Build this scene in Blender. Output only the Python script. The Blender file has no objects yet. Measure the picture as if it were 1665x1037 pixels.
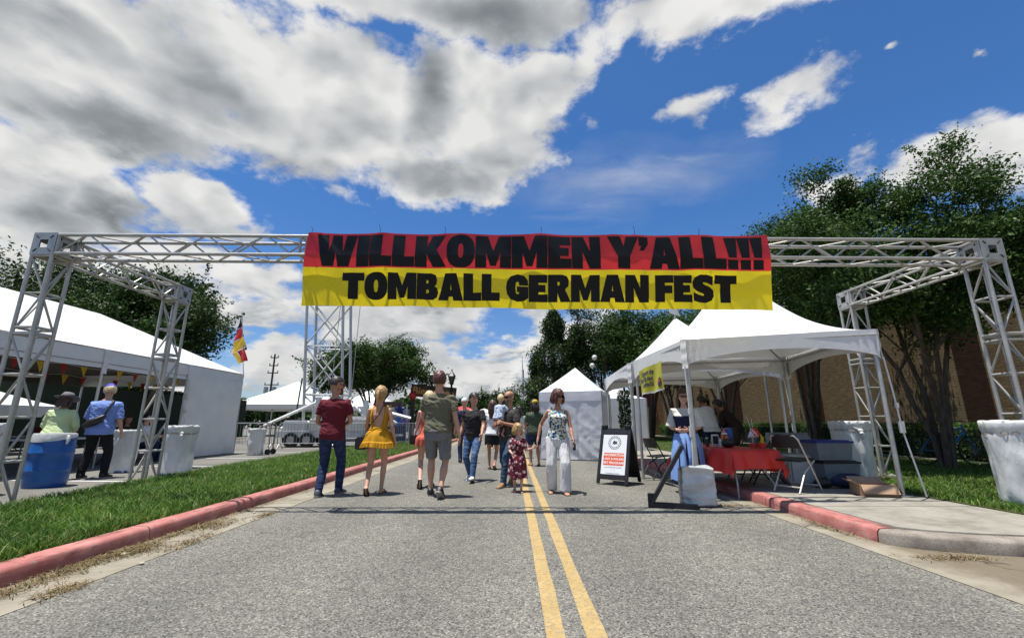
import bpy, bmesh, math, random
import numpy as np
from mathutils import Vector, Matrix, noise as mnoise
random.seed(7); RNG = np.random.default_rng(7)
PI = math.pi; rad = math.radians
S = bpy.context.scene
C = S.collection

# ------------------------------------------------------------------ camera
cam_d = bpy.data.cameras.new('camera'); cam = bpy.data.objects.new('camera', cam_d); C.objects.link(cam)
cam.location = (0, 0, 1.12)
cam.rotation_euler = (rad(90 + 13.34), 0, 0)
cam_d.sensor_width = 36.0; cam_d.lens = 36.0 * 715.0 / 1665.0
cam_d.clip_start = 0.05; cam_d.clip_end = 3000
S.camera = cam

# ------------------------------------------------------------------ light
SUN_DIR = Vector((-0.20, -0.035, 1.0)).normalized()          # towards the sun
SUN_EL = math.asin(SUN_DIR.z); SUN_AZ = math.atan2(SUN_DIR.x, SUN_DIR.y)
sd = bpy.data.lights.new('sun', 'SUN'); so = bpy.data.objects.new('sun', sd); C.objects.link(so)
sd.energy = 5.0; sd.angle = rad(0.53); sd.color = (1.0, 0.955, 0.88)
so.rotation_euler = (-SUN_DIR).to_track_quat('-Z', 'Y').to_euler(); so.location = (0, 0, 30)

vs = S.view_settings
vs.view_transform = 'Standard'; vs.look = 'None'; vs.exposure = 0.46; vs.gamma = 1.0; vs.use_curve_mapping = False
S.render.engine = 'CYCLES'
S.cycles.max_bounces = 6; S.cycles.diffuse_bounces = 3; S.cycles.glossy_bounces = 3
S.cycles.transmission_bounces = 4; S.cycles.transparent_max_bounces = 6
S.cycles.sample_clamp_indirect = 6.0; S.cycles.use_denoising = True
S.cycles.caustics_reflective = False; S.cycles.caustics_refractive = False

# ------------------------------------------------------------------ node helper
class NT:
    def __init__(self, tree): self.t = tree
    def n(self, typ, **kw):
        nd = self.t.nodes.new(typ)
        for k, v in kw.items(): setattr(nd, k, v)
        return nd
    def put(self, sock, v):
        if v is None: return
        if isinstance(v, bpy.types.NodeSocket): self.t.links.new(v, sock)
        else: sock.default_value = v
    def m(self, op, a, b=None, c=None, clamp=False):
        nd = self.n('ShaderNodeMath', operation=op, use_clamp=clamp)
        for i, v in enumerate((a, b, c)): self.put(nd.inputs[i], v)
        return nd.outputs[0]
    def vm(self, op, a, b=None, scale=None):
        nd = self.n('ShaderNodeVectorMath', operation=op)
        self.put(nd.inputs[0], a)
        if b is not None: self.put(nd.inputs[1], b)
        if scale is not None: self.put(nd.inputs['Scale'], scale)
        return nd.outputs['Value'] if op in ('LENGTH', 'DOT_PRODUCT', 'DISTANCE') else nd.outputs[0]
    def mix(self, f, a, b, blend='MIX'):
        nd = self.n('ShaderNodeMix', data_type='RGBA', blend_type=blend)
        self.put(nd.inputs[0], f); self.put(nd.inputs[6], a); self.put(nd.inputs[7], b)
        return nd.outputs[2]
    def noise(self, vec, scale, detail=4, rough=0.5, dist=0.0, typ=None):
        nd = self.n('ShaderNodeTexNoise')
        if typ: nd.noise_type = typ
        if vec is not None: self.put(nd.inputs['Vector'], vec)
        nd.inputs['Scale'].default_value = scale; nd.inputs['Detail'].default_value = detail
        nd.inputs['Roughness'].default_value = rough; nd.inputs['Distortion'].default_value = dist
        return nd
    def ramp(self, f, stops, interp='LINEAR'):
        nd = self.n('ShaderNodeValToRGB'); cr = nd.color_ramp; cr.interpolation = interp
        while len(cr.elements) < len(stops): cr.elements.new(0.5)
        for e, (p, c) in zip(cr.elements, stops):
            e.position = p; e.color = (*c[:3], 1) if len(c) < 4 else c
        self.put(nd.inputs[0], f); return nd.outputs[0]
    def mr(self, v, a, b, c=0.0, d=1.0, smooth=False):
        nd = self.n('ShaderNodeMapRange'); nd.clamp = True
        if smooth: nd.interpolation_type = 'SMOOTHSTEP'
        self.put(nd.inputs[0], v)
        for i, x in enumerate((a, b, c, d)): nd.inputs[i + 1].default_value = x
        return nd.outputs[0]
    def xyz(self, x, y, z):
        nd = self.n('ShaderNodeCombineXYZ')
        for i, v in enumerate((x, y, z)): self.put(nd.inputs[i], v)
        return nd.outputs[0]
    def sep(self, v):
        nd = self.n('ShaderNodeSeparateXYZ'); self.put(nd.inputs[0], v); return nd.outputs

# ------------------------------------------------------------------ sky: physical blue sky with a deck of broken cumulus
W = bpy.data.worlds.new('World'); S.world = W; W.use_nodes = True
wt = W.node_tree; wt.nodes.clear(); k = NT(wt)
_P = rad(13.34)
def azel(u, v):                         # direction of a place in the sky (azimuth, elevation)
    x = u - 832.5; y = 518.5 - v; f = 715.0
    d = Vector((x, f * math.cos(_P) - y * math.sin(_P), f * math.sin(_P) + y * math.cos(_P))).normalized()
    return math.atan2(d.x, d.y), math.asin(d.z)
def blob(u, v, ru, rv, w=1.0):
    a, e = azel(u, v); a2, e1 = azel(u + ru, v); a3, e2 = azel(u, v - rv)
    a4, e4 = azel(u - ru, v); a5, e5 = azel(u, v + rv)
    return (a, e, max(abs(a2 - a4) / 2, .01), max(abs(e2 - e5) / 2, .008), w)
CLOUDS = [blob(*b) for b in [
    (90, 90, 470, 230, 1.25), (500, 150, 330, 170, 1.25), (760, 180, 200, 120, 1.1), (720, 285, 190, 60, .9), (720, 5, 420, 70, 1.2),
    (1140, 10, 300, 62, 1.0), (80, 330, 330, 110, 1.1), (330, 335, 135, 58, 1.0), (890, 120, 100, 70, .9), (840, 240, 90, 70, .8),
    (410, 470, 140, 75, .95), (250, 450, 120, 70, .85), (650, 520, 200, 50, .95), (760, 605, 210, 66, .95), (935, 545, 110, 70, .98), (860, 570, 70, 50, .8),
    (470, 600, 95, 60, .95), (560, 600, 150, 60, .8), (1112, 168, 66, 42, .56), (1258, 182, 95, 38, .47),
    (1600, 268, 190, 72, 1.0), (1360, 290, 110, 40, .62), (1000, 480, 80, 40, .6), (970, 190, 42, 40, .4),
    (1423, 92, 18, 11, .45), (1600, 96, 24, 15, .45), (60, 450, 150, 60, .9), (150, 640, 300, 60, .8), (640, 650, 170, 45, .8), (900, 640, 150, 50, .85), (1000, 560, 60, 40, .7), (560, 500, 110, 40, .8), (330, 410, 160, 40, .85)]]
SHADE = [blob(*b) for b in [
    (190, 215, 250, 62, 1.0), (60, 30, 330, 60, .62), (340, 130, 150, 70, .62), (700, 150, 62, 120, 1.0), (800, 20, 180, 62, .9), (610, 60, 90, 60, .55), (480, 255, 170, 34, .5),
    (720, 290, 140, 38, .62), (210, 345, 130, 36, .72), (60, 330, 120, 60, .5), (640, 548, 150, 22, .5), (430, 525, 130, 22, .45), (790, 655, 190, 22, .6),
    (960, 22, 120, 34, .5), (820, 262, 60, 40, .4), (1590, 290, 130, 30, .3), (280, 60, 160, 70, .5), (60, 200, 120, 60, .6), (840, 630, 120, 16, .7), (700, 500, 120, 14, .5), (560, 545, 150, 14, .5), (930, 560, 70, 14, .5), (420, 500, 90, 14, .4), (850, 585, 100, 12, .5)]]
d = k.n('ShaderNodeTexCoord').outputs['Generated']
dx, dy, dz = k.sep(d)
az = k.m('ARCTAN2', dx, dy); el = k.m('ARCSINE', dz)
zz = k.m('ADD', k.m('MAXIMUM', dz, 0.0), 0.22)
pl = k.xyz(k.m('DIVIDE', dx, zz), k.m('DIVIDE', dy, zz), k.m('MULTIPLY', dz, 1.2))     # the deck seen in perspective
w1 = k.vm('SUBTRACT', k.noise(pl, 2.2, 3, .55).outputs['Color'], (.5, .5, .5))
w2 = k.vm('SUBTRACT', k.noise(pl, 9.0, 4, .6).outputs['Color'], (.5, .5, .5))
aw = k.vm('ADD', k.xyz(az, el, 0.0), k.vm('ADD', k.vm('SCALE', w1, scale=.20), k.vm('SCALE', w2, scale=.07)))
aw = k.vm('MULTIPLY', aw, (1, 1, 0))
def blobs(vec, items, first):
    tot = first
    for (a, e, ra, re, w) in items:
        q = k.vm('MULTIPLY', k.vm('SUBTRACT', vec, (a, e, 0)), (1 / ra, 1 / re, 0))
        tot = k.m('MAXIMUM', tot, k.m('MULTIPLY_ADD', k.vm('LENGTH', q), -w, w))
    return tot
# the rest of the sky (beside, behind, overhead) carries the same kind of broken cloud
low = k.mr(k.noise(pl, .9, 3, .5).outputs[0], .44, .62, -.9, 1.0)
aside = k.m('MAXIMUM', k.mr(k.m('ABSOLUTE', az), .95, 1.25), k.mr(el, .86, 1.05))
base = k.m('MULTIPLY_ADD', aside, k.m('ADD', low, 1.0), -1.0)
bl = blobs(aw, CLOUDS, base)
def puff(vec, detail, fine):
    a = k.noise(vec, 5.0, detail, .58, .15).outputs[0]
    v = k.n('ShaderNodeTexVoronoi'); v.feature = 'SMOOTH_F1'; v.inputs['Scale'].default_value = 7.5
    v.inputs['Detail'].default_value = fine; v.inputs['Roughness'].default_value = .5; v.inputs['Smoothness'].default_value = .6; v.normalize = True
    k.put(v.inputs['Vector'], k.vm('ADD', vec, k.vm('SCALE', w2, scale=.10)))
    return k.m('MULTIPLY_ADD', v.outputs['Distance'], -.60, k.m('ADD', a, .16))
pd = k.vm('MULTIPLY', d, (1.15, 1.15, 1.5))
n0 = puff(pd, 9, 2.5)
s0 = puff(pd, 2.6, .6)
s1 = puff(k.vm('ADD', pd, (-.012, .0, .055)), 2.6, .6)
fz = k.noise(pd, 26.0, 6, .68, .3).outputs[0]
dens = k.m('ADD', k.m('MULTIPLY', k.m('MINIMUM', bl, .75), 1.05), k.m('ADD', k.m('MULTIPLY', k.m('SUBTRACT', n0, .53), 1.8), k.m('MULTIPLY', k.m('SUBTRACT', fz, .5), .55)))
alpha = k.mr(dens, -.05, .40, 0, 1, True)
dk = blobs(aw, SHADE, k.m('MULTIPLY', aside, k.mr(low, .2, 1.2, 0.0, .7)))
dk = k.mr(k.m('ADD', dk, k.m('MULTIPLY', k.m('SUBTRACT', k.noise(pd, 2.4, 4, .5).outputs[0], .5), .55)), -.25, .95, 0, 1, True)
relief = k.m('MULTIPLY', k.m('SUBTRACT', s0, s1), 1.7)
thick = k.mr(dens, .1, 1.1)
lum = k.m('ADD', k.m('MULTIPLY_ADD', thick, -.16, .88), relief)
lum = k.m('ADD', lum, k.m('MULTIPLY', k.m('SUBTRACT', n0, s0), .30))
lum = k.mr(lum, .10, 1.0, .24, .95)
lum = k.m('MULTIPLY', lum, k.m('MULTIPLY_ADD', dk, -.66, 1.0))
ccol = k.mix(k.mr(lum, .2, .8), (.90, .99, 1.08, 1), (1.0, .995, .985, 1))
ccol = k.vm('SCALE', ccol, scale=lum)
wisp = k.m('MULTIPLY', k.mr(blobs(aw, [blob(1010, 300, 230, 80, 1.0), blob(1100, 265, 120, 22, .9), blob(960, 350, 120, 60, .8)], -1.0), 0, 1), k.mr(k.noise(k.vm('MULTIPLY', pl, (1, 3, 1)), 2.5, 6, .6, .6).outputs[0], .3, .8))
hz = k.mr(dz, 0.0, .30, .26, 0.0)
sky = k.n('ShaderNodeTexSky', sky_type='NISHITA', sun_disc=False, sun_elevation=SUN_EL, sun_rotation=SUN_AZ,
          altitude=50, air_density=1.0, dust_density=.6, ozone_density=2.2)
skyc = k.mix(1.0, sky.outputs[0], k.ramp(k.m('MAXIMUM', dz, 0.0), [(0, (.80, .86, 1.0)), (.12, (.66, .84, 1.1)), (.42, (.44, .80, 1.18))]), 'MULTIPLY')
bg1 = k.n('ShaderNodeBackground'); k.put(bg1.inputs[0], skyc); bg1.inputs[1].default_value = 0.084
bg2 = k.n('ShaderNodeBackground'); k.put(bg2.inputs[0], ccol); bg2.inputs[1].default_value = 0.68
ms = k.n('ShaderNodeMixShader')
k.put(ms.inputs[0], k.m('MAXIMUM', alpha, k.m('MULTIPLY', wisp, .5)))
k.put(ms.inputs[1], bg1.outputs[0]); k.put(ms.inputs[2], bg2.outputs[0])
wo = k.n('ShaderNodeOutputWorld'); k.put(wo.inputs[0], ms.outputs[0])
W.cycles.sampling_method = 'MANUAL'; W.cycles.sample_map_resolution = 512

# ------------------------------------------------------------------ materials
MATS = {}
def mat(name, col, rough=.6, metal=0.0, vary=.12, vs_=6.0, bump=0.0, bs=60.0, spec=.5, col2=None, trans=0.0, sheen=0.0, alpha=None, coord='Object'):
    if name in MATS: return MATS[name]
    m = bpy.data.materials.new(name); m.use_nodes = True; MATS[name] = m
    k = NT(m.node_tree); b = m.node_tree.nodes['Principled BSDF']; out = m.node_tree.nodes['Material Output']
    tc = k.n('ShaderNodeTexCoord').outputs[coord]
    c = (*col, 1); c2 = (*col2, 1) if col2 else tuple(min(1, x * (1 - vary)) for x in col) + (1,)
    hi = c if col2 else tuple(min(1, x * (1 + vary)) for x in col) + (1,)
    f = k.mr(k.noise(tc, vs_, 5, .6).outputs[0], .3, .7)
    cc = k.mix(f, c2, hi)
    k.put(b.inputs['Base Color'], cc)
    b.inputs['Roughness'].default_value = rough; b.inputs['Metallic'].default_value = metal
    b.inputs['Specular IOR Level'].default_value = spec
    if sheen: b.inputs['Sheen Weight'].default_value = sheen
    if bump:
        bn = k.n('ShaderNodeBump'); bn.inputs['Strength'].default_value = bump; bn.inputs['Distance'].default_value = .01
        k.put(bn.inputs['Height'], k.noise(tc, bs, 4, .6).outputs[0]); k.put(b.inputs['Normal'], bn.outputs[0])
    if trans:
        tr = k.n('ShaderNodeBsdfTranslucent'); k.put(tr.inputs[0], cc)
        mx = k.n('ShaderNodeMixShader'); mx.inputs[0].default_value = trans
        k.put(mx.inputs[1], b.outputs[0]); k.put(mx.inputs[2], tr.outputs[0]); k.put(out.inputs[0], mx.outputs[0])
    return m
def mat_node(name, fn, rough=.7, spec=.4, trans=0.0, metal=0.0):
    """material whose colour (and optional height) come from fn(k, object coords)"""
    if name in MATS: return MATS[name]
    m = bpy.data.materials.new(name); m.use_nodes = True; MATS[name] = m
    k = NT(m.node_tree); b = m.node_tree.nodes['Principled BSDF']; out = m.node_tree.nodes['Material Output']
    r = fn(k, k.n('ShaderNodeTexCoord').outputs['Object'])
    col, h, hs, hd = (r if isinstance(r, tuple) else (r, None, 0, 0))
    k.put(b.inputs['Base Color'], col); b.inputs['Roughness'].default_value = rough
    b.inputs['Specular IOR Level'].default_value = spec; b.inputs['Metallic'].default_value = metal
    if h is not None:
        bn = k.n('ShaderNodeBump'); bn.inputs['Strength'].default_value = hs; bn.inputs['Distance'].default_value = hd
        k.put(bn.inputs['Height'], h); k.put(b.inputs['Normal'], bn.outputs[0])
    if trans:
        tr = k.n('ShaderNodeBsdfTranslucent'); k.put(tr.inputs[0], col)
        mx = k.n('ShaderNodeMixShader'); mx.inputs[0].default_value = trans
        k.put(mx.inputs[1], b.outputs[0]); k.put(mx.inputs[2], tr.outputs[0]); k.put(out.inputs[0], mx.outputs[0])
    return m

# ------------------------------------------------------------------ mesh builder
def V(*a): return Vector(a)
def frame(t):
    t = t.normalized(); a = Vector((0, 0, 1)) if abs(t.z) < .9 else Vector((0, 1, 0))
    x = t.cross(a).normalized(); return x, t.cross(x).normalized()
class MB:
    def __init__(s): s.v = []; s.f = []
    def add(s, vs_, fs):
        o = len(s.v); s.v += [tuple(p) for p in vs_]; s.f += [tuple(i + o for i in f) for f in fs]; return s
    def box(s, c, sz, rz=0.0, R=None):
        R = R or Matrix.Rotation(rz, 3, 'Z'); c = Vector(c); h = [x / 2 for x in sz]
        vv = [c + R @ Vector((sx * h[0], sy * h[1], sz_ * h[2])) for sz_ in (-1, 1) for sx, sy in ((-1, -1), (1, -1), (1, 1), (-1, 1))]
        return s.add(vv, [(3, 2, 1, 0), (4, 5, 6, 7), (0, 1, 5, 4), (1, 2, 6, 5), (2, 3, 7, 6), (3, 0, 4, 7)])
    def rings(s, rr, cap=True, closed=True):
        n = len(rr[0]); vv = [p for r in rr for p in r]; ff = []
        for i in range(len(rr) - 1):
            for j in range(n if closed else n - 1):
                a = i * n + j; b = i * n + (j + 1) % n; ff.append((a, b, b + n, a + n))
        if cap:
            ff.append(tuple(range(n - 1, -1, -1))); ff.append(tuple(range((len(rr) - 1) * n, len(rr) * n)))
        return s.add(vv, ff)
    def tube(s, p0, p1, r, r2=None, n=8):
        p0 = Vector(p0); p1 = Vector(p1); x, y = frame(p1 - p0); r2 = r if r2 is None else r2
        return s.rings([[p + (x * math.cos(2 * PI * i / n) + y * math.sin(2 * PI * i / n)) * q for i in range(n)] for p, q in ((p0, r), (p1, r2))])
    def path(s, pts, r, n=8, cap=True, round_=False):
        pts = [Vector(p) for p in pts]; N = len(pts); rs = [r] * N if not isinstance(r, (list, tuple)) else list(r)
        rr = []; px = None
        for i, p in enumerate(pts):
            t = (pts[min(i + 1, N - 1)] - pts[max(i - 1, 0)]).normalized()
            if px is None: x, y = frame(t)
            else:
                x = (px - t * px.dot(t)); x = x.normalized() if x.length > 1e-6 else frame(t)[0]; y = t.cross(x).normalized()
            px = x; q = rs[i]; qa, qb = (q if isinstance(q, (list, tuple)) else (q, q))
            ring = [p + x * qa * math.cos(2 * PI * j / n) + y * qb * math.sin(2 * PI * j / n) for j in range(n)]
            if round_ and i == 0:
                q0 = qa
                rr.append([p - t * q0 * .9 + (w - p) * .25 for w in ring]); rr.append([p - t * q0 * .55 + (w - p) * .75 for w in ring])
            rr.append(ring)
            if round_ and i == N - 1:
                rr.append([p + t * qa * .55 + (w - p) * .75 for w in ring]); rr.append([p + t * qa * .9 + (w - p) * .25 for w in ring])
        return s.rings(rr, cap)
    def lathe(s, prof, n=24, c=(0, 0, 0), cap=True, fn=None):
        c = Vector(c); rr = []
        for (r, z) in prof:
            rr.append([c + Vector((r * math.cos(2 * PI * i / n), r * math.sin(2 * PI * i / n), z)) * 1.0 for i in range(n)])
        if fn: rr = [[fn(p, i, j) for j, p in enumerate(r)] for i, r in enumerate(rr)]
        return s.rings(rr, cap)
    def ell(s, c, rad_, n=12, m=8, R=None):
        c = Vector(c); R = R or Matrix.Identity(3); rr = []
        for i in range(1, m):
            th = PI * i / m
            rr.append([c + R @ Vector((rad_[0] * math.sin(th) * math.cos(2 * PI * j / n), rad_[1] * math.sin(th) * math.sin(2 * PI * j / n), -rad_[2] * math.cos(th))) for j in range(n)])
        o = len(s.v); s.rings(rr, False); t = len(s.v)
        s.v += [tuple(c + R @ Vector((0, 0, -rad_[2]))), tuple(c + R @ Vector((0, 0, rad_[2])))]
        for j in range(n):
            s.f.append((t, o + (j + 1) % n, o + j)); b = o + (m - 2) * n; s.f.append((t + 1, b + j, b + (j + 1) % n))
        return s
    def sheet(s, fn, nu, nv):
        vv = [fn(i / nu, j / nv) for j in range(nv + 1) for i in range(nu + 1)]
        return s.add(vv, [(j * (nu + 1) + i, j * (nu + 1) + i + 1, (j + 1) * (nu + 1) + i + 1, (j + 1) * (nu + 1) + i) for j in range(nv) for i in range(nu)])
    def prism(s, poly, a, b):                 # polygon (x, y) from z=a to z=b
        n = len(poly)
        return s.add([(x, y, a) for x, y in poly] + [(x, y, b) for x, y in poly],
                     [tuple(range(n - 1, -1, -1)), tuple(range(n, 2 * n))] + [(i, (i + 1) % n, n + (i + 1) % n, n + i) for i in range(n)])
    def mesh(s, name, bevel=0.0, sharp=40, solid=0.0):
        me = bpy.data.meshes.new(name); me.from_pydata(s.v, [], s.f)
        if bevel or solid:
            bm = bmesh.new(); bm.from_mesh(me)
            if solid:
                bmesh.ops.recalc_face_normals(bm, faces=bm.faces)
                bmesh.ops.solidify(bm, geom=bm.faces[:], thickness=solid)
            if bevel:
                bmesh.ops.bevel(bm, geom=[e for e in bm.edges if len(e.link_faces) == 2 and e.calc_face_angle(0) > .5], offset=bevel, segments=2, affect='EDGES', clamp_overlap=True)
            bm.to_mesh(me); bm.free()
        if sharp is not None:
            me.shade_smooth() if hasattr(me, 'shade_smooth') else None
            me.set_sharp_from_angle(angle=rad(sharp))
        me.update(); return me
    def build(s, name, m, parent=None, world=False, **kw):
        if world and parent is not None:
            o = wloc(parent); s.v = [(a - o[0], b - o[1], c - o[2]) for a, b, c in s.v]
        return obj(name, s.mesh(name, **kw), m, parent)
def wloc(o):
    l = Vector((0, 0, 0))
    while o is not None: l = l + o.location; o = o.parent
    return l
def obj(name, me, m, parent=None):
    o = bpy.data.objects.new(name, me); C.objects.link(o)
    if m is not None:
        if not me.materials: me.materials.append(m)
    if parent is not None: o.parent = parent
    return o
def tag(o, label=None, cat=None, group=None, kind=None):
    if label: o['label'] = label
    if cat: o['category'] = cat
    if group: o['group'] = group
    if kind: o['kind'] = kind
    return o
def thing(name, label, cat, loc=(0, 0, 0), rz=0.0, group=None):
    o = bpy.data.objects.new(name, None); C.objects.link(o); o.location = loc; o.rotation_euler = (0, 0, rz)
    o.empty_display_size = .1
    return tag(o, label, cat, group)
def copy_tree(o, parent=None):
    c = o.copy(); C.objects.link(c); c.parent = parent
    for ch in list(o.children): copy_tree(ch, c)
    return c
_ROD = {}
def rod(name, p0, p1, r, m, parent, n=8):
    key = (m.name, n)
    if key not in _ROD:
        b = MB(); b.tube((0, 0, 0), (0, 0, 1), 1, n=n); me = b.mesh(name); me.materials.append(m); _ROD[key] = me
    o = bpy.data.objects.new(name, _ROD[key]); C.objects.link(o); o.parent = parent
    p0 = Vector(p0); p1 = Vector(p1); q = wloc(parent); dv = p1 - p0
    o.location = p0 - q; o.rotation_mode = 'QUATERNION'; o.rotation_quaternion = dv.to_track_quat('Z', 'Y'); o.scale = (r, r, dv.length)
    return o
def mesh_np(name, verts, faces, m):           # verts (N,3), faces (M,k)
    me = bpy.data.meshes.new(name); verts = np.asarray(verts, np.float32); faces = np.asarray(faces, np.int32); kk = faces.shape[1]
    me.vertices.add(len(verts)); me.vertices.foreach_set('co', verts.ravel())
    me.loops.add(faces.size); me.loops.foreach_set('vertex_index', faces.ravel())
    me.polygons.add(len(faces)); me.polygons.foreach_set('loop_start', np.arange(0, faces.size, kk, dtype=np.int32))
    me.polygons.foreach_set('loop_total', np.full(len(faces), kk, np.int32)) if False else None
    me.update(calc_edges=True); me.validate()
    if m: me.materials.append(m)
    return me
def evaluated(me, mods):
    o = bpy.data.objects.new('tmp', me); C.objects.link(o)
    for typ, kw in mods:
        md = o.modifiers.new('m', typ)
        for a, b in kw.items(): setattr(md, a, b)
    dg = bpy.context.evaluated_depsgraph_get(); dg.update()
    r = bpy.data.meshes.new_from_object(o.evaluated_get(dg))
    bpy.data.objects.remove(o); bpy.data.meshes.remove(me)
    return r
def remesh(mb, voxel, smooth=2, deci=1.0):
    me = bpy.data.meshes.new('t'); me.from_pydata(mb.v, [], mb.f)
    bm = bmesh.new(); bm.from_mesh(me); bmesh.ops.recalc_face_normals(bm, faces=bm.faces); bm.to_mesh(me); bm.free()
    mods = [('REMESH', dict(mode='VOXEL', voxel_size=voxel, use_smooth_shade=True))]
    if smooth: mods.append(('SMOOTH', dict(factor=.5, iterations=smooth)))
    if deci < 1: mods.append(('DECIMATE', dict(ratio=deci)))
    return evaluated(me, mods)
def displace(me, fn):
    n = len(me.vertices); co = np.empty(n * 3, np.float32); no = np.empty(n * 3, np.float32)
    me.vertices.foreach_get('co', co); me.vertex_normals.foreach_get('vector', no)
    co = co.reshape(-1, 3); no = no.reshape(-1, 3)
    dsp = np.array([fn(Vector(map(float, p))) for p in co], np.float32)
    co += no * dsp[:, None]; me.vertices.foreach_set('co', co.ravel()); me.update()

# ------------------------------------------------------------------ block letters of the banner (units of cap height)
def _sup(cx, cy, rx, ry, e=.8, n=28):
    return [(cx + rx * math.copysign(abs(math.cos(t)) ** e, math.cos(t)), cy + ry * math.copysign(abs(math.sin(t)) ** e, math.sin(t))) for t in [2 * PI * i / n for i in range(n)]]
GL = {
 'W': (1.45, [[(0,1),(.38,1),(.48,.42),(.58,1),(.88,1),(.98,.42),(1.08,1),(1.45,1),(1.2,0),(.82,0),(.73,.5),(.64,0),(.26,0)]]),
 'I': (.42, [[(0,0),(0,1),(.42,1),(.42,0)]]),
 'L': (.78, [[(0,0),(0,1),(.4,1),(.4,.28),(.78,.28),(.78,0)]]),
 'K': (1.1, [[(0,0),(0,1),(.4,1),(.4,.62),(.62,1),(1.06,1),(.74,.54),(1.1,0),(.66,0),(.4,.42),(.4,0)]]),
 'O': (1.0, [_sup(.5,.5,.5,.52), _sup(.5,.5,.12,.26)]),
 'M': (1.28, [[(0,0),(0,1),(.42,1),(.64,.48),(.86,1),(1.28,1),(1.28,0),(.91,0),(.91,.5),(.73,.06),(.55,.06),(.37,.5),(.37,0)]]),
 'E': (.82, [[(0,0),(0,1),(.8,1),(.8,.74),(.4,.74),(.4,.62),(.72,.62),(.72,.38),(.4,.38),(.4,.26),(.82,.26),(.82,0)]]),
 'N': (1.02, [[(0,0),(0,1),(.4,1),(.66,.5),(.66,1),(1.02,1),(1.02,0),(.64,0),(.36,.54),(.36,0)]]),
 'Y': (1.08, [[(0,1),(.43,1),(.55,.66),(.67,1),(1.08,1),(.74,.36),(.74,0),(.34,0),(.34,.36)]]),
 "'": (.3, [[(0,1),(.3,1),(.3,.78),(.14,.58),(.02,.58),(.1,.74),(0,.74)]]),
 'A': (1.08, [[(0,0),(.3,1),(.78,1),(1.08,0),(.68,0),(.64,.16),(.43,.16),(.39,0)], [(.48,.38),(.6,.38),(.54,.66)]]),
 '!': (.42, [[(0,1),(.42,1),(.34,.36),(.08,.36)], [(.04,0),(.04,.26),(.38,.26),(.38,0)]]),
 'T': (.95, [[(0,1),(.95,1),(.95,.72),(.68,.72),(.68,0),(.27,0),(.27,.72),(0,.72)]]),
 'B': (.92, [[(0,0),(0,1),(.62,1),(.82,.93),(.87,.76),(.84,.62),(.74,.53),(.88,.44),(.92,.28),(.87,.1),(.7,0)], [(.38,.61),(.38,.78),(.48,.78),(.52,.74),(.52,.65),(.48,.61)], [(.38,.22),(.38,.4),(.5,.4),(.55,.36),(.55,.26),(.5,.22)]]),
 'G': (.98, [[(.98,.62),(.6,.62),(.58,.74),(.48,.77),(.4,.7),(.38,.5),(.4,.3),(.48,.23),(.58,.26),(.6,.36),(.5,.36),(.5,.54),(.98,.54),(.98,.14),(.8,.03),(.5,-.01),(.2,.07),(.04,.27),(0,.5),(.04,.73),(.2,.93),(.5,1.01),(.8,.95),(.95,.8)]]),
 'R': (.98, [[(0,0),(0,1),(.62,1),(.82,.94),(.9,.8),(.88,.6),(.72,.46),(.98,0),(.56,0),(.42,.36),(.38,.36),(.38,0)], [(.38,.59),(.38,.77),(.48,.77),(.53,.73),(.53,.63),(.48,.59)]]),
 'F': (.8, [[(0,0),(0,1),(.8,1),(.8,.74),(.4,.74),(.4,.6),(.74,.6),(.74,.34),(.4,.34),(.4,0)]]),
 'S': (.92, [[(.86,.95),(.86,.66),(.62,.75),(.45,.77),(.4,.71),(.5,.64),(.75,.56),(.9,.44),(.92,.24),(.82,.08),(.58,-.01),(.3,0),(.04,.06),(.04,.36),(.28,.26),(.48,.23),(.54,.29),(.44,.36),(.18,.45),(.03,.56),(0,.76),(.1,.92),(.32,1.01),(.6,1.01)]]),
}
def curve_mesh(loops, off=0.0):
    cu = bpy.data.curves.new('c', 'CURVE'); cu.dimensions = '2D'; cu.fill_mode = 'BOTH'
    for lp in loops:
        sp = cu.splines.new('POLY'); sp.points.add(len(lp) - 1)
        for p, (x, y) in zip(sp.points, lp): p.co = (x, y, 0, 1)
        sp.use_cyclic_u = True
    o = bpy.data.objects.new('t', cu); C.objects.link(o)
    dg = bpy.context.evaluated_depsgraph_get(); dg.update()
    me = bpy.data.meshes.new_from_object(o.evaluated_get(dg)); bpy.data.objects.remove(o); bpy.data.curves.remove(cu)
    return me
def text_mesh(txt, size, off=0.0, align='CENTER'):
    cu = bpy.data.curves.new('t', 'FONT'); cu.body = txt; cu.size = size; cu.offset = off; cu.align_x = align; cu.resolution_u = 3
    o = bpy.data.objects.new('t', cu); C.objects.link(o)
    dg = bpy.context.evaluated_depsgraph_get(); dg.update()
    me = bpy.data.meshes.new_from_object(o.evaluated_get(dg)); bpy.data.objects.remove(o); bpy.data.curves.remove(cu)
    return me
def grow(lp, d):                              # move every edge of a closed outline outwards by d (mitred corners)
    n = len(lp); ar = sum(lp[i][0] * lp[(i + 1) % n][1] - lp[(i + 1) % n][0] * lp[i][1] for i in range(n)); s = 1 if ar > 0 else -1; out = []
    for i in range(n):
        p, q, r = Vector(lp[i - 1]), Vector(lp[i]), Vector(lp[(i + 1) % n]); a = (q - p).normalized(); c = (r - q).normalized()
        n1 = Vector((a.y, -a.x)) * s; n2 = Vector((c.y, -c.x)) * s; m = n1 + n2
        m = m / max(.35, m.dot(n1)) if m.length > 1e-4 else n1
        out.append((q.x + m.x * d, q.y + m.y * d))
    return out
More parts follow.
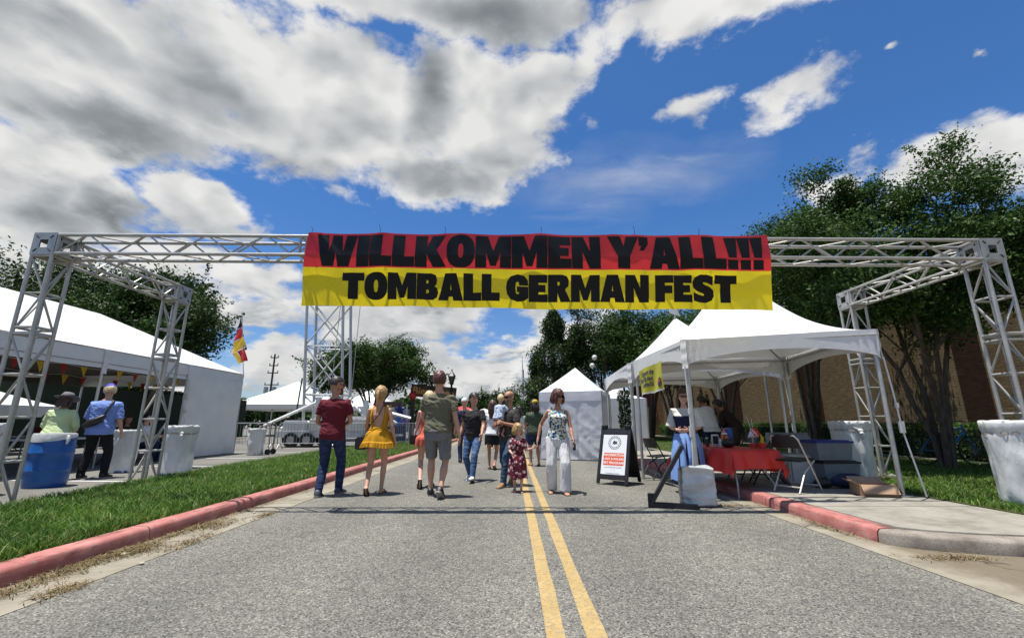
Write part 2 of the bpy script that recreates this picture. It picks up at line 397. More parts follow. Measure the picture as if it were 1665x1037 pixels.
def word_loops(txt, x0, x1, z0, h, gap=.06, space=.27, off=0.0):
    w = 0
    for ch in txt: w += (space if ch == ' ' else GL[ch][0] + gap)
    w -= gap; sx = (x1 - x0) / w; out = []; x = 0
    for ch in txt:
        if ch == ' ': x += space; continue
        out.append([])
        for i, lp in enumerate(GL[ch][1]): out[-1].append(grow([(x0 + (x + a) * sx, z0 + b * h) for a, b in lp], off if i == 0 or ch == '!' else -off))
        x += GL[ch][0] + gap
    return out

# ================================================================== SETTING: ground
def asphalt(k, tc):
    v = k.n('ShaderNodeTexVoronoi'); v.inputs['Scale'].default_value = 100; k.put(v.inputs['Vector'], tc)
    chip = k.ramp(k.sep(v.outputs['Color'])[0], [(0, (.058, .056, .049)), (.2, (.128, .124, .108)), (.5, (.198, .192, .168)), (.85, (.265, .258, .224)), (1, (.40, .39, .34))])
    big = k.noise(tc, .55, 5, .6).outputs[0]; fine = k.noise(tc, 9, 4, .6).outputs[0]
    c = k.mix(1.0, chip, k.ramp(big, [(.3, (.80, .80, .80)), (.7, (1.08, 1.07, 1.05))]), 'MULTIPLY')
    c = k.mix(k.mr(fine, .35, .7, 0, .35), c, (.075, .075, .072, 1))
    xs = k.sep(tc)[0]; tr_ = k.m('SINE', k.m('MULTIPLY', k.m('ADD', xs, k.m('MULTIPLY', k.noise(tc, .35, 2, .5).outputs[0], .5)), 3.9))
    c = k.mix(1.0, c, k.ramp(k.mr(tr_, -1, 1), [(0, (.90, .90, .89)), (1, (1.06, 1.055, 1.04))]), 'MULTIPLY')
    oil = k.mr(k.noise(tc, 1.7, 3, .5, .4).outputs[0], .70, .76, 0, .55)
    c = k.mix(oil, c, (.06, .058, .052, 1))
    h = k.m('MULTIPLY_ADD', v.outputs['Distance'], -1.0, k.m('MULTIPLY', k.sep(v.outputs['Color'])[1], .7))
    return c, h, .8, .006
M_ASPH = mat_node('chip_seal_asphalt', asphalt, .9, .25)
def lot(k, tc):
    n = k.noise(tc, 40, 5, .7).outputs[0]; big = k.noise(tc, .7, 5, .6).outputs[0]
    c = k.ramp(n, [(.3, (.11, .107, .095)), (.7, (.225, .218, .195))])
    return k.mix(1.0, c, k.ramp(big, [(.3, (.75, .75, .75)), (.7, (1.12, 1.1, 1.08))]), 'MULTIPLY'), n, .5, .004
M_LOT = mat_node('parking_asphalt', lot, .9, .25)
def conc(k, tc):
    n = k.noise(tc, 3.0, 8, .65).outputs[0]; f = k.noise(tc, 90, 3, .6).outputs[0]
    c = k.ramp(n, [(.28, (.17, .158, .128)), (.5, (.275, .255, .215)), (.72, (.345, .322, .275))])
    c = k.mix(k.mr(f, .55, .75, 0, .35), c, (.16, .145, .115, 1))
    return c, f, .35, .004
M_CONC = mat_node('concrete', conc, .9, .25)
def gutter(k, tc):
    n = k.noise(tc, 2.2, 8, .65).outputs[0]; f = k.noise(tc, 70, 3, .6).outputs[0]
    c = k.ramp(n, [(.28, (.165, .145, .108)), (.5, (.265, .238, .182)), (.72, (.33, .298, .235))])
    x = k.sep(tc)
    dirt = k.mr(k.m('ADD', k.m('ABSOLUTE', x[0]), k.m('MULTIPLY', k.m('SUBTRACT', k.noise(tc, 3.5, 6, .7, .6).outputs[0], .5), .55)), 3.36, 3.62, 0, .75)
    c = k.mix(dirt, c, (.13, .10, .062, 1))
    c = k.mix(k.mr(f, .55, .75, 0, .3), c, (.15, .128, .095, 1))
    v = k.n('ShaderNodeTexVoronoi'); v.feature = 'DISTANCE_TO_EDGE'; v.inputs['Scale'].default_value = .55; k.put(v.inputs['Vector'], k.vm('ADD', tc, k.vm('SCALE', k.noise(tc, 2.5, 4, .6).outputs['Color'], scale=.5)))
    c = k.mix(k.mr(v.outputs['Distance'], .004, .012, .75, 0), c, (.07, .06, .045, 1))
    return c, f, .35, .004
M_GUT = mat_node('gutter_concrete', gutter, .9, .25)
def redpaint(k, tc):
    n = k.noise(tc, 3.5, 8, .65).outputs[0]; f = k.noise(tc, 17, 7, .72).outputs[0]
    c = k.ramp(n, [(.3, (.33, .105, .09)), (.55, (.43, .17, .15)), (.75, (.52, .27, .235))])
    c = k.mix(k.mr(f, .57, .63, 0, .8), c, (.31, .245, .20, 1))
    y = k.vm('MULTIPLY', tc, (6, 1.2, 6))
    c = k.mix(k.mr(k.noise(y, 2.2, 5, .6, .3).outputs[0], .53, .68, 0, .8), c, (.10, .055, .045, 1))
    return c, f, .4, .004
M_RED = mat_node('red_kerb_paint', redpaint, .75, .3)
def greykerb(k, tc):
    f = k.noise(tc, 60, 5, .7).outputs[0]; n = k.noise(tc, 4, 6, .6).outputs[0]
    c = k.ramp(n, [(.3, (.15, .125, .10)), (.7, (.36, .32, .27))])
    return k.mix(k.mr(f, .5, .7, 0, .6), c, (.11, .095, .08, 1)), f, .6, .006
M_GKERB = mat_node('bare_kerb', greykerb, .9, .2)
def yellow(k, tc):
    v = k.n('ShaderNodeTexVoronoi'); v.inputs['Scale'].default_value = 62; k.put(v.inputs['Vector'], tc)
    r = k.sep(v.outputs['Color'])[0]
    c = k.ramp(k.noise(tc, 4, 6, .6).outputs[0], [(.3, (.36, .25, .10)), (.7, (.46, .335, .15))])
    c = k.mix(k.mr(r, .0, .5, .45, 0), c, (.2, .15, .07, 1))
    c = k.mix(k.mr(k.noise(tc, 30, 5, .75).outputs[0], .53, .64, 0, .75), c, (.21, .20, .175, 1))
    return c, v.outputs['Distance'], .5, .005
M_YEL = mat_node('yellow_road_paint', yellow, .85, .25)
M_WLINE = mat('white_road_paint', (.6, .6, .57), .8, vary=.25, vs_=12)
def soil(k, tc):
    n = k.noise(tc, 5, 6, .65).outputs[0]
    return k.ramp(n, [(.3, (.035, .05, .014)), (.7, (.075, .088, .03))]), k.noise(tc, 40, 4, .6).outputs[0], .6, .01
M_SOIL = mat_node('turf_soil', soil, .95, .1)

def flat(name, poly, z, m, kind='structure', parent=None):
    b = MB(); b.add([(x, y, z) for x, y in poly], [tuple(range(len(poly)))])
    o = b.build(name, m, parent, sharp=None)
    if parent is None: o['kind'] = kind
    return o
flat('ground', [(-600, -300), (600, -300), (600, 900), (-600, 900)], -.012, M_LOT)
road = flat('road', [(-3.05, -14), (3.24, -14), (3.24, 140), (-3.05, 140)], 0.0, M_ASPH)
for xa, xb in ((.185, .292), (.405, .512)):
    b = MB(); n = 260; ys = [-6 + i * .55 for i in range(n)]
    rr = random.Random(int(xa * 1000)); vv = []
    for y in ys: vv += [(xa + rr.uniform(-.006, .006), y, .004), (xb + rr.uniform(-.006, .006), y, .004)]
    b.add(vv, [(2 * i, 2 * i + 1, 2 * i + 3, 2 * i + 2) for i in range(n - 1)])
    b.build('road_marking', M_YEL, None, sharp=None)['kind'] = 'structure'
# gutters
flat('gutter', [(-3.58, -14), (-3.05, -14), (-3.05, 140), (-3.58, 140)], .004, M_GUT)
flat('gutter', [(3.24, 4.75), (3.56, 4.75), (3.56, 140), (3.24, 140)], .004, M_GUT)
flat('driveway_apron', [(3.24, -14), (30, -14), (30, 4.0), (4.9, 4.0), (4.2, 4.2), (3.72, 4.5), (3.56, 4.75), (3.24, 4.75)], .004, M_GUT)
flat('parking_lot', [(-90, -14), (-6.0, -14), (-6.0, 140), (-90, 140)], .03, M_LOT)
for (x0, y0, x1, y1) in ((-7.2, 8.9, -10.4, 9.15), (-7.2, 11.9, -10.4, 12.1), (-7.3, 14.6, -10.2, 14.8), (-7.2, 17.5, -13, 17.7), (-7.3, 6.2, -10.4, 6.4)):
    b = MB(); b.add([(x0, y0, .034), (x1, y1, .034), (x1, y1 + .1, .034), (x0, y0 + .1, .034)], [(0, 3, 2, 1)])
    b.build('parking_line', M_WLINE, None, sharp=None)['kind'] = 'structure'

# kerbs: cast in 3 m lengths with open joints
def kerb_profile(s, x0):                        # s=-1 left kerb, +1 right kerb; (x, z) from the gutter up and over
    return [(x0, 0), (x0 + s * .010, .098), (x0 + s * .020, .116), (x0 + s * .040, .129), (x0 + s * .175, .136), (x0 + s * .19, .126), (x0 + s * .19, -.05), (x0, -.05)]
def kerb_len(name, s, x0, y0, y1, m, parent):
    pr = kerb_profile(s, x0); b = MB(); rr = []
    n = max(2, int((y1 - y0) / .25))
    for i in range(n + 1):
        y = y0 + (y1 - y0) * i / n
        rr.append([(x + .004 * mnoise.noise((x * 9, y * 3, 1)), y, z + .004 * mnoise.noise((x * 9, y * 4, 7))) for x, z in pr])
    b.rings(rr); return b.build(name, m, parent, sharp=50)
lk = thing('kerb', None, None, (-3.6, 0, 0)); lk['kind'] = 'structure'; lk['label'] = 'red painted kerb along the grass verge'
def shifted(o, p):                             # built in world coordinates, parented to p
    o.location = -wloc(p); return o
for i in range(22):
    y0 = -7.3 + i * 3.0
    shifted(kerb_len('kerb_section', -1, -3.56, y0 + .006, y0 + 2.994, M_RED, lk), lk)
rk = thing('kerb', None, None, (3.6, 0, 0)); rk['kind'] = 'structure'; rk['label'] = 'kerb along the pavement, red paint ending in bare concrete'
ys = [4.62, 6.55] + [9.5 + 3 * i for i in range(18)]
for a, c in zip(ys, ys[1:]):
    shifted(kerb_len('kerb_section', 1, 3.53, a + .006, c - .006, M_RED, rk), rk)
# bare kerb return round the corner
arc = [(3.53, 4.61), (3.55, 4.53), (3.66, 4.42), (3.88, 4.30), (4.2, 4.19), (4.7, 4.09), (5.6, 4.0), (9, 3.9), (20, 3.8)]
b = MB(); rr = []
for i, (x, y) in enumerate(arc):
    t = (Vector(arc[min(i + 1, len(arc) - 1)]) - Vector(arc[max(i - 1, 0)])).normalized(); nrm = Vector((-t.y, t.x))
    if i == 0: nrm = Vector((1, 0))
    rr.append([(x + nrm.x * (px - 0) + .005 * mnoise.noise((x * 5, y * 5, px * 9)), y + nrm.y * px, z * .97 + .006 * mnoise.noise((x * 7, y * 7, z * 9))) for px, z in kerb_profile(1, 0)])
b.rings(rr); o = b.build('kerb_return', M_GKERB, rk, sharp=50); shifted(o, rk)

# pavement slabs on the right
pv = thing('pavement', None, None, (4.6, 0, 0)); pv['kind'] = 'structure'; pv['label'] = 'concrete pavement of large cast slabs'
def slab(x0, x1, y0, y1, z=.137, poly=None):
    b = MB(); poly = poly or [(x0, y0), (x1, y0), (x1, y1), (x0, y1)]
    b.prism([(x - 4.6, y) for x, y in poly], -.05, z + random.uniform(-.002, .002)); b.build('paving_slab', M_CONC, pv, bevel=.008, sharp=30)
slab(0, 0, 0, 0, poly=[(3.75, 4.66), (3.92, 4.52), (4.27, 4.39), (4.75, 4.29), (5.66, 4.2), (5.66, 5.75), (3.73, 5.75)])
slab(5.668, 9.2, 4.19, 5.0); slab(9.208, 13, 4.15, 5.0)
y = 5.758
for i in range(30):
    st = 1.53; slab(3.73, 5.66, y, y + st - .008); y += st
flat('path', [(11.7, 7), (12.15, 7), (12.15, 60), (11.7, 60)], .152, M_CONC)
# lawn beds
def bed(name, poly, z):
    b = MB(); n = len(poly); b.prism(poly, -.05, z); o = b.build(name, M_SOIL, None, sharp=None); o['kind'] = 'structure'; return o
LEFT_EDGE = [(-5.95, -10), (-6.0, 3), (-6.15, 5.2), (-6.5, 7.5), (-6.95, 12), (-7.1, 17), (-7.1, 20.2), (-5.9, 26), (-5.6, 60)]
bed('verge', [(-3.745, -10), (-3.745, 60)] + LEFT_EDGE[::-1], .125)
bed('lawn', [(5.665, 5.01), (11.7, 5.01), (11.7, 60), (5.665, 60)], .145)
bed('planting_bed', [(12.15, 5.01), (14.6, 5.01), (14.6, 60), (12.15, 60)], .145)

# ------------------------------------------------------------------ grass (uncountable)
def grass_mat(k, tc):
    g = k.n('ShaderNodeNewGeometry'); r = g.outputs['Random Per Island']
    c = k.ramp(r, [(0, (.035, .090, .010)), (.45, (.085, .185, .022)), (.8, (.15, .27, .045)), (.93, (.22, .30, .08)), (1, (.34, .30, .14))])
    return k.mix(1.0, c, k.ramp(k.noise(tc, 1.3, 4, .6).outputs[0], [(.28, (.58, .62, .55)), (.6, (1.1, 1.08, 1.0)), (.74, (1.5, 1.28, 1.25))]), 'MULTIPLY')
M_GRASS = mat_node('grass_blades', grass_mat, .55, .3, trans=.3)
def dry_mat(k, tc):
    g = k.n('ShaderNodeNewGeometry'); r = g.outputs['Random Per Island']
    return k.ramp(r, [(0, (.085, .055, .025)), (.5, (.20, .145, .075)), (.9, (.34, .27, .15)), (1, (.14, .16, .05))])
M_DRY = mat_node('dry_clippings', dry_mat, .9, .1)
def blades(name, pts, z, h, w, m, lean=.55, flat_=0.0):
    pts = np.asarray(pts, np.float32); n = len(pts); a = RNG.uniform(0, 2 * PI, n); hh = h * RNG.uniform(.55, 1.25, n)
    ln = RNG.normal(0, lean, (n, 2)) * hh[:, None]; zz = hh * RNG.uniform(.7, 1.0, n) * (1 - flat_)
    dx = np.stack([np.cos(a), np.sin(a)], 1) * (w * RNG.uniform(.7, 1.3, n))[:, None]
    base = pts; zb = np.broadcast_to(np.asarray(z, np.float32), (n,))
    p0 = np.c_[base - dx, zb]; p1 = np.c_[base + dx, zb]
    mid = base + ln * .35; p2 = np.c_[mid + dx * .8, zb + zz * .62]; p3 = np.c_[mid - dx * .8, zb + zz * .62]
    p4 = np.c_[base + ln, zb + zz]
    vv = np.stack([p0, p1, p2, p3, p4], 1).reshape(-1, 3); i = np.arange(n)[:, None] * 5
    ff = np.concatenate([i + np.array([[0, 1, 2]]), i + np.array([[0, 2, 3]]), i + np.array([[3, 2, 4]])])
    o = obj(name, mesh_np(name, vv, ff, m), None); o['kind'] = 'stuff'; return o
def in_left(x, y):
    e = np.interp(y, [p[1] for p in LEFT_EDGE], [p[0] for p in LEFT_EDGE])
    return (x > e + .02) & (x < -3.765)
pts = []
for (y0, y1, dn) in ((2.2, 5, 3600), (5, 8, 2500), (8, 12, 1500), (12, 18, 800), (18, 40, 260)):
    n = int(dn * (y1 - y0) * 3.4); x = RNG.uniform(-7.15, -3.7, n); y = RNG.uniform(y0, y1, n); kx = in_left(x, y); pts.append(np.c_[x[kx], y[kx]])
pts = np.concatenate(pts); pts[:, 0] += 0
g = blades('grass', pts, .12, .10, .0048, M_GRASS); g['label'] = 'lush green verge grass beside the red kerb'
pts = []
for (y0, y1, dn) in ((5.0, 8, 1300), (8, 12, 800), (12, 30, 160)):
    n = int(dn * (y1 - y0) * 6); x = RNG.uniform(5.68, 11.68, n); y = RNG.uniform(y0, y1, n); pts.append(np.c_[x, y])
g = blades('grass', np.concatenate(pts), .14, .07, .005, M_GRASS); g['label'] = 'mown lawn grass under the trees by the brick building'
pts = []
for (cx, cy, sx, sy, n) in ((-3.46, 3.95, .06, .28, 900), (-3.42, 4.35, .09, .13, 1100), (-3.40, 3.3, .07, .3, 450), (-3.47, 5.1, .04, .3, 450), (-3.36, 5.35, .10, .16, 500), (-3.1, 4.6, .05, .2, 260), (-3.08, 3.35, .05, .1, 260), (-3.49, 6.3, .03, .5, 160), (-3.07, 5.9, .03, .12, 160), (-3.5, 8.4, .03, .8, 80),
                            (2.95, 6.55, .12, .05, 200), (3.46, 5.2, .03, .25, 260), (3.75, 4.1, .2, .04, 260)):
    pts.append(np.c_[RNG.normal(cx, sx, n), RNG.normal(cy, sy, n)])
pts = np.concatenate(pts); pts = pts[(pts[:, 0] > -3.555) & ((pts[:, 0] < 3.52) | (pts[:, 1] < 4.2))]
g = blades('dry_grass', pts, .004, .055, .003, M_DRY, 1.2, .45); g['label'] = 'dry grass clippings lying in the gutter'
# a few stones and leaves in the gutter
M_PEB = mat('pebble', (.5, .42, .32), .9)
for (x, y, r) in ((-3.3, 6.05, .022), (-3.38, 4.2, .028), (-3.02, 3.95, .02)):
    b = MB(); b.ell((0, 0, r * .35), (r, r * .75, r * .45), 8, 5); o = b.build('pebble', M_PEB, None); o.location = (x, y, .004); o.rotation_euler.z = x * 7
    tag(o, {-3.3: 'pale pebble on the left gutter, farthest from the camera', -3.38: 'tan pebble among the dry clippings in the left gutter', -3.02: 'tan pebble at the edge of asphalt and left gutter'}[x], 'pebble', 'pebbles in the gutter')

# ================================================================== TRUSS GANTRY
M_ALU = mat('truss_aluminium', (.46, .445, .41), .46, .5, vary=.15, vs_=5, bump=.15, bs=30)
M_PLATE = mat('truss_plate', (.44, .43, .40), .5, .45, vary=.14, vs_=7)
gt = thing('truss_gantry', 'silver aluminium box truss gantry spanning the road on four legs', 'gantry', (0, 6.17, 0))
WT = .34; RC = .0255
def tz(x): return 3.85 + (x + 7.02) * (3.76 - 3.85) / 14.2         # top of the front beam
def truss_part(name, A, B, u, w, bay, r=RC, joints=(), zig0=1):
    """box truss from A to B; u, w = unit cross directions; A, B are centre lines"""
    A = Vector(A); B = Vector(B); t = (B - A).normalized(); L = (B - A).length; u = Vector(u); w = Vector(w); h = WT / 2 - r
    cs = [u * h * a + w * h * c for a, c in ((1, 1), (1, -1), (-1, -1), (-1, 1))]
    b = MB()
    for q in cs: b.tube(A + q, B + q, r, n=10)
    for s0 in [0.0] + list(joints) + [L]:                          # end frames and bolted joints
        for off in ((.012,) if s0 == 0 else (-.012,) if s0 == L else (-.045, .045)):
            c = A + t * (s0 + off)
            for i in range(4): b.tube(c + cs[i], c + cs[(i + 1) % 4], r * .8, n=8)
            if name == 'truss_leg' or joints:
                pass
    part = b.build(name, M_ALU, gt, world=True)
    n = max(2, round(L / bay)); st = L / n
    for f in range(4):
        c0, c1 = cs[f], cs[(f + 1) % 4]
        for i in range(n):
            a0, a1 = (c0, c1) if (i + f + zig0) % 2 else (c1, c0)
            p0 = A + t * (i * st + .02) + a0; p1 = A + t * ((i + 1) * st - .02) + a1
            rod('brace', p0, p1, r * .5, M_ALU, part)
    return part, n, st, cs
def rungs(part, A, B, cs, n):
    A = Vector(A); B = Vector(B)
    for i in range(1, n):
        c = A.lerp(B, i / n)
        for f in range(4): rod('rung', c + cs[f], c + cs[(f + 1) % 4], RC * .68, M_ALU, part)
def corner(x0, y0, z1, face):
    """bolted cube corner with square lightening holes"""
    c = Vector((x0 + WT / 2, y0 + WT / 2, z1 - WT / 2)); b = MB(); hw = WT / 2
    for ax in range(3):
        for sg in (-1, 1):
            n_ = Vector((0, 0, 0)); n_[ax] = sg; a = Vector((0, 0, 0)); a[(ax + 1) % 3] = 1; d_ = Vector((0, 0, 0)); d_[(ax + 2) % 3] = 1
            o = hw - .001; i = .062
            for (p, q, sp, sq) in ((0, (o + i) / 2, 2 * o, o - i), (0, -(o + i) / 2, 2 * o, o - i), ((o + i) / 2, 0, o - i, 2 * i), (-(o + i) / 2, 0, o - i, 2 * i)):
                cc = c + n_ * (hw - .004) + a * p + d_ * q; sz = [0, 0, 0]; sz[ax] = .008; sz[(ax + 1) % 3] = sp - .0008; sz[(ax + 2) % 3] = sq - .0008
                b.box(cc, sz)
    blk = b.build('corner_block', M_PLATE, gt, world=True)
    b = MB()
    for ax in (0, 1):
        for sg in (-1, 1):
            for p in (-1, 1):
                for q in (-1, 1):
                    a = Vector((0, 0, 0)); a[ax] = sg * (hw + .001); a[1 - ax] = p * .105; a.z = q * .105
                    e = a.copy(); e[ax] = sg * (hw + .003); dd = Vector((0, 0, q * .02)); dd[1 - ax] = p * .02
                    b.path([c + (a + e) / 2 - dd, c + (a + e) / 2 + dd], .009, 6)
    b.build('bolt_slot', mat('dark_slot', (.02, .02, .02), .8), blk, world=True)
    return blk
XL0, XL1, XR0, XR1 = -7.02, -6.68, 6.84, 7.18
YF = 6.0; YBL = 8.47; YBR = 8.58
corner(XL0, YF, tz(-6.85), 0); corner(XR0, YF, tz(7.0), 0); corner(XL0, YBL, 3.85, 0); corner(XR0, YBR, 3.77, 0)
# front beam
zc0 = tz(XL1) - WT / 2; zc1 = tz(XR0) - WT / 2
truss_part('front_beam', (XL1, YF + WT / 2, zc0), (XR0, YF + WT / 2, zc1), (0, 0, 1), (0, 1, 0), .43, joints=(3.62, 6.76, 9.9))
# side beams
truss_part('side_beam', ((XL0 + XL1) / 2, YF + WT, 3.85 - WT / 2), ((XL0 + XL1) / 2, YBL, 3.85 - WT / 2), (0, 0, 1), (1, 0, 0), .36)
truss_part('side_beam', ((XR0 + XR1) / 2, YF + WT, 3.765 - WT / 2), ((XR0 + XR1) / 2, YBR, 3.77 - WT / 2), (0, 0, 1), (1, 0, 0), .36)
M_STEEL = mat('base_plate_steel', (.16, .10, .085), .6, .5, vary=.3)
for (x0, y0, zt, zb) in ((XL0, YF, 3.85 - WT, .045), (XR0, YF, 3.765 - WT, .16), (XL0, YBL, 3.85 - WT, .045), (XR0, YBR, 3.77 - WT, .16)):
    A = (x0 + WT / 2, y0 + WT / 2, zt); B = (x0 + WT / 2, y0 + WT / 2, zb)
    p, n, st, cs = truss_part('truss_leg', A, B, (0, 1, 0), (1, 0, 0), .55, joints=(1.1, 2.6) if False else (1.12,))
    rungs(p, A, B, cs, n)
    b = MB(); b.box((x0 + WT / 2, y0 + WT / 2, zb - .006), (.62, .62, .011)); b.build('base_plate', M_STEEL, gt, world=True, sharp=20)
# ------------------------------------------------------------------ banner
def vinyl(name, c):
    return mat(name, c, .24, 0, vary=.06, vs_=3, spec=.6, trans=.42, bump=.30, bs=4)
M_BRED = vinyl('banner_red', (.80, .04, .05)); M_BYEL = vinyl('banner_yellow', (.90, .72, .018)); M_BBLK = mat('banner_black', (.004, .004, .005), .45, spec=.3, vary=.1, bump=.05, bs=9)
bn = thing('banner', 'red and yellow vinyl banner reading WILLKOMMEN Y\'ALL!!! TOMBALL GERMAN FEST', 'banner', (.37, 5.93, 3.28))
BX0, BX1, BZ0, BZ1, BZM = -2.955, 3.70, 2.745, 3.785, 3.275
def bwarp(x, z, off=0.0):
    t = (x - BX0) / (BX1 - BX0); v = (z - BZ0) / (BZ1 - BZ0)
    x2 = x + .11 * (1 - v) * (t - .5) + (-.04 if t < .02 else 0) * (1 - v)
    top = tz(x) - .005 - .020 * abs(math.sin(t * PI * 6)); bot = BZ0 + .025 - t * .075 + .008 * math.sin(t * 9) + .003 * math.sin(t * 31 + 1)
    z2 = bot + (top - bot) * v
    lo = .30 + .70 * min(1, max(0, (.86 - v) / .4))                  # held tight to the truss at the top, loose below
    y = 5.932 + lo * (.012 * math.sin(x * 5.3 + 2 * z) * (1 - v * .5) + .026 * mnoise.noise((x * 1.6, z * 2.4, 3.1)) + .020 * mnoise.noise((x * 4 + z * 3, z * 2.5 - x, 9.0)))
    y += .20 * max(0, (.68 - v) / .68)
    y -= .018 * math.exp(-((x - (-2.75 + (3.72 - z) * .9)) / .07) ** 2) * v            # crease at the upper corner
    for tx in (-1.9, -.95, .45, 1.8, 2.8):                                              # pulls from the ties
        y -= .010 * math.exp(-((x - tx) / (.11 + .5 * (1 - v))) ** 2) * v * 1.8
    return (x2, y - off, z2)
NXB = 150
def bsheet(z0, z1, nz):
    b = MB(); b.sheet(lambda u, v: bwarp(BX0 + u * (BX1 - BX0), z0 + v * (z1 - z0)), NXB, nz); return b
bsheet(BZM, BZ1, 14).build('red_band', M_BRED, bn, world=True, sharp=None)
bsheet(BZ0, BZM, 14).build('yellow_band', M_BYEL, bn, world=True, sharp=None)
def banner_text(txt, x0, x1, z0, h, name):
    for ch_loops in word_loops(txt, x0, x1, z0, h, off=.0085 if h > .4 else .007):
        me = curve_mesh(ch_loops); bm = bmesh.new(); bm.from_mesh(me)
        for kx in range(NXB + 1):
            x = BX0 + (BX1 - BX0) * kx / NXB
            if min(v.co.x for v in bm.verts) < x < max(v.co.x for v in bm.verts):
                bmesh.ops.bisect_plane(bm, geom=bm.verts[:] + bm.edges[:] + bm.faces[:], plane_co=(x, 0, 0), plane_no=(1, 0, 0))
        for z in [BZM + (BZ1 - BZM) * q / 14 for q in range(15)] + [BZ0 + (BZM - BZ0) * q / 14 for q in range(14)]:
            if z0 < z < z0 + h: bmesh.ops.bisect_plane(bm, geom=bm.verts[:] + bm.edges[:] + bm.faces[:], plane_co=(0, z, 0), plane_no=(0, 1, 0))
        bmesh.ops.triangulate(bm, faces=bm.faces[:])
        for v in bm.verts: v.co = Vector(bwarp(v.co.x, v.co.y, .006)) - Vector(bn.location)
        bm.to_mesh(me); bm.free(); me.name = name; obj(name, me, M_BBLK, bn)
banner_text("WILLKOMMEN Y'ALL!!!", -2.80, 3.60, 3.300, .445, 'letter')
banner_text('TOMBALL GERMAN FEST', -2.40, 3.18, 2.845, .355, 'letter')
M_TIE = mat('black_cable_tie', (.015, .015, .015), .5)
for x in (-2.92, -1.93, -.98, .42, 1.78, 2.72, 3.66):
    z = tz(x); b = MB()
    b.path([(x, 5.935, z - .03), (x, 5.965, z + .008), (x + .004, 6.03, z + .006), (x + .004, 6.045, z - .03)], .004, 6)
    b.path([(x, 5.955, z), (x + .01, 5.95, z + .06), (x + random.uniform(-.02, .02), 5.945, z + random.uniform(.09, .14))], .0035, 5)
    b.build('cable_tie', M_TIE, bn, world=True)

# ================================================================== BRICK BUILDING (right)
def brick(c1, c2, mort):
    def fn(k, tc):
        x, y, z = k.sep(tc)
        p = k.xyz(k.m('ADD', x, y), z, 0.0)
        b = k.n('ShaderNodeTexBrick'); k.put(b.inputs['Vector'], p); b.inputs['Scale'].default_value = 1.0
        b.inputs['Brick Width'].default_value = .205; b.inputs['Row Height'].default_value = .0765; b.inputs['Mortar Size'].default_value = .007
        b.inputs['Mortar Smooth'].default_value = .3; b.inputs['Bias'].default_value = -.1
        b.inputs['Color1'].default_value = (*c1, 1); b.inputs['Color2'].default_value = (*c2, 1); b.inputs['Mortar'].default_value = (*mort, 1)
        n = k.noise(k.vm('MULTIPLY', tc, (1, 1, 5)), 3.2, 5, .65).outputs[0]
        c = k.mix(1.0, b.outputs['Color'], k.ramp(n, [(.3, (.62, .60, .58)), (.7, (1.15, 1.12, 1.06))]), 'MULTIPLY')
        h = k.m('ADD', k.m('MULTIPLY', b.outputs['Fac'], -1.0), k.m('MULTIPLY', k.noise(tc, 25, 4, .6).outputs[0], .5))
        return c, h, .9, .012
    return fn
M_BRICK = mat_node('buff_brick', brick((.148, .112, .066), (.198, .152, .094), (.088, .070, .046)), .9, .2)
M_BRICK2 = mat_node('brown_brick', brick((.115, .06, .042), (.15, .08, .055), (.09, .06, .045)), .9, .2)
M_CAP = mat('stone_coping', (.42, .37, .29), .8)
WX = 13.9
bld = thing('brick_building', 'long buff brick building with brown piers behind the hedge and trees', 'building', (WX, 26, .1))
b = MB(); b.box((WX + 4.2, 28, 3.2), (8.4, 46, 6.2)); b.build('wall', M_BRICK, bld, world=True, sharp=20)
b = MB(); b.box((WX + 4.2, 28, 6.38), (8.7, 46.3, .14)); b.build('roof', M_CAP, bld, world=True, bevel=.02)
for i, y in enumerate((12.9, 20.0, 27.1, 34.2, 41.3)):
    b = MB(); b.box((WX - .43, y + .45, 3.1), (.86, .9, 6.0)); pr = b.build('pier', M_BRICK2, bld, world=True, sharp=20)
    b = MB(); b.box((WX - .45, y + .451, 3.1), (.9, .88, 6.04)) if False else b.box((WX - .866, y + .45, 3.1), (.012, .9, 5.99)); b.build('pier_sunlit_side', M_CAP if i % 2 == 9 else M_BRICK, pr, world=True, sharp=20)  # thin sheet on the road side; its paler brick paints the sunlit face
# brick courses stand a little proud on the nearest stretch of wall
b = MB()
for r in range(1, 70):
    z = .14 + r * .0765
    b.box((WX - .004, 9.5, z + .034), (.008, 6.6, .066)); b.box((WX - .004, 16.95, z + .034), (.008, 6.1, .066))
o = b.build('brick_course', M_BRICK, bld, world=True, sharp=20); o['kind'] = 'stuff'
# entrance with a dark red canopy
M_DKRED = mat('dark_red_canopy', (.10, .012, .014), .7); M_DARK = mat('dark_opening', (.012, .012, .013), .4); M_OBR = mat_node('orange_brick', brick((.42, .22, .12), (.50, .28, .16), (.3, .22, .15)), .9, .2)
en = thing('entrance_porch', 'dark red canopy over a dark doorway beside an orange brick column', 'entrance', (12, 40, .1))
b = MB(); b.box((10.6, 40, 3.15), (3.0, 3.6, 1.3)); b.build('canopy', M_DKRED, en, world=True, bevel=.03)
b = MB(); b.box((11.3, 41.2, 1.3), (1.5, .2, 2.5)); b.build('door', M_DARK, en, world=True)
b = MB(); b.box((12.45, 38.9, 1.9), (.95, .95, 3.8)); b.build('column', M_OBR, en, world=True, sharp=20)
b = MB(); b.box((10.95, 41.05, 1.75), (.5, .03, .6)); b.build('notice', mat('white_notice', (.7, .7, .66), .6), en, world=True)
b = MB(); b.box((12.3, 38.40, 1.85), (.12, .02, .26)); b.build('notice', MATS['white_notice'], en, world=True)

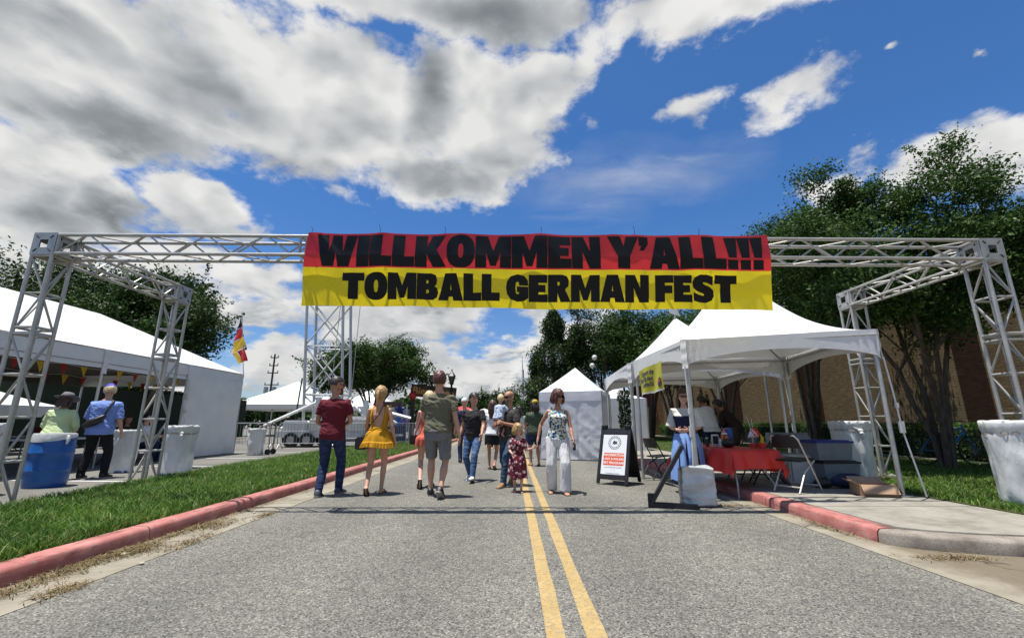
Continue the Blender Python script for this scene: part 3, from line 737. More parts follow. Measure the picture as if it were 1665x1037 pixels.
# ================================================================== FOLIAGE
def leaf_mat(name, lo, mid, hi, tr=.22):
    def fn(k, tc):
        r = k.n('ShaderNodeNewGeometry').outputs['Random Per Island']
        c = k.ramp(r, [(0, lo), (.55, mid), (1, hi)])
        n = k.noise(tc, 1.1, 3, .6).outputs[0]
        return k.mix(1.0, c, k.ramp(n, [(.3, (.62, .66, .6)), (.7, (1.25, 1.2, 1.1))]), 'MULTIPLY')
    return mat_node(name, fn, .58, .22, trans=tr)
L_CRAPE = leaf_mat('crape_leaves', (.018, .045, .011), (.042, .095, .020), (.095, .17, .038))
L_OAK = leaf_mat('oak_leaves', (.014, .034, .010), (.032, .070, .017), (.070, .125, .032))
L_CEDAR = leaf_mat('cedar_leaves', (.014, .032, .012), (.032, .064, .019), (.070, .115, .032))
L_HEDGE = leaf_mat('hedge_leaves', (.018, .050, .010), (.045, .11, .018), (.10, .20, .035))
def bark(k, tc):
    n = k.noise(k.vm('MULTIPLY', tc, (1, 1, .25)), 14, 6, .65).outputs[0]
    return k.ramp(n, [(.3, (.045, .034, .026)), (.7, (.16, .125, .095))]), n, .8, .02
M_BARK = mat_node('bark', bark, .9, .15)
def leaves(name, cen, size, m, up=.35, n_sides=4, elong=1.9):
    """leaf-sized folded diamonds at the given points"""
    cen = np.asarray(cen, np.float32); n = len(cen); nr = RNG.normal(0, 1, (n, 3)); nr[:, 2] = np.abs(nr[:, 2]) + up
    nr /= np.linalg.norm(nr, axis=1)[:, None]; t = RNG.normal(0, 1, (n, 3)); t -= nr * (t * nr).sum(1)[:, None]; t /= np.linalg.norm(t, axis=1)[:, None]
    s = np.cross(nr, t); L = (size * RNG.uniform(.6, 1.3, n))[:, None]; Wd = L / elong
    p = np.stack([cen - t * L * .5, cen + s * Wd * .5 + nr * Wd * .16, cen + t * L * .5, cen - s * Wd * .5 + nr * Wd * .16], 1).reshape(-1, 3)
    i = np.arange(n)[:, None] * 4
    return mesh_np(name, p, np.concatenate([i + np.array([[0, 1, 2]]), i + np.array([[0, 2, 3]])]), m)
def stems(mb, base, n, top, spread, r0, rng, fork=2, lean=(0, 0)):
    """multi-stem trunk; returns branch tips"""
    tips = []
    for i in range(n):
        a = 2 * PI * i / n + rng.uniform(-.4, .4); rr = spread * rng.uniform(.55, 1.0)
        end = Vector(base) + Vector((math.cos(a) * rr + lean[0], math.sin(a) * rr + lean[1], top * rng.uniform(.82, 1.05)))
        b0 = Vector(base) + Vector((math.cos(a) * r0 * 1.3, math.sin(a) * r0 * 1.3, -.05))
        pts = []
        for q in range(7):
            f = q / 6; p = b0.lerp(end, f); o = math.sin(f * PI) * .16 * spread
            p = p - Vector((math.cos(a), math.sin(a), 0)) * o + Vector((rng.uniform(-.05, .05), rng.uniform(-.05, .05), 0)) * (1 if 0 < q else 0)
            pts.append(p)
        mb.path(pts, [r0 * (1 - .55 * q / 6) for q in range(7)], 8)
        for kx in range(fork + 1):
            f0 = rng.uniform(.5, .95); p = pts[int(f0 * 6)]
            d = (end - b0).normalized() + Vector((rng.uniform(-.8, .8), rng.uniform(-.8, .8), rng.uniform(-.1, .5)))
            e = p + d.normalized() * rng.uniform(.8, 1.5) * top * .26
            mid = p.lerp(e, .5) + Vector((rng.uniform(-.1, .1), rng.uniform(-.1, .1), .05))
            mb.path([p, mid, e], [r0 * .38, r0 * .26, r0 * .1], 6); tips.append(e)
        tips.append(end)
    return tips
def crown_pts(tips, per, rad_, rng, flat_=.75, fly=0.06):
    out = []
    for t in tips:
        nn = int(per * rng.uniform(.6, 1.4)); r = rad_ * rng.uniform(.65, 1.25)
        sub = RNG.normal(0, 1, (12, 3)); sub /= np.linalg.norm(sub, axis=1)[:, None]; sub *= (r * RNG.uniform(.35, 1.05, 12))[:, None]; sub[:, 2] *= flat_
        w = RNG.integers(0, 12, nn); q = sub[w] + RNG.normal(0, r * .24, (nn, 3)); out.append(q + np.array(t))
        if fly and rng.random() < .6:                      # loose sprays that stand out of the outline
            d = RNG.normal(0, 1, 3); d[2] = abs(d[2]) * .6 + .1; d /= np.linalg.norm(d); s_ = RNG.uniform(.4, 1.0, int(nn * fly))[:, None]
            out.append(np.array(t) + d * s_ * r * 1.9 + RNG.normal(0, .05, (len(s_), 3)))
    return np.concatenate(out)
def tree(label, loc, h, spread, n, r0, per, crad, leaf, lm, seed, group=None, name='crape_myrtle', flat_=.75, extra=None, up=.35, blossom=0, lean=(0, 0), fork=3):
    rng = random.Random(seed)
    t = thing(name, label, 'tree', loc, 0, group)
    mb = MB(); tips = stems(mb, (0, 0, 0), n, h * .80, spread, r0, rng, fork, lean)
    mb.build('trunk', M_BARK, t, sharp=60)
    if extra: tips += [Vector(e) for e in extra]
    pts = crown_pts(tips, per, crad, rng, flat_)
    pts = pts[pts[:, 2] > h * .30]
    obj('crown', leaves('crown', pts, leaf, lm, up), None, t)
    if blossom:
        z = np.argsort(-pts[:, 2])[:len(pts) // 2]; pk = pts[RNG.choice(z, blossom)]
        bp = (pk[:, None, :] + RNG.normal(0, .045, (blossom, 14, 3))).reshape(-1, 3)
        o = obj('blossom', leaves('blossom', bp, .055, mat('white_blossom', (.62, .58, .52), .7, trans=.2), .2), None, t); o['kind'] = 'stuff'
    return t
G_ROW = 'crape myrtles along the brick building'
def dome(rng, n, c, rx, ry, rz):
    o = []
    for i in range(n):
        a = rng.uniform(0, 2 * PI); f = math.sqrt(rng.random()); z = rng.uniform(-.6, 1) * math.sqrt(max(0, 1 - f * f * .9))
        o.append((c[0] + rx * f * math.cos(a), c[1] + ry * f * math.sin(a), c[2] + rz * z))
    return o
rg = random.Random(3)
tree('nearest crape myrtle, tallest and widest dark crown at the right edge', (9.75, 10.3, .14), 6.4, 1.7, 5, .066, 1150, .62, .085, L_CRAPE, 11, G_ROW, blossom=42, fork=4,
     extra=dome(rg, 34, (-.1, -.3, 4.6), 2.8, 2.4, 1.9) + dome(rg, 12, (-.6, -.4, 3.7), 2.0, 1.8, .5) + dome(rg, 12, (-2.0, .6, 5.4), 1.4, 1.4, 1.2) + [(-.4, .3, 6.2), (0, .3, 6.5), (-.7, .3, 6.7), (.3, .2, 6.3), (-.2, .3, 6.8), (-1.0, .3, 6.4), (-1.15, .7, 6.2), (-1.7, .7, 5.7), (-1.9, .5, 6.2), (-.7, .6, 6.4), (-2.4, .6, 5.9)] + [(-2.7, .6, 5.4), (-2.2, 0, 5.9), (-1.3, 0, 6.7), (-1.6, .2, 7.3), (1.4, -1, 6.6), (2.1, -2.0, 6.0), (.4, -1, 7.1)])
tree('crape myrtle with slim stems behind the front canopy tent, second along the lawn', (10.4, 15.6, .14), 8.0, 1.7, 5, .075, 1000, .70, .10, L_CRAPE, 12, G_ROW, blossom=26,
     extra=dome(rg, 44, (-.2, 0, 5.3), 2.9, 2.5, 2.6) + [(-2.6, -.8, 5.6), (-3.0, -.5, 5.0)])
tree('crape myrtle seen through the open canopy tent, third along the lawn', (9.8, 20.5, .14), 6.4, 1.6, 5, .08, 640, .76, .12, L_CRAPE, 13, G_ROW, extra=dome(rg, 20, (0, 0, 5.2), 2.4, 2.4, 1.5))
tree('crape myrtle behind the bent-over person in the white shirt', (9.4, 26.0, .14), 7.0, 1.7, 5, .09, 430, .85, .14, L_CRAPE, 14, G_ROW, extra=dome(rg, 20, (0, 0, 5.4), 2.8, 2.6, 1.7))
tree('crape myrtle by the red canopied entrance, last along the lawn', (8.8, 33, .14), 7.6, 1.9, 4, .12, 430, 1.0, .16, L_CRAPE, 15, G_ROW, extra=dome(rg, 22, (0, 0, 6.0), 3.0, 2.8, 1.9))
tree('large tree at the right edge behind the gantry leg, near the building', (13.1, 8.0, .14), 6.2, 1.5, 5, .08, 1050, .7, .09, L_CRAPE, 16, G_ROW, blossom=26,
     extra=dome(rg, 34, (0, 0, 4.6), 2.5, 2.3, 1.9))
# background trees
tree('broad umbrella shaped tree with many stems behind the lift tower', (-9.6, 31, 0), 6.9, 3.0, 9, .085, 620, .85, .17, L_CRAPE, 21, None, 'spreading_tree', .6, extra=dome(rg, 40, (0, 0, 4.9), 4.1, 2.8, 2.0) + [(3.3, 0, 4.4), (3.9, 0, 3.9), (-3.4, 0, 3.5), (-3.9, 0, 4.2)], blossom=20)
G_L = 'big trees behind the left tent'
tree('tall dark oak behind the left end of the long white tent', (-31, 27, 0), 11.6, 3.6, 3, .26, 640, 1.5, .24, L_OAK, 22, G_L, 'oak_tree', extra=dome(rg, 50, (0, 0, 7.6), 6.0, 4, 3.6))
tree('dense dark oak behind the ridge of the long white tent', (-24.0, 27, 0), 10.4, 3.2, 3, .24, 640, 1.4, .24, L_OAK, 23, G_L, 'oak_tree', extra=dome(rg, 50, (0, 0, 6.9), 4.6, 3.6, 3.2))
tree('rounded dark oak nearest the German flag, behind the tent end', (-20.6, 24.5, 0), 8.6, 2.0, 3, .2, 620, .95, .20, L_OAK, 24, G_L, 'oak_tree', extra=dome(rg, 44, (0, 0, 5.6), 2.6, 2.6, 2.7))
tree('dark oak with its top cut by the left edge of the picture', (-37, 24, 0), 10.5, 3.4, 3, .26, 520, 1.6, .26, L_OAK, 25, G_L, 'oak_tree', extra=dome(rg, 40, (0, 0, 7.2), 5.0, 3.6, 3.4))
def conifer(label, loc, h, r, seed, per=3800, leaf=.17):
    rng = random.Random(seed); t = thing('cedar_tree', label, 'tree', loc, 0, 'cedars beyond the white pop-up tent')
    b = MB(); b.path([(0, 0, 0), (0, 0, h * .5), (0, 0, h * .97)], [.2, .13, .02], 8); 
    n = per; f = RNG.random(n) ** .75; z = h * (.06 + .94 * f)
    prof = r * (1 - f) ** .8 * (.75 + .3 * np.sin(f * 23 + seed)) + .12; a = RNG.uniform(0, 2 * PI, n)
    lob = 1 + .22 * np.sin(a * 5 + z * 1.7 + seed) + .14 * np.sin(a * 9 - z * 3)
    q = prof * lob * np.sqrt(RNG.uniform(.25, 1.0, n)); pts = np.c_[np.cos(a) * q, np.sin(a) * q, z] + RNG.normal(0, .12, (n, 3))
    for i in range(16):
        zz = h * (.12 + .8 * i / 16); aa = i * 2.4; rr = r * (1 - zz / h) * .8; b.tube((0, 0, zz), (math.cos(aa) * rr, math.sin(aa) * rr, zz + .2), .03, .01, 5)
    b.build('trunk', M_BARK, t, sharp=60); obj('crown', leaves('crown', pts, leaf, L_CEDAR, .1), None, t)
    return t
conifer('tallest pointed dark cedar beyond the white pop-up tent', (2.9, 30, 0), 8.7, 3.3, 31, 20000)
conifer('short narrow cedar at the left of the dark tree group', (1.75, 31, 0), 5.8, 1.6, 32, 7000)
conifer('bushy cedar between the tallest cedar and the loose-crowned tree', (4.3, 29.5, 0), 7.4, 2.7, 33, 14000)
tree('loose crowned tree with visible branches right of the cedars', (6.0, 29, 0), 8.6, 1.9, 4, .11, 380, .9, .16, L_OAK, 34, None, 'oak_tree', extra=dome(rg, 26, (.2, 0, 6.0), 2.2, 2.0, 2.2))
tree('dense broad tree behind the peaked canopy tents', (8.6, 28.5, 0), 8.9, 2.4, 4, .14, 520, 1.05, .17, L_CRAPE, 35, None, 'oak_tree', extra=dome(rg, 40, (0, 0, 5.9), 2.9, 2.4, 2.6))
tree('low round tree far down the street behind the bald man', (-1.9, 62, 0), 5.4, 2.2, 4, .14, 420, 1.1, .3, L_OAK, 36, 'far trees down the street', 'oak_tree', extra=dome(rg, 20, (0, 0, 3.4), 3.0, 2.2, 1.6))
tree('far low tree behind the white cap, down the street', (-7.0, 66, 0), 4.4, 2.6, 4, .14, 380, 1.1, .3, L_OAK, 37, 'far trees down the street', 'oak_tree', extra=dome(rg, 20, (0, 0, 2.7), 3.4, 2.2, 1.3))
tree('small roadside tree left of the white pop-up tent', (1.35, 38, 0), 3.6, .8, 3, .05, 260, .5, .16, L_CRAPE, 38, None, 'young_tree', extra=dome(rg, 10, (0, 0, 2.4), .9, .8, .8))
# hedge: clipped box of leaves
def hedge(label, x0, x1, y0, y1, z0, z1, dn, leaf):
    t = thing('hedge', label, 'hedge', ((x0 + x1) / 2, (y0 + y1) / 2, z0))
    def bump(p): return .035 * mnoise.noise(Vector(p) * 3.0)
    b = MB(); b.box(((x0 + x1) / 2, (y0 + y1) / 2, (z0 + z1) / 2), (x1 - x0 - .22, y1 - y0 - .2, z1 - z0 - .2)); b.build('stems', mat('hedge_shade', (.012, .02, .008), .9), t, world=True)  # solid dark core, shade between the leaves put into its colour
    L = y1 - y0; pts = []
    for area, fn in ((L * (x1 - x0), lambda n: np.c_[RNG.uniform(x0, x1, n), RNG.uniform(y0, y1, n), np.full(n, z1)]),
                     (L * (z1 - z0), lambda n: np.c_[np.full(n, x0), RNG.uniform(y0, y1, n), RNG.uniform(z0, z1, n)]),
                     ((x1 - x0) * (z1 - z0), lambda n: np.c_[RNG.uniform(x0, x1, n), np.full(n, y0), RNG.uniform(z0, z1, n)])):
        p = fn(int(area * dn)); pts.append(p + RNG.normal(0, .045, p.shape))
    pts = np.concatenate(pts) - np.array(t.location); obj('foliage', leaves('foliage', pts, leaf, L_HEDGE, .5), None, t)['kind'] = 'stuff'
hedge('long clipped green hedge below the brick wall', 12.3, 13.0, 5.4, 24.5, .14, 1.06, 900, .06)
hedge('clipped dark hedge further along the wall by the entrance', 12.0, 12.9, 27.5, 37, .14, .95, 420, .09)
# brown leaves added on the wall to stand for the trees' dappled shadow
t = thing('shadow_leaves', 'brown leaves added on the brick wall for dappled tree shadow', 'shadow_foliage', (WX - .05, 31, .1))
n = 9000; y = RNG.uniform(28.2, 33.4, n); z = RNG.random(n) ** 1.3 * 3.9; kx = z < 3.7 * (.55 + .45 * np.sin(y * 4.1) * np.sin(y * 1.7 + 2)) + .3
pts = np.c_[RNG.normal(0, .05, n), y - 31, z][kx]
obj('foliage', leaves('foliage', pts, .16, leaf_mat('shadow_dapple_brown', (.03, .022, .012), (.07, .05, .028), (.10, .085, .04)), .2), None, t)['kind'] = 'stuff'
b = MB(); [b.tube((0, -2.4 + i * .6, 0), (0, -2.3 + i * .6 + .2, 2.6), .02, .008, 5) for i in range(9)]; b.build('stem', M_BARK, t)
# evergreen column beside the pop-up tent
t = thing('columnar_shrub', 'narrow dark green column shrub between the white tents', 'shrub', (3.62, 14.4, 0))
n = 2600; z = RNG.uniform(.3, 2.15, n); a = RNG.uniform(0, 2 * PI, n); r = .2 * np.sqrt(RNG.uniform(.3, 1, n)) * (1 + .2 * np.sin(z * 9 + a * 3))
obj('foliage', leaves('foliage', np.c_[np.cos(a) * r, np.sin(a) * r, z], .075, L_CEDAR, .2), None, t); b = MB(); b.tube((0, 0, 0), (0, 0, 2), .03, .015, 6); b.lathe([(.16, 0), (.2, .34), (.18, .34)], 16); b.build('stem', M_BARK, t)

# far wood that closes the view at the end of the car park and street
n = 26000; x = RNG.uniform(-150, 70, n); tp = 4.2 + 1.6 * np.sin(x * .21) + 1.1 * np.sin(x * .53 + 2) + .6 * np.sin(x * 1.3)
pts = np.c_[x, RNG.uniform(96, 108, n), np.abs(tp) * np.sqrt(RNG.random(n)) + RNG.normal(0, .25, n)]
o = obj('treeline', leaves('treeline', pts, 1.1, L_OAK, .3, elong=1.3), None); o['kind'] = 'stuff'; o['label'] = 'low far treeline beyond the car park and street'

# ================================================================== TENTS
def tarp(k, tc):
    n = k.noise(tc, 1.6, 5, .6).outputs[0]; f = k.noise(k.vm('MULTIPLY', tc, (3, 3, 3)), 2.4, 4, .6, .8).outputs[0]
    return k.ramp(n, [(.3, (.70, .71, .71)), (.7, (.80, .805, .80))]), f, .10, .03
M_TARP = mat_node('white_tent_vinyl', tarp, .38, .45, trans=.06)
def tarp2(k, tc):
    n = k.noise(tc, 2.0, 5, .6).outputs[0]; f = k.noise(tc, 5, 4, .6, 1.2).outputs[0]
    return k.ramp(n, [(.3, (.70, .71, .75)), (.7, (.82, .83, .86))]), f, .16, .03
M_NYL = mat_node('white_nylon', tarp2, .5, .4, trans=.22)
M_POLE = mat('tent_pole', (.50, .50, .48), .4, .6, vary=.15)
M_POLEW = mat('white_pole', (.66, .66, .63), .45, .2, vary=.1)
M_STRAP = mat('black_strap', (.02, .02, .022), .7)
# -------- long frame tent on the left
tx0, tx1, ty0, ty1 = -10.45, -16.6, 1.8, 17.1; EZ = 2.97; RZ = 4.62; VZ = 2.50
tn = thing('frame_tent', 'long white frame tent with open side, grey shaded valance and hipped end', 'tent', (-13.5, 9.5, 0.03))
rx = (tx0 + tx1) / 2; r0y, r1y = ty0 + 3.0, ty1 - 3.1
def panel(a, b_, c, d_, n=8, m=6, sag=.03):
    A, B, Cc, D = map(Vector, (a, b_, c, d_)); b = MB()
    def fn(u, v):
        p = (A.lerp(B, u)).lerp(D.lerp(Cc, u), v); w = math.sin(u * PI) * math.sin(v * PI)
        return p - Vector((0, 0, sag * w + .012 * mnoise.noise(p * 1.3)))
    b.sheet(fn, n, m); return b
ys = [ty0, 5.1, 8.2, 11.25, 14.25, ty1]
for i in range(5):
    y0, y1 = ys[i], ys[i + 1]
    q0, q1 = max(y0, r0y) if i == 0 else y0, min(y1, r1y) if i == 4 else y1
    for s_, ex in ((0, tx0), (1, tx1)):
        if i == 0: pan = panel((ex, y0, EZ), (ex, y1, EZ), (rx, y1, RZ), (rx, r0y, RZ))
        elif i == 4: pan = panel((ex, y0, EZ), (ex, y1, EZ), (rx, r1y, RZ), (rx, y0, RZ)) if y0 < r1y else panel((ex, y0, EZ), (ex, y1, EZ), (rx, r1y, RZ), (rx, r1y, RZ))
        else: pan = panel((ex, y0, EZ), (ex, y1, EZ), (rx, min(y1, r1y), RZ), (rx, min(y0, r1y), RZ))
        pan.build('roof_panel', M_TARP, tn, world=True, sharp=60)
    b = MB(); b.sheet(lambda u, v: (tx0 + .012 * math.sin(u * 19) * v, y0 + .01 + (y1 - y0 - .02) * u, EZ - .005 - .012 * math.sin(u * PI) - v * (EZ - VZ)), 24, 3)
    vl = b.build('valance', M_TARP, tn, world=True, sharp=60)
    b = MB(); b.tube((tx0 + .012, y0, VZ + .11), (tx0 + .012, y1, VZ + .11), .006, n=6); b.tube((tx0 + .008, y0, EZ), (tx0 + .008, y1, EZ), .008, n=6)
    b.build('seam', mat('dark_red_seam', (.16, .05, .05), .7), vl, world=True)
M_SHADE = mat('tent_shade_dark', (.10, .09, .075), .9, vary=.2, vs_=2)  # dark sheets added below the roof: the tent's inner shade put into colour
for ex in (tx0, tx1):
    s_ = .03 if ex == tx0 else -.03
    b = MB(); b.sheet(lambda u, v: (ex - s_ * 1.5 + (rx - ex) * v, ty0 + .05 + (ty1 - ty0 - .1) * u + (r0y - ty0) * v * (1 - u) - (ty1 - r1y) * v * u, EZ - .05 + (RZ - EZ) * v - .03), 14, 6); b.build('shade_sheet', M_SHADE, tn, world=True, sharp=60)
for yy, sg in ((ty0, -1), (ty1, 1)):
    ry = r0y if sg < 0 else r1y
    panel((tx0, yy, EZ), (tx1, yy, EZ), (rx, ry, RZ), (rx, ry, RZ)).build('roof_panel', M_TARP, tn, world=True, sharp=60)
    panel((tx0, yy - .05 * sg, EZ - .06), (tx1, yy - .05 * sg, EZ - .06), (rx, ry, RZ - .09), (rx, ry, RZ - .09)).build('shade_sheet', M_SHADE, tn, world=True, sharp=60)
    b = MB(); b.sheet(lambda u, v: (tx0 + (tx1 - tx0) * u, yy, EZ - v * (EZ - VZ)), 20, 2); b.build('valance', M_TARP, tn, world=True)
b = MB(); b.sheet(lambda u, v: (tx1, ty0 + (ty1 - ty0) * u, EZ - v * (EZ - VZ)), 20, 2); b.build('valance', M_TARP, tn, world=True)
b = MB(); b.sheet(lambda u, v: (tx1 + .03, ty0 + (ty1 - ty0) * u, EZ - .02 - v * (EZ - VZ)), 20, 2); b.build('shade_sheet', M_SHADE, tn, world=True)
for y in ys:
    for x in (tx0 - .03, tx1 + .03):
        b = MB(); b.tube((x, y, .03), (x, y, EZ), .032, n=10); b.tube((x, y, .035), (x, y, .05), .09, n=10); b.build('post', M_POLEW, tn, world=True)
    b = MB(); b.tube((tx0, y, EZ - .04), (rx, min(max(y, r0y), r1y), RZ - .05), .028); b.tube((tx1, y, EZ - .04), (rx, min(max(y, r0y), r1y), RZ - .05), .028)
    b.tube((tx0, y, EZ - .5), (tx0 - .55, y, EZ + .1), .02) if True else 0
    b.build('rafter', M_POLE, tn, world=True)
    b = MB(); b.sheet(lambda u, v: (tx0 + .02 + .008 * math.sin(v * 14), y - .07 + .14 * u, EZ - v * .62), 3, 10); b.build('corner_flap', M_TARP, tn, world=True, sharp=60)
# side wall on the last bay
b = MB()
def wallfn(u, v):
    y = 14.2 + u * (ty1 - 14.2); z = .06 + v * (VZ + .1)
    return (tx0 + .03 + .02 * math.sin(u * 21) * (1 - v) + .03 * mnoise.noise((y * 2, z * 1.2, 0)) + (.02 if .47 < u < .5 else 0), y, z)
b.sheet(wallfn, 40, 14); b.build('side_wall', M_TARP, tn, world=True, sharp=70)
b = MB(); b.path([(tx0 + .07, 14.24, 2.5), (tx0 + .09, 14.25, 1.9), (tx0 + .06, 14.2, 1.5), (tx0 + .1, 14.3, 1.15), (tx0 + .05, 14.2, .9)], .012, 6); b.box((tx0 + .08, 14.24, 1.95), (.06, .07, .2)); b.box((tx0 + .08, 14.27, 1.5), (.05, .12, .1)); b.build('tie_strap', M_POLEW, tn, world=True)
hedge('tall dark evergreen hedge behind the long white tent', -21.2, -20.0, 9, 34, .03, 2.9, 150, .18)
# bunting
bu = thing('bunting', 'string of red and yellow pennants hanging under the tent valance', 'bunting', (-10.75, 9, 2.45))
M_PY = mat('pennant_yellow', (.75, .52, .05), .7, trans=.3); M_PR = mat('pennant_red', (.42, .03, .03), .7, trans=.3)
for j, xb in enumerate((-10.72, -12.2)):
    pts = [(xb, 3 + i * .5, 2.52 - .06 * math.sin(i * PI / 3) ** 2 - j * .1) for i in range(28)]
    b = MB(); b.path(pts, .006, 5); b.build('cord', M_POLEW, bu, world=True)
    for i in range(25):
        y = 3.2 + i * .52; b = MB(); a = .085; z = 2.50 - j * .1
        b.add([(xb, y - a, z), (xb + .01, y + a, z), (xb + .03 * math.sin(i), y + .02, z - .25), (xb - .012, y - a, z), (xb - .002, y + a, z), (xb - .012 + .03 * math.sin(i), y + .02, z - .25)], [(0, 1, 2), (5, 4, 3), (0, 3, 4, 1), (1, 4, 5, 2), (2, 5, 3, 0)])
        b.build('pennant', M_PY if i % 2 else M_PR, bu, world=True, sharp=None)
# -------- high peak frame canopies on the right
def scallop(u): return math.sin(u * PI) ** .55 if 0 < u < 1 else 0.0
def canopy(label, cs, peak, eave, vdrop, vmid, poles, name='canopy_tent', ex=1.45):
    """cs: four corners (x, y) anticlockwise from front left; curved hipped roof, scalloped valances, posts"""
    c = [Vector((x, y, z)) for (x, y), z in zip(cs, eave)]; pk = Vector(peak)
    t = thing(name, label, 'tent', (pk.x, pk.y, 0))
    for i in range(4):
        a, b_ = c[i], c[(i + 1) % 4]; b = MB()
        def fn(u, v):
            e = a.lerp(b_, u); p = e.lerp(pk, v); z = e.z + (pk.z - e.z) * (v ** ex) ; return Vector((p.x, p.y, z + .01 * mnoise.noise(p * 2)))
        b.sheet(fn, 14, 16); b.build('roof_panel', M_TARP, t, world=True, sharp=70)
        b = MB(); nrm = (b_ - a).cross(Vector((0, 0, 1))).normalized()
        def vf(u, v):
            e = a.lerp(b_, u); d = vdrop - (vdrop - vmid) * scallop(u); cr = max(0, 1 - min(u, 1 - u) / .16)
            pull = .016 * cr * math.sin((u if u < .5 else 1 - u) * 150 + v * 4)
            return e + nrm * (pull + .008) - Vector((0, 0, d * v + .002))
        b.sheet(vf, 60, 6); b.build('valance', M_TARP, t, world=True, sharp=70)
    for i in range(4):
        p = c[i]; q = (pk - p); q.z = 0; p = p + q.normalized() * .05; zb = poles[i]
        b = MB(); b.tube((p.x, p.y, zb), (p.x, p.y, p.z), .03, n=10); b.tube((p.x, p.y, zb), (p.x, p.y, zb + .012), .08, n=10); b.build('post', M_POLE, t, world=True)
        b = MB(); n_ = c[(i + 1) % 4]; m_ = p.lerp(n_, .25)
        b.tube(p + Vector((0, 0, -.08)), c[(i + 1) % 4] + Vector((0, 0, -.08)), .022); b.path([Vector((p.lerp(pk, v).x, p.lerp(pk, v).y, p.z + (pk.z - p.z) * v ** ex - .09)) for v in (0, .15, .3, .45, .6, .75, .88, .97)], .02); b.build('roof_rail', M_POLE, t, world=True)
        o2 = (p - pk); o2.z = 0; o2 = o2.normalized()
        b = MB(); b.sheet(lambda u, v: p + o2 * .07 + Vector((-o2.y, o2.x, 0)) * (u - .5) * .1 + Vector((.006 * math.sin(v * 16), 0, -v * (vdrop + .02))), 3, 12); b.build('corner_flap', M_TARP, t, world=True, sharp=70)
    b = MB(); b.tube(pk - Vector((0, 0, .7)), pk + Vector((0, 0, .05)), .03, n=10); b.build('king_pole', M_POLE, t, world=True)
    # ratchet straps and guy poles at the two street posts
    for i in (0, 1):
        p = c[i]; q = (pk - p); q.z = 0; q.normalize()
        b = MB(); b.path([p - q * .03 + Vector((0, 0, -.42)), p - q * .05 + Vector((.02, 0, -1.0)), p - q * .06 + Vector((.03, 0, -1.45)), p - q * .16 + Vector((.05, 0, -(p.z - poles[i]) + .02))], .011, 6)
        b.box(p - q * .06 + Vector((.03, 0, -1.42)), (.05, .05, .16)); b.box(p - q * .055 + Vector((.025, 0, -1.12)), (.035, .035, .07)); b.build('tie_strap', M_POLEW, t, world=True)
    return t
canopy('front white canopy tent with scalloped valance, over the red covered table', [(2.74, 6.92), (5.42, 6.42), (5.85, 9.35), (2.62, 9.42)], (4.15, 7.95, 4.05), (2.42, 2.49, 2.5, 2.42), .44, .22, (0, .14, .14, 0), ex=1.95)
canopy('second white canopy tent behind the front one, with a small pennant on its peak', [(2.60, 9.72), (5.95, 9.72), (6.1, 13.1), (2.80, 13.2)], (4.35, 11.4, 3.86), (2.42, 2.46, 2.46, 2.42), .42, .2, (0, .14, .14, 0))
t = thing('pennant_flag', 'small white pennant standing on the second canopy peak', 'flag', (4.35, 11.4, 3.85))
b = MB(); b.tube((4.35, 11.4, 3.85), (4.35, 11.4, 4.35), .012); b.build('pole', M_POLE, t, world=True)
b = MB(); b.add([(4.33, 11.38, 4.36), (4.17, 11.3, 3.98), (4.5, 11.42, 3.9), (4.33, 11.40, 4.36), (4.17, 11.32, 3.98), (4.5, 11.44, 3.9)], [(0, 1, 2), (5, 4, 3), (0, 3, 4, 1), (1, 4, 5, 2), (2, 5, 3, 0)]); b.build('cloth', M_TARP, t, world=True, sharp=None)
# -------- white pop-up tent with walls
pc = [(0.90, 14.65), (2.80, 13.95), (3.5, 15.95), (1.6, 16.65)]; pe = 2.12
t = thing('popup_tent', 'white pop-up tent closed with creased nylon walls', 'tent', (2.2, 15.3, 0))
pk = Vector((2.2, 15.3, 3.0))
for i in range(4):
    a = Vector((*pc[i], pe)); c_ = Vector((*pc[(i + 1) % 4], pe)); nrm = (c_ - a).cross(Vector((0, 0, 1))).normalized()
    b = MB(); b.sheet(lambda u, v: (lambda e: Vector((e.lerp(pk, v).x, e.lerp(pk, v).y, e.z + (pk.z - e.z) * v ** 1.08)))(a.lerp(c_, u)), 10, 8); b.build('roof_panel', M_NYL, t, world=True, sharp=60)
    b = MB(); b.sheet(lambda u, v: a.lerp(c_, u) + nrm * (.02 + .008 * math.sin(u * 24)) - Vector((0, 0, v * .3 + .004)), 24, 3); b.build('valance', M_NYL, t, world=True, sharp=60)
    def wf(u, v):
        p = a.lerp(c_, u) - Vector((0, 0, .05 + v * (pe - .08))); w = -.010 * (math.exp(-((u - .25) / .008) ** 2) + math.exp(-((u - .8) / .008) ** 2) + math.exp(-((v - .36) / .008) ** 2) + math.exp(-((v - .68) / .008) ** 2)) + .012 * (1 - 3 * abs(mnoise.noise((p.x * 2.2 + p.z, p.y * 2.2, p.z * 1.8)))) + .009 * (1 - 3 * abs(mnoise.noise((p.x * 4, p.y * 4 + p.z * 3, p.z * 3)))) - .03 * math.exp(-((u - .62) / .012) ** 2)
        return p + nrm * (w * (.25 + .75 * v))
    b = MB(); b.sheet(wf, 50, 40); b.build('side_wall', M_NYL, t, world=True, sharp=80)
    b = MB(); b.tube((a.x, a.y, 0), (a.x, a.y, pe), .02); b.build('post', M_POLE, t, world=True)
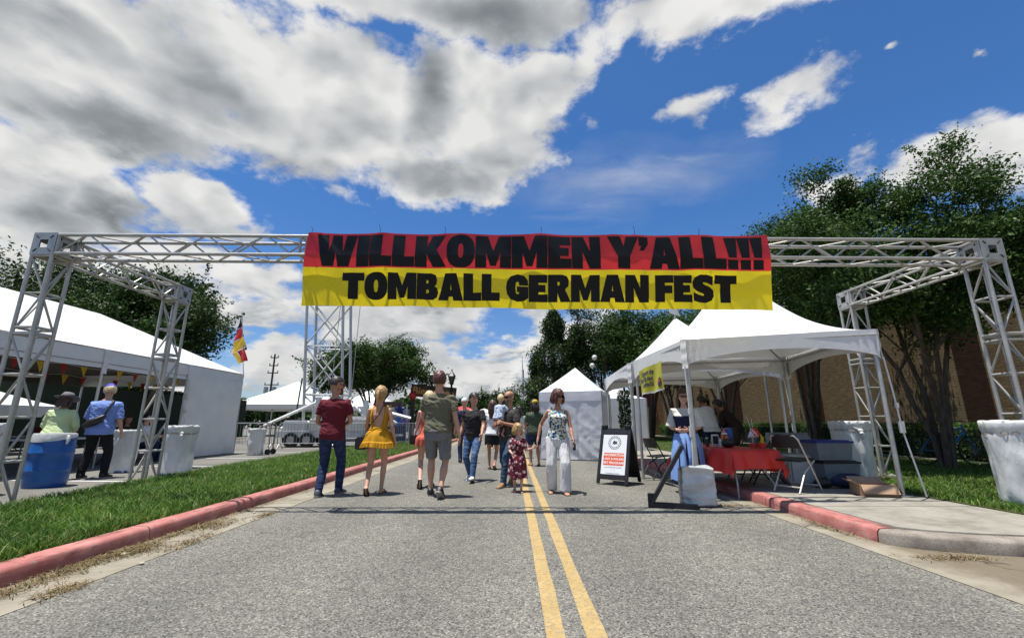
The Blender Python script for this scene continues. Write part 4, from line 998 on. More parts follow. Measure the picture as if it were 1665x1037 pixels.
# -------- far white tents
def far_tent(label, cx, cy, w, d, ez, pz, grp='white tents in the distance', wall=False):
    t = thing('marquee', label, 'tent', (cx, cy, 0), 0, grp); c = [(-w / 2, -d / 2), (w / 2, -d / 2), (w / 2, d / 2), (-w / 2, d / 2)]
    for i in range(4):
        a = Vector((*c[i], ez)); e = Vector((*c[(i + 1) % 4], ez)); p = Vector((0, 0, pz))
        b = MB(); b.sheet(lambda u, v: (lambda q: Vector((q.lerp(p, v).x, q.lerp(p, v).y, q.z + (p.z - q.z) * v ** 1.25)))(a.lerp(e, u)), 6, 6); b.build('roof_panel', M_TARP, t)
        b = MB(); b.sheet(lambda u, v: a.lerp(e, u) - Vector((0, 0, v * (ez - .1 if wall else .4))), 6, 1); b.build('valance', M_TARP, t)
        b = MB(); b.tube((c[i][0], c[i][1], 0), (c[i][0], c[i][1], ez), .05); b.build('post', M_POLE, t)
far_tent('large white marquee behind the trailer, left of the lift tower', -20.3, 42, 8.6, 8, 2.7, 5.0)
far_tent('white marquee peeking out right of the lift tower', -14.5, 46, 6, 6, 2.7, 4.6)
far_tent('tiny white tent down the street beside the grey poles', 0.6, 56, 3, 3, 2.3, 3.3, wall=True)
far_tent('white tent far down the street behind the woman with the high bun', -.7, 66, 5, 4, 3.3, 4.3, wall=True)
far_tent('white tent seen past the pop-up tent on its right side', 4.2, 18.2, 1.8, 2.4, 2.05, 2.5, wall=True)
far_tent('white pyramid tent seen through the open left tent behind the hat', -19.2, 16.0, 3.2, 3.2, 1.75, 2.45)

def stall(label, x, y, w, col, h=2.9):
    t = thing('market_stall', label, 'stall', (x, y, 0), 0, 'stalls down the street'); m = mat('awning_%d_%d_%d' % tuple(int(c * 99) for c in col), col, .7, trans=.15)
    for sx in (-1, 1):
        for sy in (-1, 1): b = MB(); b.tube((sx * w / 2, sy * 1.3, 0), (sx * w / 2, sy * 1.3, h * .8), .04); b.build('post', M_POLE, t)
    b = MB(); b.add([(-w / 2 - .1, -1.4, h * .8), (w / 2 + .1, -1.4, h * .8), (w / 2 + .1, 1.4, h * .8), (-w / 2 - .1, 1.4, h * .8), (0, 0, h)], [(0, 1, 4), (1, 2, 4), (2, 3, 4), (3, 0, 4), (3, 2, 1, 0)]); b.build('awning', m, t, sharp=20)
    b = MB(); b.box((0, -1.38, h * .8 - .14), (w + .2, .02, .28)); b.build('valance', m, t); b = MB(); b.box((0, -1.2, .5), (w * .9, .5, 1.0)); b.build('counter', mat('stall_counter', (.25, .2, .16), .8), t)
for a in (('red topped stall down the street left of the walkers', -5.0, 46, 3, (.5, .04, .04)), ('blue topped stall down the street left of the walkers', -8.6, 50, 3, (.04, .12, .42)), ('white topped stall down the street near the far tree', -3.4, 55, 3, (.7, .7, .68)), ('yellow topped stall far down the street', 2.6, 52, 3, (.6, .42, .05)), ('green topped stall beside the tall cedar', 4.6, 48, 3, (.06, .22, .08))): stall(*a)

# ================================================================== BARRELS AND BINS
M_BLUE = mat('blue_plastic', (.012, .10, .36), .32, vary=.14, vs_=4, spec=.5, bump=.1, bs=14)
def bagfn(k, tc):
    f = k.noise(k.vm('MULTIPLY', tc, (1.6, 1.6, .6)), 6, 4, .55, 1.2).outputs[0]
    return k.ramp(k.noise(tc, 3, 4, .6).outputs[0], [(.3, (.62, .64, .63)), (.7, (.80, .81, .80))]), f, .45, .02
M_BAG = mat_node('white_bin_bag', bagfn, .28, .5, trans=.12)
M_TAPE = mat('clear_packing_tape', (.40, .36, .30), .3, vary=.2)
def barrel(label, x, y, z, sc=1.0, rz=0.0, bagrim=True):
    t = thing('plastic_barrel', label, 'barrel', (x, y, z), rz, 'barrels used as bins'); R = .29 * sc; H = .88 * sc
    pr = [(R * .93, 0), (R * .96, .03), (R * .985, .1), (R, .27 * H), (R * 1.0, .30 * H), (R * 1.025, .31 * H), (R * 1.025, .325 * H), (R, .335 * H), (R * 1.01, .5 * H), (R * 1.01, .63 * H), (R * 1.035, .64 * H), (R * 1.035, .655 * H), (R * 1.01, .665 * H), (R * .985, .9 * H), (R * .96, H), (R * .9, H), (R * .9, .6 * H)]
    b = MB(); b.lathe(pr, 40); b.build('drum', M_BLUE, t, sharp=50)
    if bagrim:
        b = MB(); b.lathe([(R * .985 + .006, H * .93), (R * .985, H * .985), (R * .94, H + .012), (R * .88, H - .02), (R * .84, H * .5)], 40, cap=False, fn=lambda p, i, j: p + Vector((0, 0, (.055 * math.sin(j * .16) - .02 + .012 * mnoise.noise((j * .9, i, 2))) if i == 0 else 0)) + p * 0)
        b.build('bin_bag', M_BAG, t, sharp=70)
        b = MB(); b.path([(R * 1.0, -.06, H * .96), (R * 1.06, -.07, H * .9), (R * 1.04, -.08, H * .82)], [.02, .03, .018], 7, round_=True); b.build('bag_knot', M_BAG, t)
    return t
def lined_bin(label, x, y, z, sc=1.0, rz=0.0, seed=1, blue_base=False, tape=True):
    t = thing('lined_bin', label, 'trash bin', (x, y, z), rz, 'bins wrapped in white bags'); R = .285 * sc; H = .99 * sc; N = 64
    def wr(p, i, j):
        a = 2 * PI * j / N; n = .024 * mnoise.noise((math.cos(a) * 3 + seed, math.sin(a) * 3, p.z * 3)) + .014 * (1 - 3 * abs(mnoise.noise((math.cos(a) * 3.4 + p.z * 2.2 + seed, math.sin(a) * 3.4, p.z * 1.2)))) + .010 * mnoise.noise((math.cos(a) * 9 + seed, math.sin(a) * 9, p.z * 7 + a * 2)) + .008 * math.sin(a * 17 + p.z * 6 + seed) * (p.z / H) ** 3
        d = Vector((p.x, p.y, 0)); d = d.normalized() if d.length > 1e-5 else d
        return p + d * n + Vector((0, 0, .015 * mnoise.noise((math.cos(a) * 4, math.sin(a) * 4, seed)) * (1 if p.z > H * .97 else 0)))
    prof = [(R * .78, .0), (R * .92, .015)] + [(R * (.93 + .08 * q / 14) , .03 + (H * .82 - .03) * q / 14) for q in range(15)] + [(R * .99, H * .85), (R * 1.04, H * .88), (R * 1.06, H * .96), (R * 1.04, H), (R * .96, H + .006), (R * .9, H - .03), (R * .85, H * .6)]
    b = MB(); b.lathe(prof, N, fn=wr, cap=False); b.build('bin_bag', M_BAG, t, sharp=70)
    if blue_base:
        b = MB(); b.lathe([(R * .93, -.001), (R * .955, .012), (R * .955, .05), (R * .9, .06)], 32); b.build('drum', M_BLUE, t)
    else:
        b = MB(); b.lathe([(R * .7, .0), (R * .84, .008), (R * .84, .4), (R * .3, .4)], 24); b.build('drum', mat('grey_drum', (.22, .23, .24), .5), t)
    if tape:
        b = MB(); rr = []
        for z0, r0 in ((H * .825, 1.035), (H * .86, 1.035)):
            rr.append([(R * r0 * math.cos(2 * PI * i / 40), R * r0 * math.sin(2 * PI * i / 40), z0 + .012 * math.sin(i * .3)) for i in range(40)])
        b.rings(rr, False); b.build('tape_band', M_TAPE, t, sharp=60)
        b = MB(); a = -PI / 2 + .45; px, py = R * 1.07 * math.cos(a), R * 1.07 * math.sin(a)
        b.ell((px, py, H * .84), (.045, .035, .04), 10, 7); b.path([(px, py, H * .84), (px * 1.08, py * 1.08, H * .8), (px * 1.05 + .02, py * 1.05, H * .72)], [.022, .034, .02], 7, round_=True); b.path([(px, py, H * .84), (px * .98 - .09, py * 1.06, H * .9)], [.02, .008], 6); b.build('bag_knot', M_BAG, t)
    return t
barrel('open blue plastic barrel on the parking lot behind the left gantry leg', -8.28, 8.25, .03, 1.03)
lined_bin('white bagged bin with a blue base behind the legs of the man in blue', -9.0, 10.6, .03, .95, .8, 11, True, False)
lined_bin('white wrapped bin cut by the left edge of the picture', -8.42, 7.1, .03, 1.1, .4, 3)
lined_bin('white wrapped bin with a blue base, behind the left rear gantry leg', -7.42, 10.2, .03, 1.05, .2, 5, True)
lined_bin('white wrapped bin half hidden against the tent side wall', -8.3, 11.5, .03, .95, 1.2, 6, tape=False)
lined_bin('small white wrapped bin at the far end of the tent beside the barricade', -9.15, 16.3, .03, .92, .7, 7, tape=False)
lined_bin('large white wrapped bin with taped rim at the right edge, on the lawn', 6.45, 5.82, .145, 1.02, 0, 8)
lined_bin('white wrapped bin in the shade behind the right rear gantry leg', 6.15, 8.25, .145, 1.02, -.6, 9)
for (x, y) in ((-8.75, 16.15), (-8.62, 16.5)):
    pass
t = thing('hand_truck', 'black wheeled dolly behind the small white bin by the barricade', 'dolly', (-8.72, 16.4, .03)); MB_ = MB()
MB_.path([(0, 0, .1), (0, 0, 1.05), (0, .1, 1.15)], .018, 6); MB_.path([(0, .28, .1), (0, .28, 1.05), (0, .18, 1.15)], .018, 6); MB_.box((-.1, .14, .06), (.22, .3, .02)); MB_.build('frame', M_STRAP, t)
for yy in (-.05, .33):
    b = MB(); b.tube((-.0, yy - .025, .1), (-.0, yy + .025, .1), .1, n=16); b.build('wheel', mat('black_rubber', (.015, .015, .015), .8), t)
M_RUB = MATS['black_rubber']
# ================================================================== BARRICADES
M_GALV = mat('galvanised_steel', (.36, .37, .38), .45, .7, vary=.2)
def barricade():
    t = thing('barricade', 'steel crowd barricade', 'barricade', (0, 0, 0)); w = 2.25; h = 1.1
    b = MB(); r = .12
    b.path([(-w / 2, 0, .22), (-w / 2, 0, h - r), (-w / 2 + r * .3, 0, h - r * .3), (-w / 2 + r, 0, h), (w / 2 - r, 0, h), (w / 2 - r * .3, 0, h - r * .3), (w / 2, 0, h - r), (w / 2, 0, .22)], .021, 8); b.tube((-w / 2, 0, .24), (w / 2, 0, .24), .019); b.build('frame', M_GALV, t)
    me = None
    for i in range(15):
        x = -w / 2 + (i + 1) * w / 16
        if me is None: b = MB(); b.tube((0, 0, .24), (0, 0, h), .0085, n=6); o = b.build('bar', M_GALV, t); me = o.data
        else: o = obj('bar', me, None, t)
        o.location.x = x
    for x in (-w / 2 + .12, w / 2 - .12):
        b = MB(); b.path([(x, -.3, .0), (x, -.2, .05), (x, -.05, .22), (x, .05, .22), (x, .2, .05), (x, .3, .0)], .02, 6); b.build('foot', M_GALV, t)
    return t
bc = barricade()
spots = [(-11.55, 20.0, .03, 'steel barricade at the left end of the row, beside the tent'), (-9.2, 20.05, -.02, 'steel barricade in front of the trailer wheel'), (-6.85, 20.1, .02, 'steel barricade behind the man in the maroon shirt'),
         (-5.35, 21.4, 1.18, 'steel barricade turned along the verge behind the woman in yellow'), (-4.95, 23.6, 1.42, 'second steel barricade turned along the verge'), (-4.72, 25.9, 1.45, 'third steel barricade along the verge, toward the booth'), (-4.55, 28.2, 1.5, 'last steel barricade along the verge, partly behind the coral dress')]
for i, (x, y, rz, lb) in enumerate(spots):
    o = bc if i == 0 else copy_tree(bc); o.location = (x, y, .03); o.rotation_euler.z = rz; o['label'] = lb; o['group'] = 'crowd barricades'
# ================================================================== LIFT TOWER ON ITS TRAILER
M_WMET = mat('white_painted_steel', (.60, .61, .60), .45, .1, vary=.12, vs_=3); M_GREYP = mat('grey_panel', (.34, .35, .35), .5)
tr = thing('lift_trailer', 'white trailer with folding outriggers carrying a tall lattice lift tower', 'trailer', (-8.4, 22.4, .03))
b = MB(); b.box((-8.6, 22.2, .72), (5.0, 1.7, .16)); b.box((-8.6, 21.32, .62), (5.0, .1, .3)); b.box((-6.2, 22.0, .55), (1.8, .25, .1)); b.build('bed', M_WMET, tr, world=True, bevel=.015)
b = MB(); b.box((-10.25, 21.9, .86), (1.15, 1.2, .8)); b.build('engine_box', M_WMET, tr, world=True, bevel=.06)
for x in (-9.15, -8.25, -7.35):
    b = MB(); b.box((x, 21.5, 1.02), (.8, .5, .55)); b.build('locker', mat('cream_panel', (.55, .54, .48), .5), tr, world=True, bevel=.02)
for x in (-10.3, -9.55, -6.6):
    for yy in (21.25, 23.0):
        b = MB(); b.tube((x, yy - .1, .36), (x, yy + .1, .36), .34, n=24); w_ = b.build('wheel', M_RUB, tr, world=True, sharp=40)
        b = MB(); b.tube((x, yy - .112, .36), (x, yy + .112, .36), .18, n=16); b.build('rim', M_GREYP, w_, world=True)
for (p0, p1) in (((-11.8, 21.5, 1.0), (-9.35, 21.6, 2.15)), ((-10.9, 21.4, .9), (-9.3, 21.5, 1.25)), ((-4.9, 21.8, 1.35), (-7.0, 21.7, 1.9)), ((-5.6, 21.9, 1.1), (-7.1, 21.8, 2.1)), ((-9.0, 21.9, 1.2), (-8.0, 22.4, 2.4)), ((-7.0, 21.9, 1.2), (-8.0, 22.4, 2.2))):
    b = MB(); p0 = Vector(p0); p1 = Vector(p1); b.path([p0, p1], .075, 4); b.build('outrigger', M_WMET, tr, world=True, sharp=30)
b = MB(); b.box((-9.3, 21.5, 1.6), (.2, .2, 1.5)); b.box((-7.05, 21.6, 1.55), (.2, .2, 1.3)); b.box((-8.2, 21.55, 1.38), (2.2, .12, .14)); b.build('outrigger_post', M_WMET, tr, world=True, bevel=.01)
M_LAT = mat('lattice_paint', (.50, .52, .52), .45, .3, vary=.1)
x0, x1, y0, y1 = -10.05, -8.2, 21.8, 22.9; ztop = 9.2; LEAN = .075
def ln(x, y, z): return (x - LEAN * (z - .8), y, z)
b = MB()
for x in (x0, x1):
    for yy in (y0, y1): b.path([(x, yy, .8), (x - LEAN * (ztop - .8), yy, ztop)], .075, 4)
tw = b.build('lift_tower', M_LAT, tr, world=True, sharp=20)
zs = [.8, 2.5, 4.9, 7.3, 9.2]
for i, z in enumerate(zs):
    for (a, c) in (((x0, y0), (x1, y0)), ((x1, y0), (x1, y1)), ((x1, y1), (x0, y1)), ((x0, y1), (x0, y0))):
        rod('rung', ln(*a, z), ln(*c, z), .035, M_LAT, tw, 6)
        if i < len(zs) - 1 and a[1] == c[1]:
            rod('brace', ln(*a, z + .06), ln(*c, zs[i + 1] - .06), .042, M_LAT, tw, 4); rod('brace', ln(*c, z + .06), ln(*a, zs[i + 1] - .06), .042, M_LAT, tw, 4)
for (x, yy) in ((-9.2, 22.5), (-8.15, 22.5)): rod('cable', (x, yy, .9), (x + .15, yy, 9.1), .018, M_GREYP, tw, 5)
# ================================================================== FLAG, POLES, LAMPS
fl = thing('german_flag', 'black, red and gold German flag draped on a thin pole at the tent corner', 'flag', (-10.55, 17.3, .03))
b = MB(); b.path([(-10.5, 17.3, .03), (-10.55, 17.3, 3.0), (-10.95, 17.3, 5.5)], [.02, .018, .012], 8); b.build('pole', M_POLE, fl, world=True)
FB = {'flag_black': (.012, .012, .014), 'flag_red': (.55, .03, .03), 'flag_gold': (.75, .50, .035)}
FM = {n_: mat(n_, c, .7, vary=.1, trans=.25) for n_, c in FB.items()}
def fpt(u, v):                                   # pixel of the photo -> point in the flag's plane at its distance
    x = u - 832.5; y = 518.5 - v; f = 715.0
    return Vector((x, f * math.cos(_P) - y * math.sin(_P), f * math.sin(_P) + y * math.cos(_P))) * (17.3 / (f * math.cos(_P) - y * math.sin(_P))) + Vector((0, 0, 1.12))
for n_, quads in (('flag_black', [((391, 517), (393.5, 518), (393, 531), (385.5, 536)), ((398, 566), (400.5, 560), (401, 568), (396, 570))]),
                  ('flag_red', [((385.5, 536), (393, 531), (396, 547), (379.5, 556)), ((385.5, 571), (398, 565), (402.5, 586), (395, 588))]),
                  ('flag_gold', [((379.5, 556), (396, 547), (400, 562), (377, 576)), ((378, 575), (386, 571), (394.5, 588), (389, 592))])):
    b = MB()
    for q in quads:
        A, B, Cc, D = [fpt(*p) for p in q]
        b.sheet(lambda u, v: (A.lerp(B, u)).lerp(D.lerp(Cc, u), v) + Vector((0, .03 * math.sin((u + v) * 4), 0)), 8, 8)
    b.build('flag_band', FM[n_], fl, world=True, sharp=None, solid=.004)
def utility(label, x, y, h, r=.16, arms=True):
    t = thing('utility_pole', label, 'utility pole', (x, y, 0), 0, 'utility poles'); b = MB(); b.tube((0, 0, 0), (0, 0, h), r, r * .7); b.build('pole', mat('dark_pole_wood', (.05, .042, .036), .9), t)
    if arms:
        for z, w in ((h - .5, .9), (h - 1.6, 1.0), (h - 2.6, 1.2), (h - 4.2, 1.6)):
            b = MB(); b.box((0, 0, z), (w * 1.2, .12, .12)); a = b.build('cross_arm', MATS['dark_pole_wood'], t)
            for s_ in (-1, 1): b = MB(); b.tube((s_ * w * .55, 0, z + .05), (s_ * w * .55, 0, z + .32), .07); b.build('insulator', M_GREYP, a)
        for s_ in (-1, 1): b = MB(); b.tube((s_ * .55, -.2, h - 5.4), (s_ * .55, -.2, h - 4.5), .28, n=12); b.build('transformer', M_GREYP, t)
    return t
utility('black utility pole with insulators and transformers behind the marquee', -32.6, 60, 10.4)
utility('thin dark pole right of the silver spire', 1.95, 75, 10.0, .12, False)
utility('short dark pole left of the silver spire', 1.15, 70, 6.4, .1, False)
utility('lowest dark pole left of the silver spire', .85, 80, 5.6, .12, False)
t = thing('silver_spire', 'tall pale spire like mast far down the street', 'mast', (1.66, 70, 0)); b = MB(); b.path([(0, 0, 0), (0, 0, 6.3), (0, 0, 8.3), (0, 0, 11.6)], [.26, .26, .16, .03], 10); b.build('mast', mat('pale_mast', (.6, .61, .62), .5), t)
t = thing('pole', 'slim grey pole in front of the marquee, leaning slightly', 'pole', (-17.4, 36, 0)); b = MB(); b.tube((0, 0, 0), (.3, 0, 4.7), .06); b.build('shaft', MATS['dark_pole_wood'], t)
M_LAMPB = mat('black_lantern', (.012, .012, .013), .4, .4); M_GLASS = mat('frosted_lamp_glass', (.30, .31, .32), .2)
def lantern(label, x, y, hz):
    t = thing('lantern', label, 'lantern', (x, y, hz), 0, 'lanterns on the Biergarten arch')
    b = MB(); b.tube((0, 0, -1.2), (0, 0, 0), .07); b.lathe([(.10, 0), (.16, .06), (.12, .1)], 6); b.lathe([(.3, .58), (.22, .66), (.1, .84), (.04, .9), (.05, .98), (.01, 1.08)], 6); b.build('frame', M_LAMPB, t)
    b = MB(); b.lathe([(.12, .1), (.24, .58)], 6); b.build('glass', mat('smoked_glass', (.06, .065, .07), .1, spec=.8), t)
    b = MB(); [b.tube((.125 * math.cos(i * PI / 3), .125 * math.sin(i * PI / 3), .1), (.25 * math.cos(i * PI / 3), .25 * math.sin(i * PI / 3), .6), .018, n=5) for i in range(6)]; b.build('bar', M_LAMPB, t)
    return t
lantern('black lantern left of the green shirted man\'s head', -5.47, 30.2, 3.75); lantern('black lantern half behind the green shirted man\'s head', -4.12, 30.2, 3.68)
ar = thing('biergarten_arch', 'dark wooden arch with a sloping sign lettered Biergarten and a red ball', 'sign', (-5.9, 30.3, 0))
M_WOODD = mat('dark_sign_wood', (.055, .030, .018), .7); M_ORL = mat('orange_lettering', (.55, .26, .07), .6)
b = MB(); b.box((-6.72, 30.3, 1.35), (.26, .26, 2.7)); b.box((-3.9, 30.3, 1.35), (.26, .26, 2.7)); b.build('post', M_WOODD, ar, world=True, bevel=.01)
b = MB(); b.box((-5.35, 30.3, 3.2), (3.1, .14, .82), R=Matrix.Rotation(rad(5), 3, 'Y')); bd = b.build('sign_board', M_WOODD, ar, world=True, bevel=.02)
b = MB(); b.box((-4.9, 30.28, 2.62), (2.5, .1, .1)); b.build('trim', mat('red_trim', (.45, .03, .03), .5), ar, world=True)
me = text_mesh('Biergarten', .68, .012); o = obj('lettering', me, M_ORL, ar); o.rotation_euler = (PI / 2, rad(5), 0); o.location = (.55, -.08, 2.98)
b = MB(); b.ell((-6.72, 30.2, 2.95), (.27, .27, .27), 16, 10); b.build('ball', mat('red_ball', (.5, .03, .03), .4), ar, world=True)
# street lamp with two globes right of the cedars
t = thing('globe_lamp', 'pair of white globe lamps on a slim pole before the dark trees', 'street lamp', (4.62, 24.6, 0))
b = MB(); b.tube((0, 0, 0), (0, 0, 4.5), .05, .04); b.path([(-.1, 0, 4.28), (0, 0, 4.35), (.12, 0, 4.62)], .03, 6); b.build('pole', M_LAMPB, t)
for (x, z) in ((-.12, 4.26), (.03, 4.72)): b = MB(); b.ell((x, 0, z), (.15, .15, .15), 14, 9); b.build('globe', mat('white_globe', (.75, .74, .70), .3, trans=.2), t)
# prize booth behind the barricades
bt = thing('prize_booth', 'carnival game booth with striped counter and white frame behind the barricades', 'booth', (-7.4, 29.5, 0))
b = MB(); [b.tube((x, y, 0), (x, y, 2.3), .05) for x in (-9.0, -6.7) for y in (28.6, 30.4)]; b.build('post', M_WMET, bt, world=True)
b = MB(); b.box((-7.85, 30.4, 1.3), (2.3, .05, 1.5)); b.build('back_panel', mat('booth_panel', (.55, .55, .6), .7), bt, world=True); b = MB(); b.box((-7.85, 28.5, .5), (2.3, .12, 1.0)); b.build('counter', mat('booth_navy', (.03, .035, .09), .6), bt, world=True)
b = MB(); b.box((-8.75, 32.4, 2.45), (1.7, .2, .4)); b.build('awning', mat('booth_awning', (.32, .22, .16), .7), bt, world=True)
def plush(label, x, y, z, r, col, star=False):
    t = thing('plush_toy', label, 'plush toy', (x, y, z), 0, 'plush prizes in the booth'); m = mat('plush_%d_%d_%d' % tuple(int(c * 99) for c in col), col, .9, sheen=.3)
    b = MB()
    if star:
        pl = [((r if i % 2 == 0 else r * .45) * math.sin(i * PI / 5), (r if i % 2 == 0 else r * .45) * math.cos(i * PI / 5)) for i in range(10)]
        n = 10; b.add([(p, -.06, q) for p, q in pl] + [(p, .06, q) for p, q in pl] + [(0, -.16, 0), (0, .16, 0)], [(i, (i + 1) % n, n + (i + 1) % n, n + i) for i in range(n)] + [(i, 20, (i + 1) % n) for i in range(n)] + [(n + i, n + (i + 1) % n, 21) for i in range(n)]); b.build('body', m, t)
    else:
        b.ell((0, 0, 0), (r * .8, r * .6, r), 12, 8); b.build('body', m, t); b = MB(); b.ell((0, -.05, r * 1.25), (r * .6, r * .55, r * .55), 12, 8); h_ = b.build('head', m, t)
        for s_ in (-1, 1): b = MB(); b.ell((s_ * r * .45, 0, r * 1.75), (r * .2, r * .12, r * .22), 8, 6); b.build('ear', m, h_); b = MB(); b.ell((s_ * r * .85, -.05, r * .2), (r * .35, r * .25, r * .2), 8, 6); b.build('arm', m, t)
    return t
plush('hot pink plush toy hanging top left in the booth', -8.55, 28.7, 2.25, .3, (.65, .05, .22)); plush('white and pink plush toy below the hot pink one', -8.5, 28.6, 1.55, .27, (.7, .45, .5))
plush('golden tan plush toy in the middle of the booth', -7.85, 28.6, 1.75, .28, (.52, .32, .12)); plush('dark blue star shaped plush at the right of the booth', -7.15, 28.6, 1.95, .42, (.02, .03, .16), True)
plush('pale yellow plush toy sitting low in the booth', -7.75, 28.5, 1.15, .25, (.65, .55, .22)); plush('bright blue plush toy at the lower right of the booth', -7.15, 28.5, 1.15, .24, (.05, .16, .55)); plush('black plush toy at the lower left of the booth', -8.4, 28.5, 1.12, .27, (.015, .015, .03))
plush('purple plush toy at the lower right corner of the booth', -6.8, 28.5, 1.2, .2, (.25, .12, .4))
# ================================================================== SANDWICH BOARD
M_BPL = mat('black_plastic', (.014, .014, .016), .42, vary=.2); M_POST = mat('poster_white', (.72, .75, .78), .35, vary=.02); M_OR = mat('poster_orange', (.70, .10, .035), .4, vary=.03); M_INK = mat('poster_ink', (.04, .04, .045), .5); M_WINK = mat('white_ink', (.8, .8, .8), .5, vary=.02)
sb = thing('sandwich_board', 'black A-frame sign with a white poster: INFORMATION, LOST & FOUND, FEST PROGRAMS', 'sign', (2.06, 8.95, 0), rad(-36))
def leaf_frame(sgn):
    q = thing('x', None, None); bpy.data.objects.remove(q)
    R = Matrix.Rotation(sgn * rad(19), 3, 'X'); o = Vector((0, 0, 1.02)); b = MB(); w = .62; L = 1.06
    def pt(x, z, y=0): return o + R @ Vector((x, y, -z))
    for x in (-w / 2 + .03, w / 2 - .03): b.box(pt(x, L / 2), (.06, .045, L), R=R)
    b.box(pt(0, .06), (w - .122, .045, .12), R=R); b.box(pt(0, L - .13), (w - .122, .045, .09), R=R)
    for x in (-w / 2 + .07, w / 2 - .07): b.box(pt(x, -.03), (.12, .05, .07), R=R)
    fr = b.build('leaf', M_BPL, sb, bevel=.006)
    b = MB(); b.box(pt(0, .52, .004), (w - .125, .02, .80), R=R); b.build('panel', M_BPL, fr)
    return pt, R, fr
ptb, Rb, frb = leaf_frame(1); ptf, Rf, frf = leaf_frame(-1)
b = MB(); b.box(ptf(0, .525, -.012), (.485, .006, .79), R=Rf); po = b.build('poster', M_POST, sb)
def on_poster(name, me, x, z, m, off=-.0165):
    o = obj(name, me, m, sb); o.rotation_mode = 'QUATERNION'; o.rotation_quaternion = (Rf @ Matrix.Rotation(PI / 2, 3, 'X')).to_quaternion(); o.location = ptf(x, z, off); return o
b = MB(); n = 24
def rrect(w, h, r): return [(sx * (w / 2 - r) + r * math.cos(a), sy * (h / 2 - r) + r * math.sin(a)) for (sx, sy, a0) in ((1, 1, 0), (-1, 1, PI / 2), (-1, -1, PI), (1, -1, 3 * PI / 2)) for a in [a0 + PI / 2 * q / 5 for q in range(6)]]
on_poster('orange_panel', curve_mesh([rrect(.42, .235, .03)]), 0, .60, M_OR)
for i, s_ in enumerate(('INFORMATION', 'LOST & FOUND', 'FEST PROGRAMS')): on_poster('lettering', text_mesh(s_, .058 if i else .062, .0014), 0, .545 + i * .072, M_WINK, -.0180)
for i, s_ in enumerate(('www.TomballGermanFest', '', 'TomballGermanFest')):
    if s_: on_poster('lettering', text_mesh(s_, .033), 0, .765 + i * .055, M_INK)
for x_, s_ in ((-.03, 'f'), (.03, 'o')): on_poster('icon', text_mesh(s_, .036), x_, .82, M_INK)
ring = lambda r0, r1, n=40: [[(r * math.cos(2 * PI * i / n), r * math.sin(2 * PI * i / n)) for i in range(n)] for r in (r0, r1)]
me = curve_mesh(ring(.098, .090) + [[(x + .012 * math.cos(a), y + .012 * math.sin(a)) for a in [2 * PI * q / 8 for q in range(8)]] for x, y in [(.122 * math.cos(t_), .122 * math.sin(t_)) for t_ in [2 * PI * i / 22 for i in range(22)]]]
                + [[(-.05, -.03), (-.03, .03), (0, .045), (.02, .02), (.05, .035), (.045, -.005), (.06, -.03), (.02, -.02), (0, -.045), (-.02, -.02)]])
on_poster('round_emblem', me, 0, .285, M_INK)
# second A-frame seen edge-on, with a silver weight bag against it
s2 = thing('sign_stand', 'black A-frame sign stand seen edge-on, leaning at the front tent post', 'sign', (2.14, 6.42, 0), rad(-19))
b = MB(); R = Matrix.Rotation(rad(31), 3, 'Y'); b.box((.0, .12, .42), (.05, .42, .92), R=R); b.build('leaf', M_BPL, s2, bevel=.006)
b = MB(); b.box((.06, -.02, .035), (.62, .07, .07)); b.box((-.22, -.02, .09), (.1, .075, .18)); b.build('foot', M_BPL, s2, bevel=.006)
M_SILV = mat_node('silver_sheet', lambda k, tc: (k.ramp(k.noise(tc, 4, 4, .6).outputs[0], [(.3, (.50, .52, .53)), (.7, (.66, .68, .69))]), k.noise(tc, 9, 5, .6, 2.0).outputs[0], .6, .02), .30, .6, metal=.35)
sv = thing('weight_bag', 'crumpled silver weight bag standing at the front tent post', 'weight bag', (2.60, 6.55, .004))
b = MB(); N = 40
def sl(p, i, j):
    a = 2 * PI * j / N; c, s_ = math.cos(a), math.sin(a); e = .45; x = .245 * math.copysign(abs(c) ** e, c); y = .10 * math.copysign(abs(s_) ** e, s_)
    z = p.z; k_ = 1 + .05 * math.sin(z * 7); w = .018 * mnoise.noise((x * 7, y * 9, z * 6)) + .012 * mnoise.noise((x * 16, y * 14, z * 15 + x * 9))
    return Vector((x * k_ * p.x / max(1e-6, c) if False else x * k_ * (Vector((p.x, p.y)).length) + w, y * (Vector((p.x, p.y)).length) + w * 1.2, z + (.02 * math.sin(a * 2) if z > .4 else 0)))
b.lathe([(.55, .0), (.98, .012)] + [(1.0 - .04 * abs(math.sin(q)), .04 + q * .028) for q in range(17)] + [(.98, .51), (.8, .52), (.2, .515)], N, fn=sl); b.build('bag', M_SILV, sv, sharp=60)
# ================================================================== TABLE, CHAIRS, TUBS
M_CLOTH = mat('red_tablecloth', (.72, .035, .022), .42, vary=.12, vs_=3, trans=.08, bump=.2, bs=8)
tbx, tby, tba = 3.64, 7.98, rad(7)
tb = thing('folding_table', 'long folding table with grey legs under the red cloth', 'table', (tbx, tby, 0), tba)
b = MB(); b.box((0, 0, .70), (.76, 1.83, .04)); b.build('table_top', M_GREYP, tb, bevel=.008)
for yy in (-.74, .74):
    for x in (-.3, .3):
        zb = 0 if x < 0 else (.0 if yy < 0 else .14)
        b = MB(); b.path([(x * .85, yy, .68), (x * .85, yy, .38), (x * 1.0, yy - .10 * (1 if yy < 0 else -1), .22), (x * 1.0, yy - .10 * (1 if yy < 0 else -1), zb)], .015, 8); b.build('leg', M_GALV, tb)
    b = MB(); b.tube((-.26, yy, .5), (.26, yy, .5), .012); b.build('stretcher', M_GALV, tb)
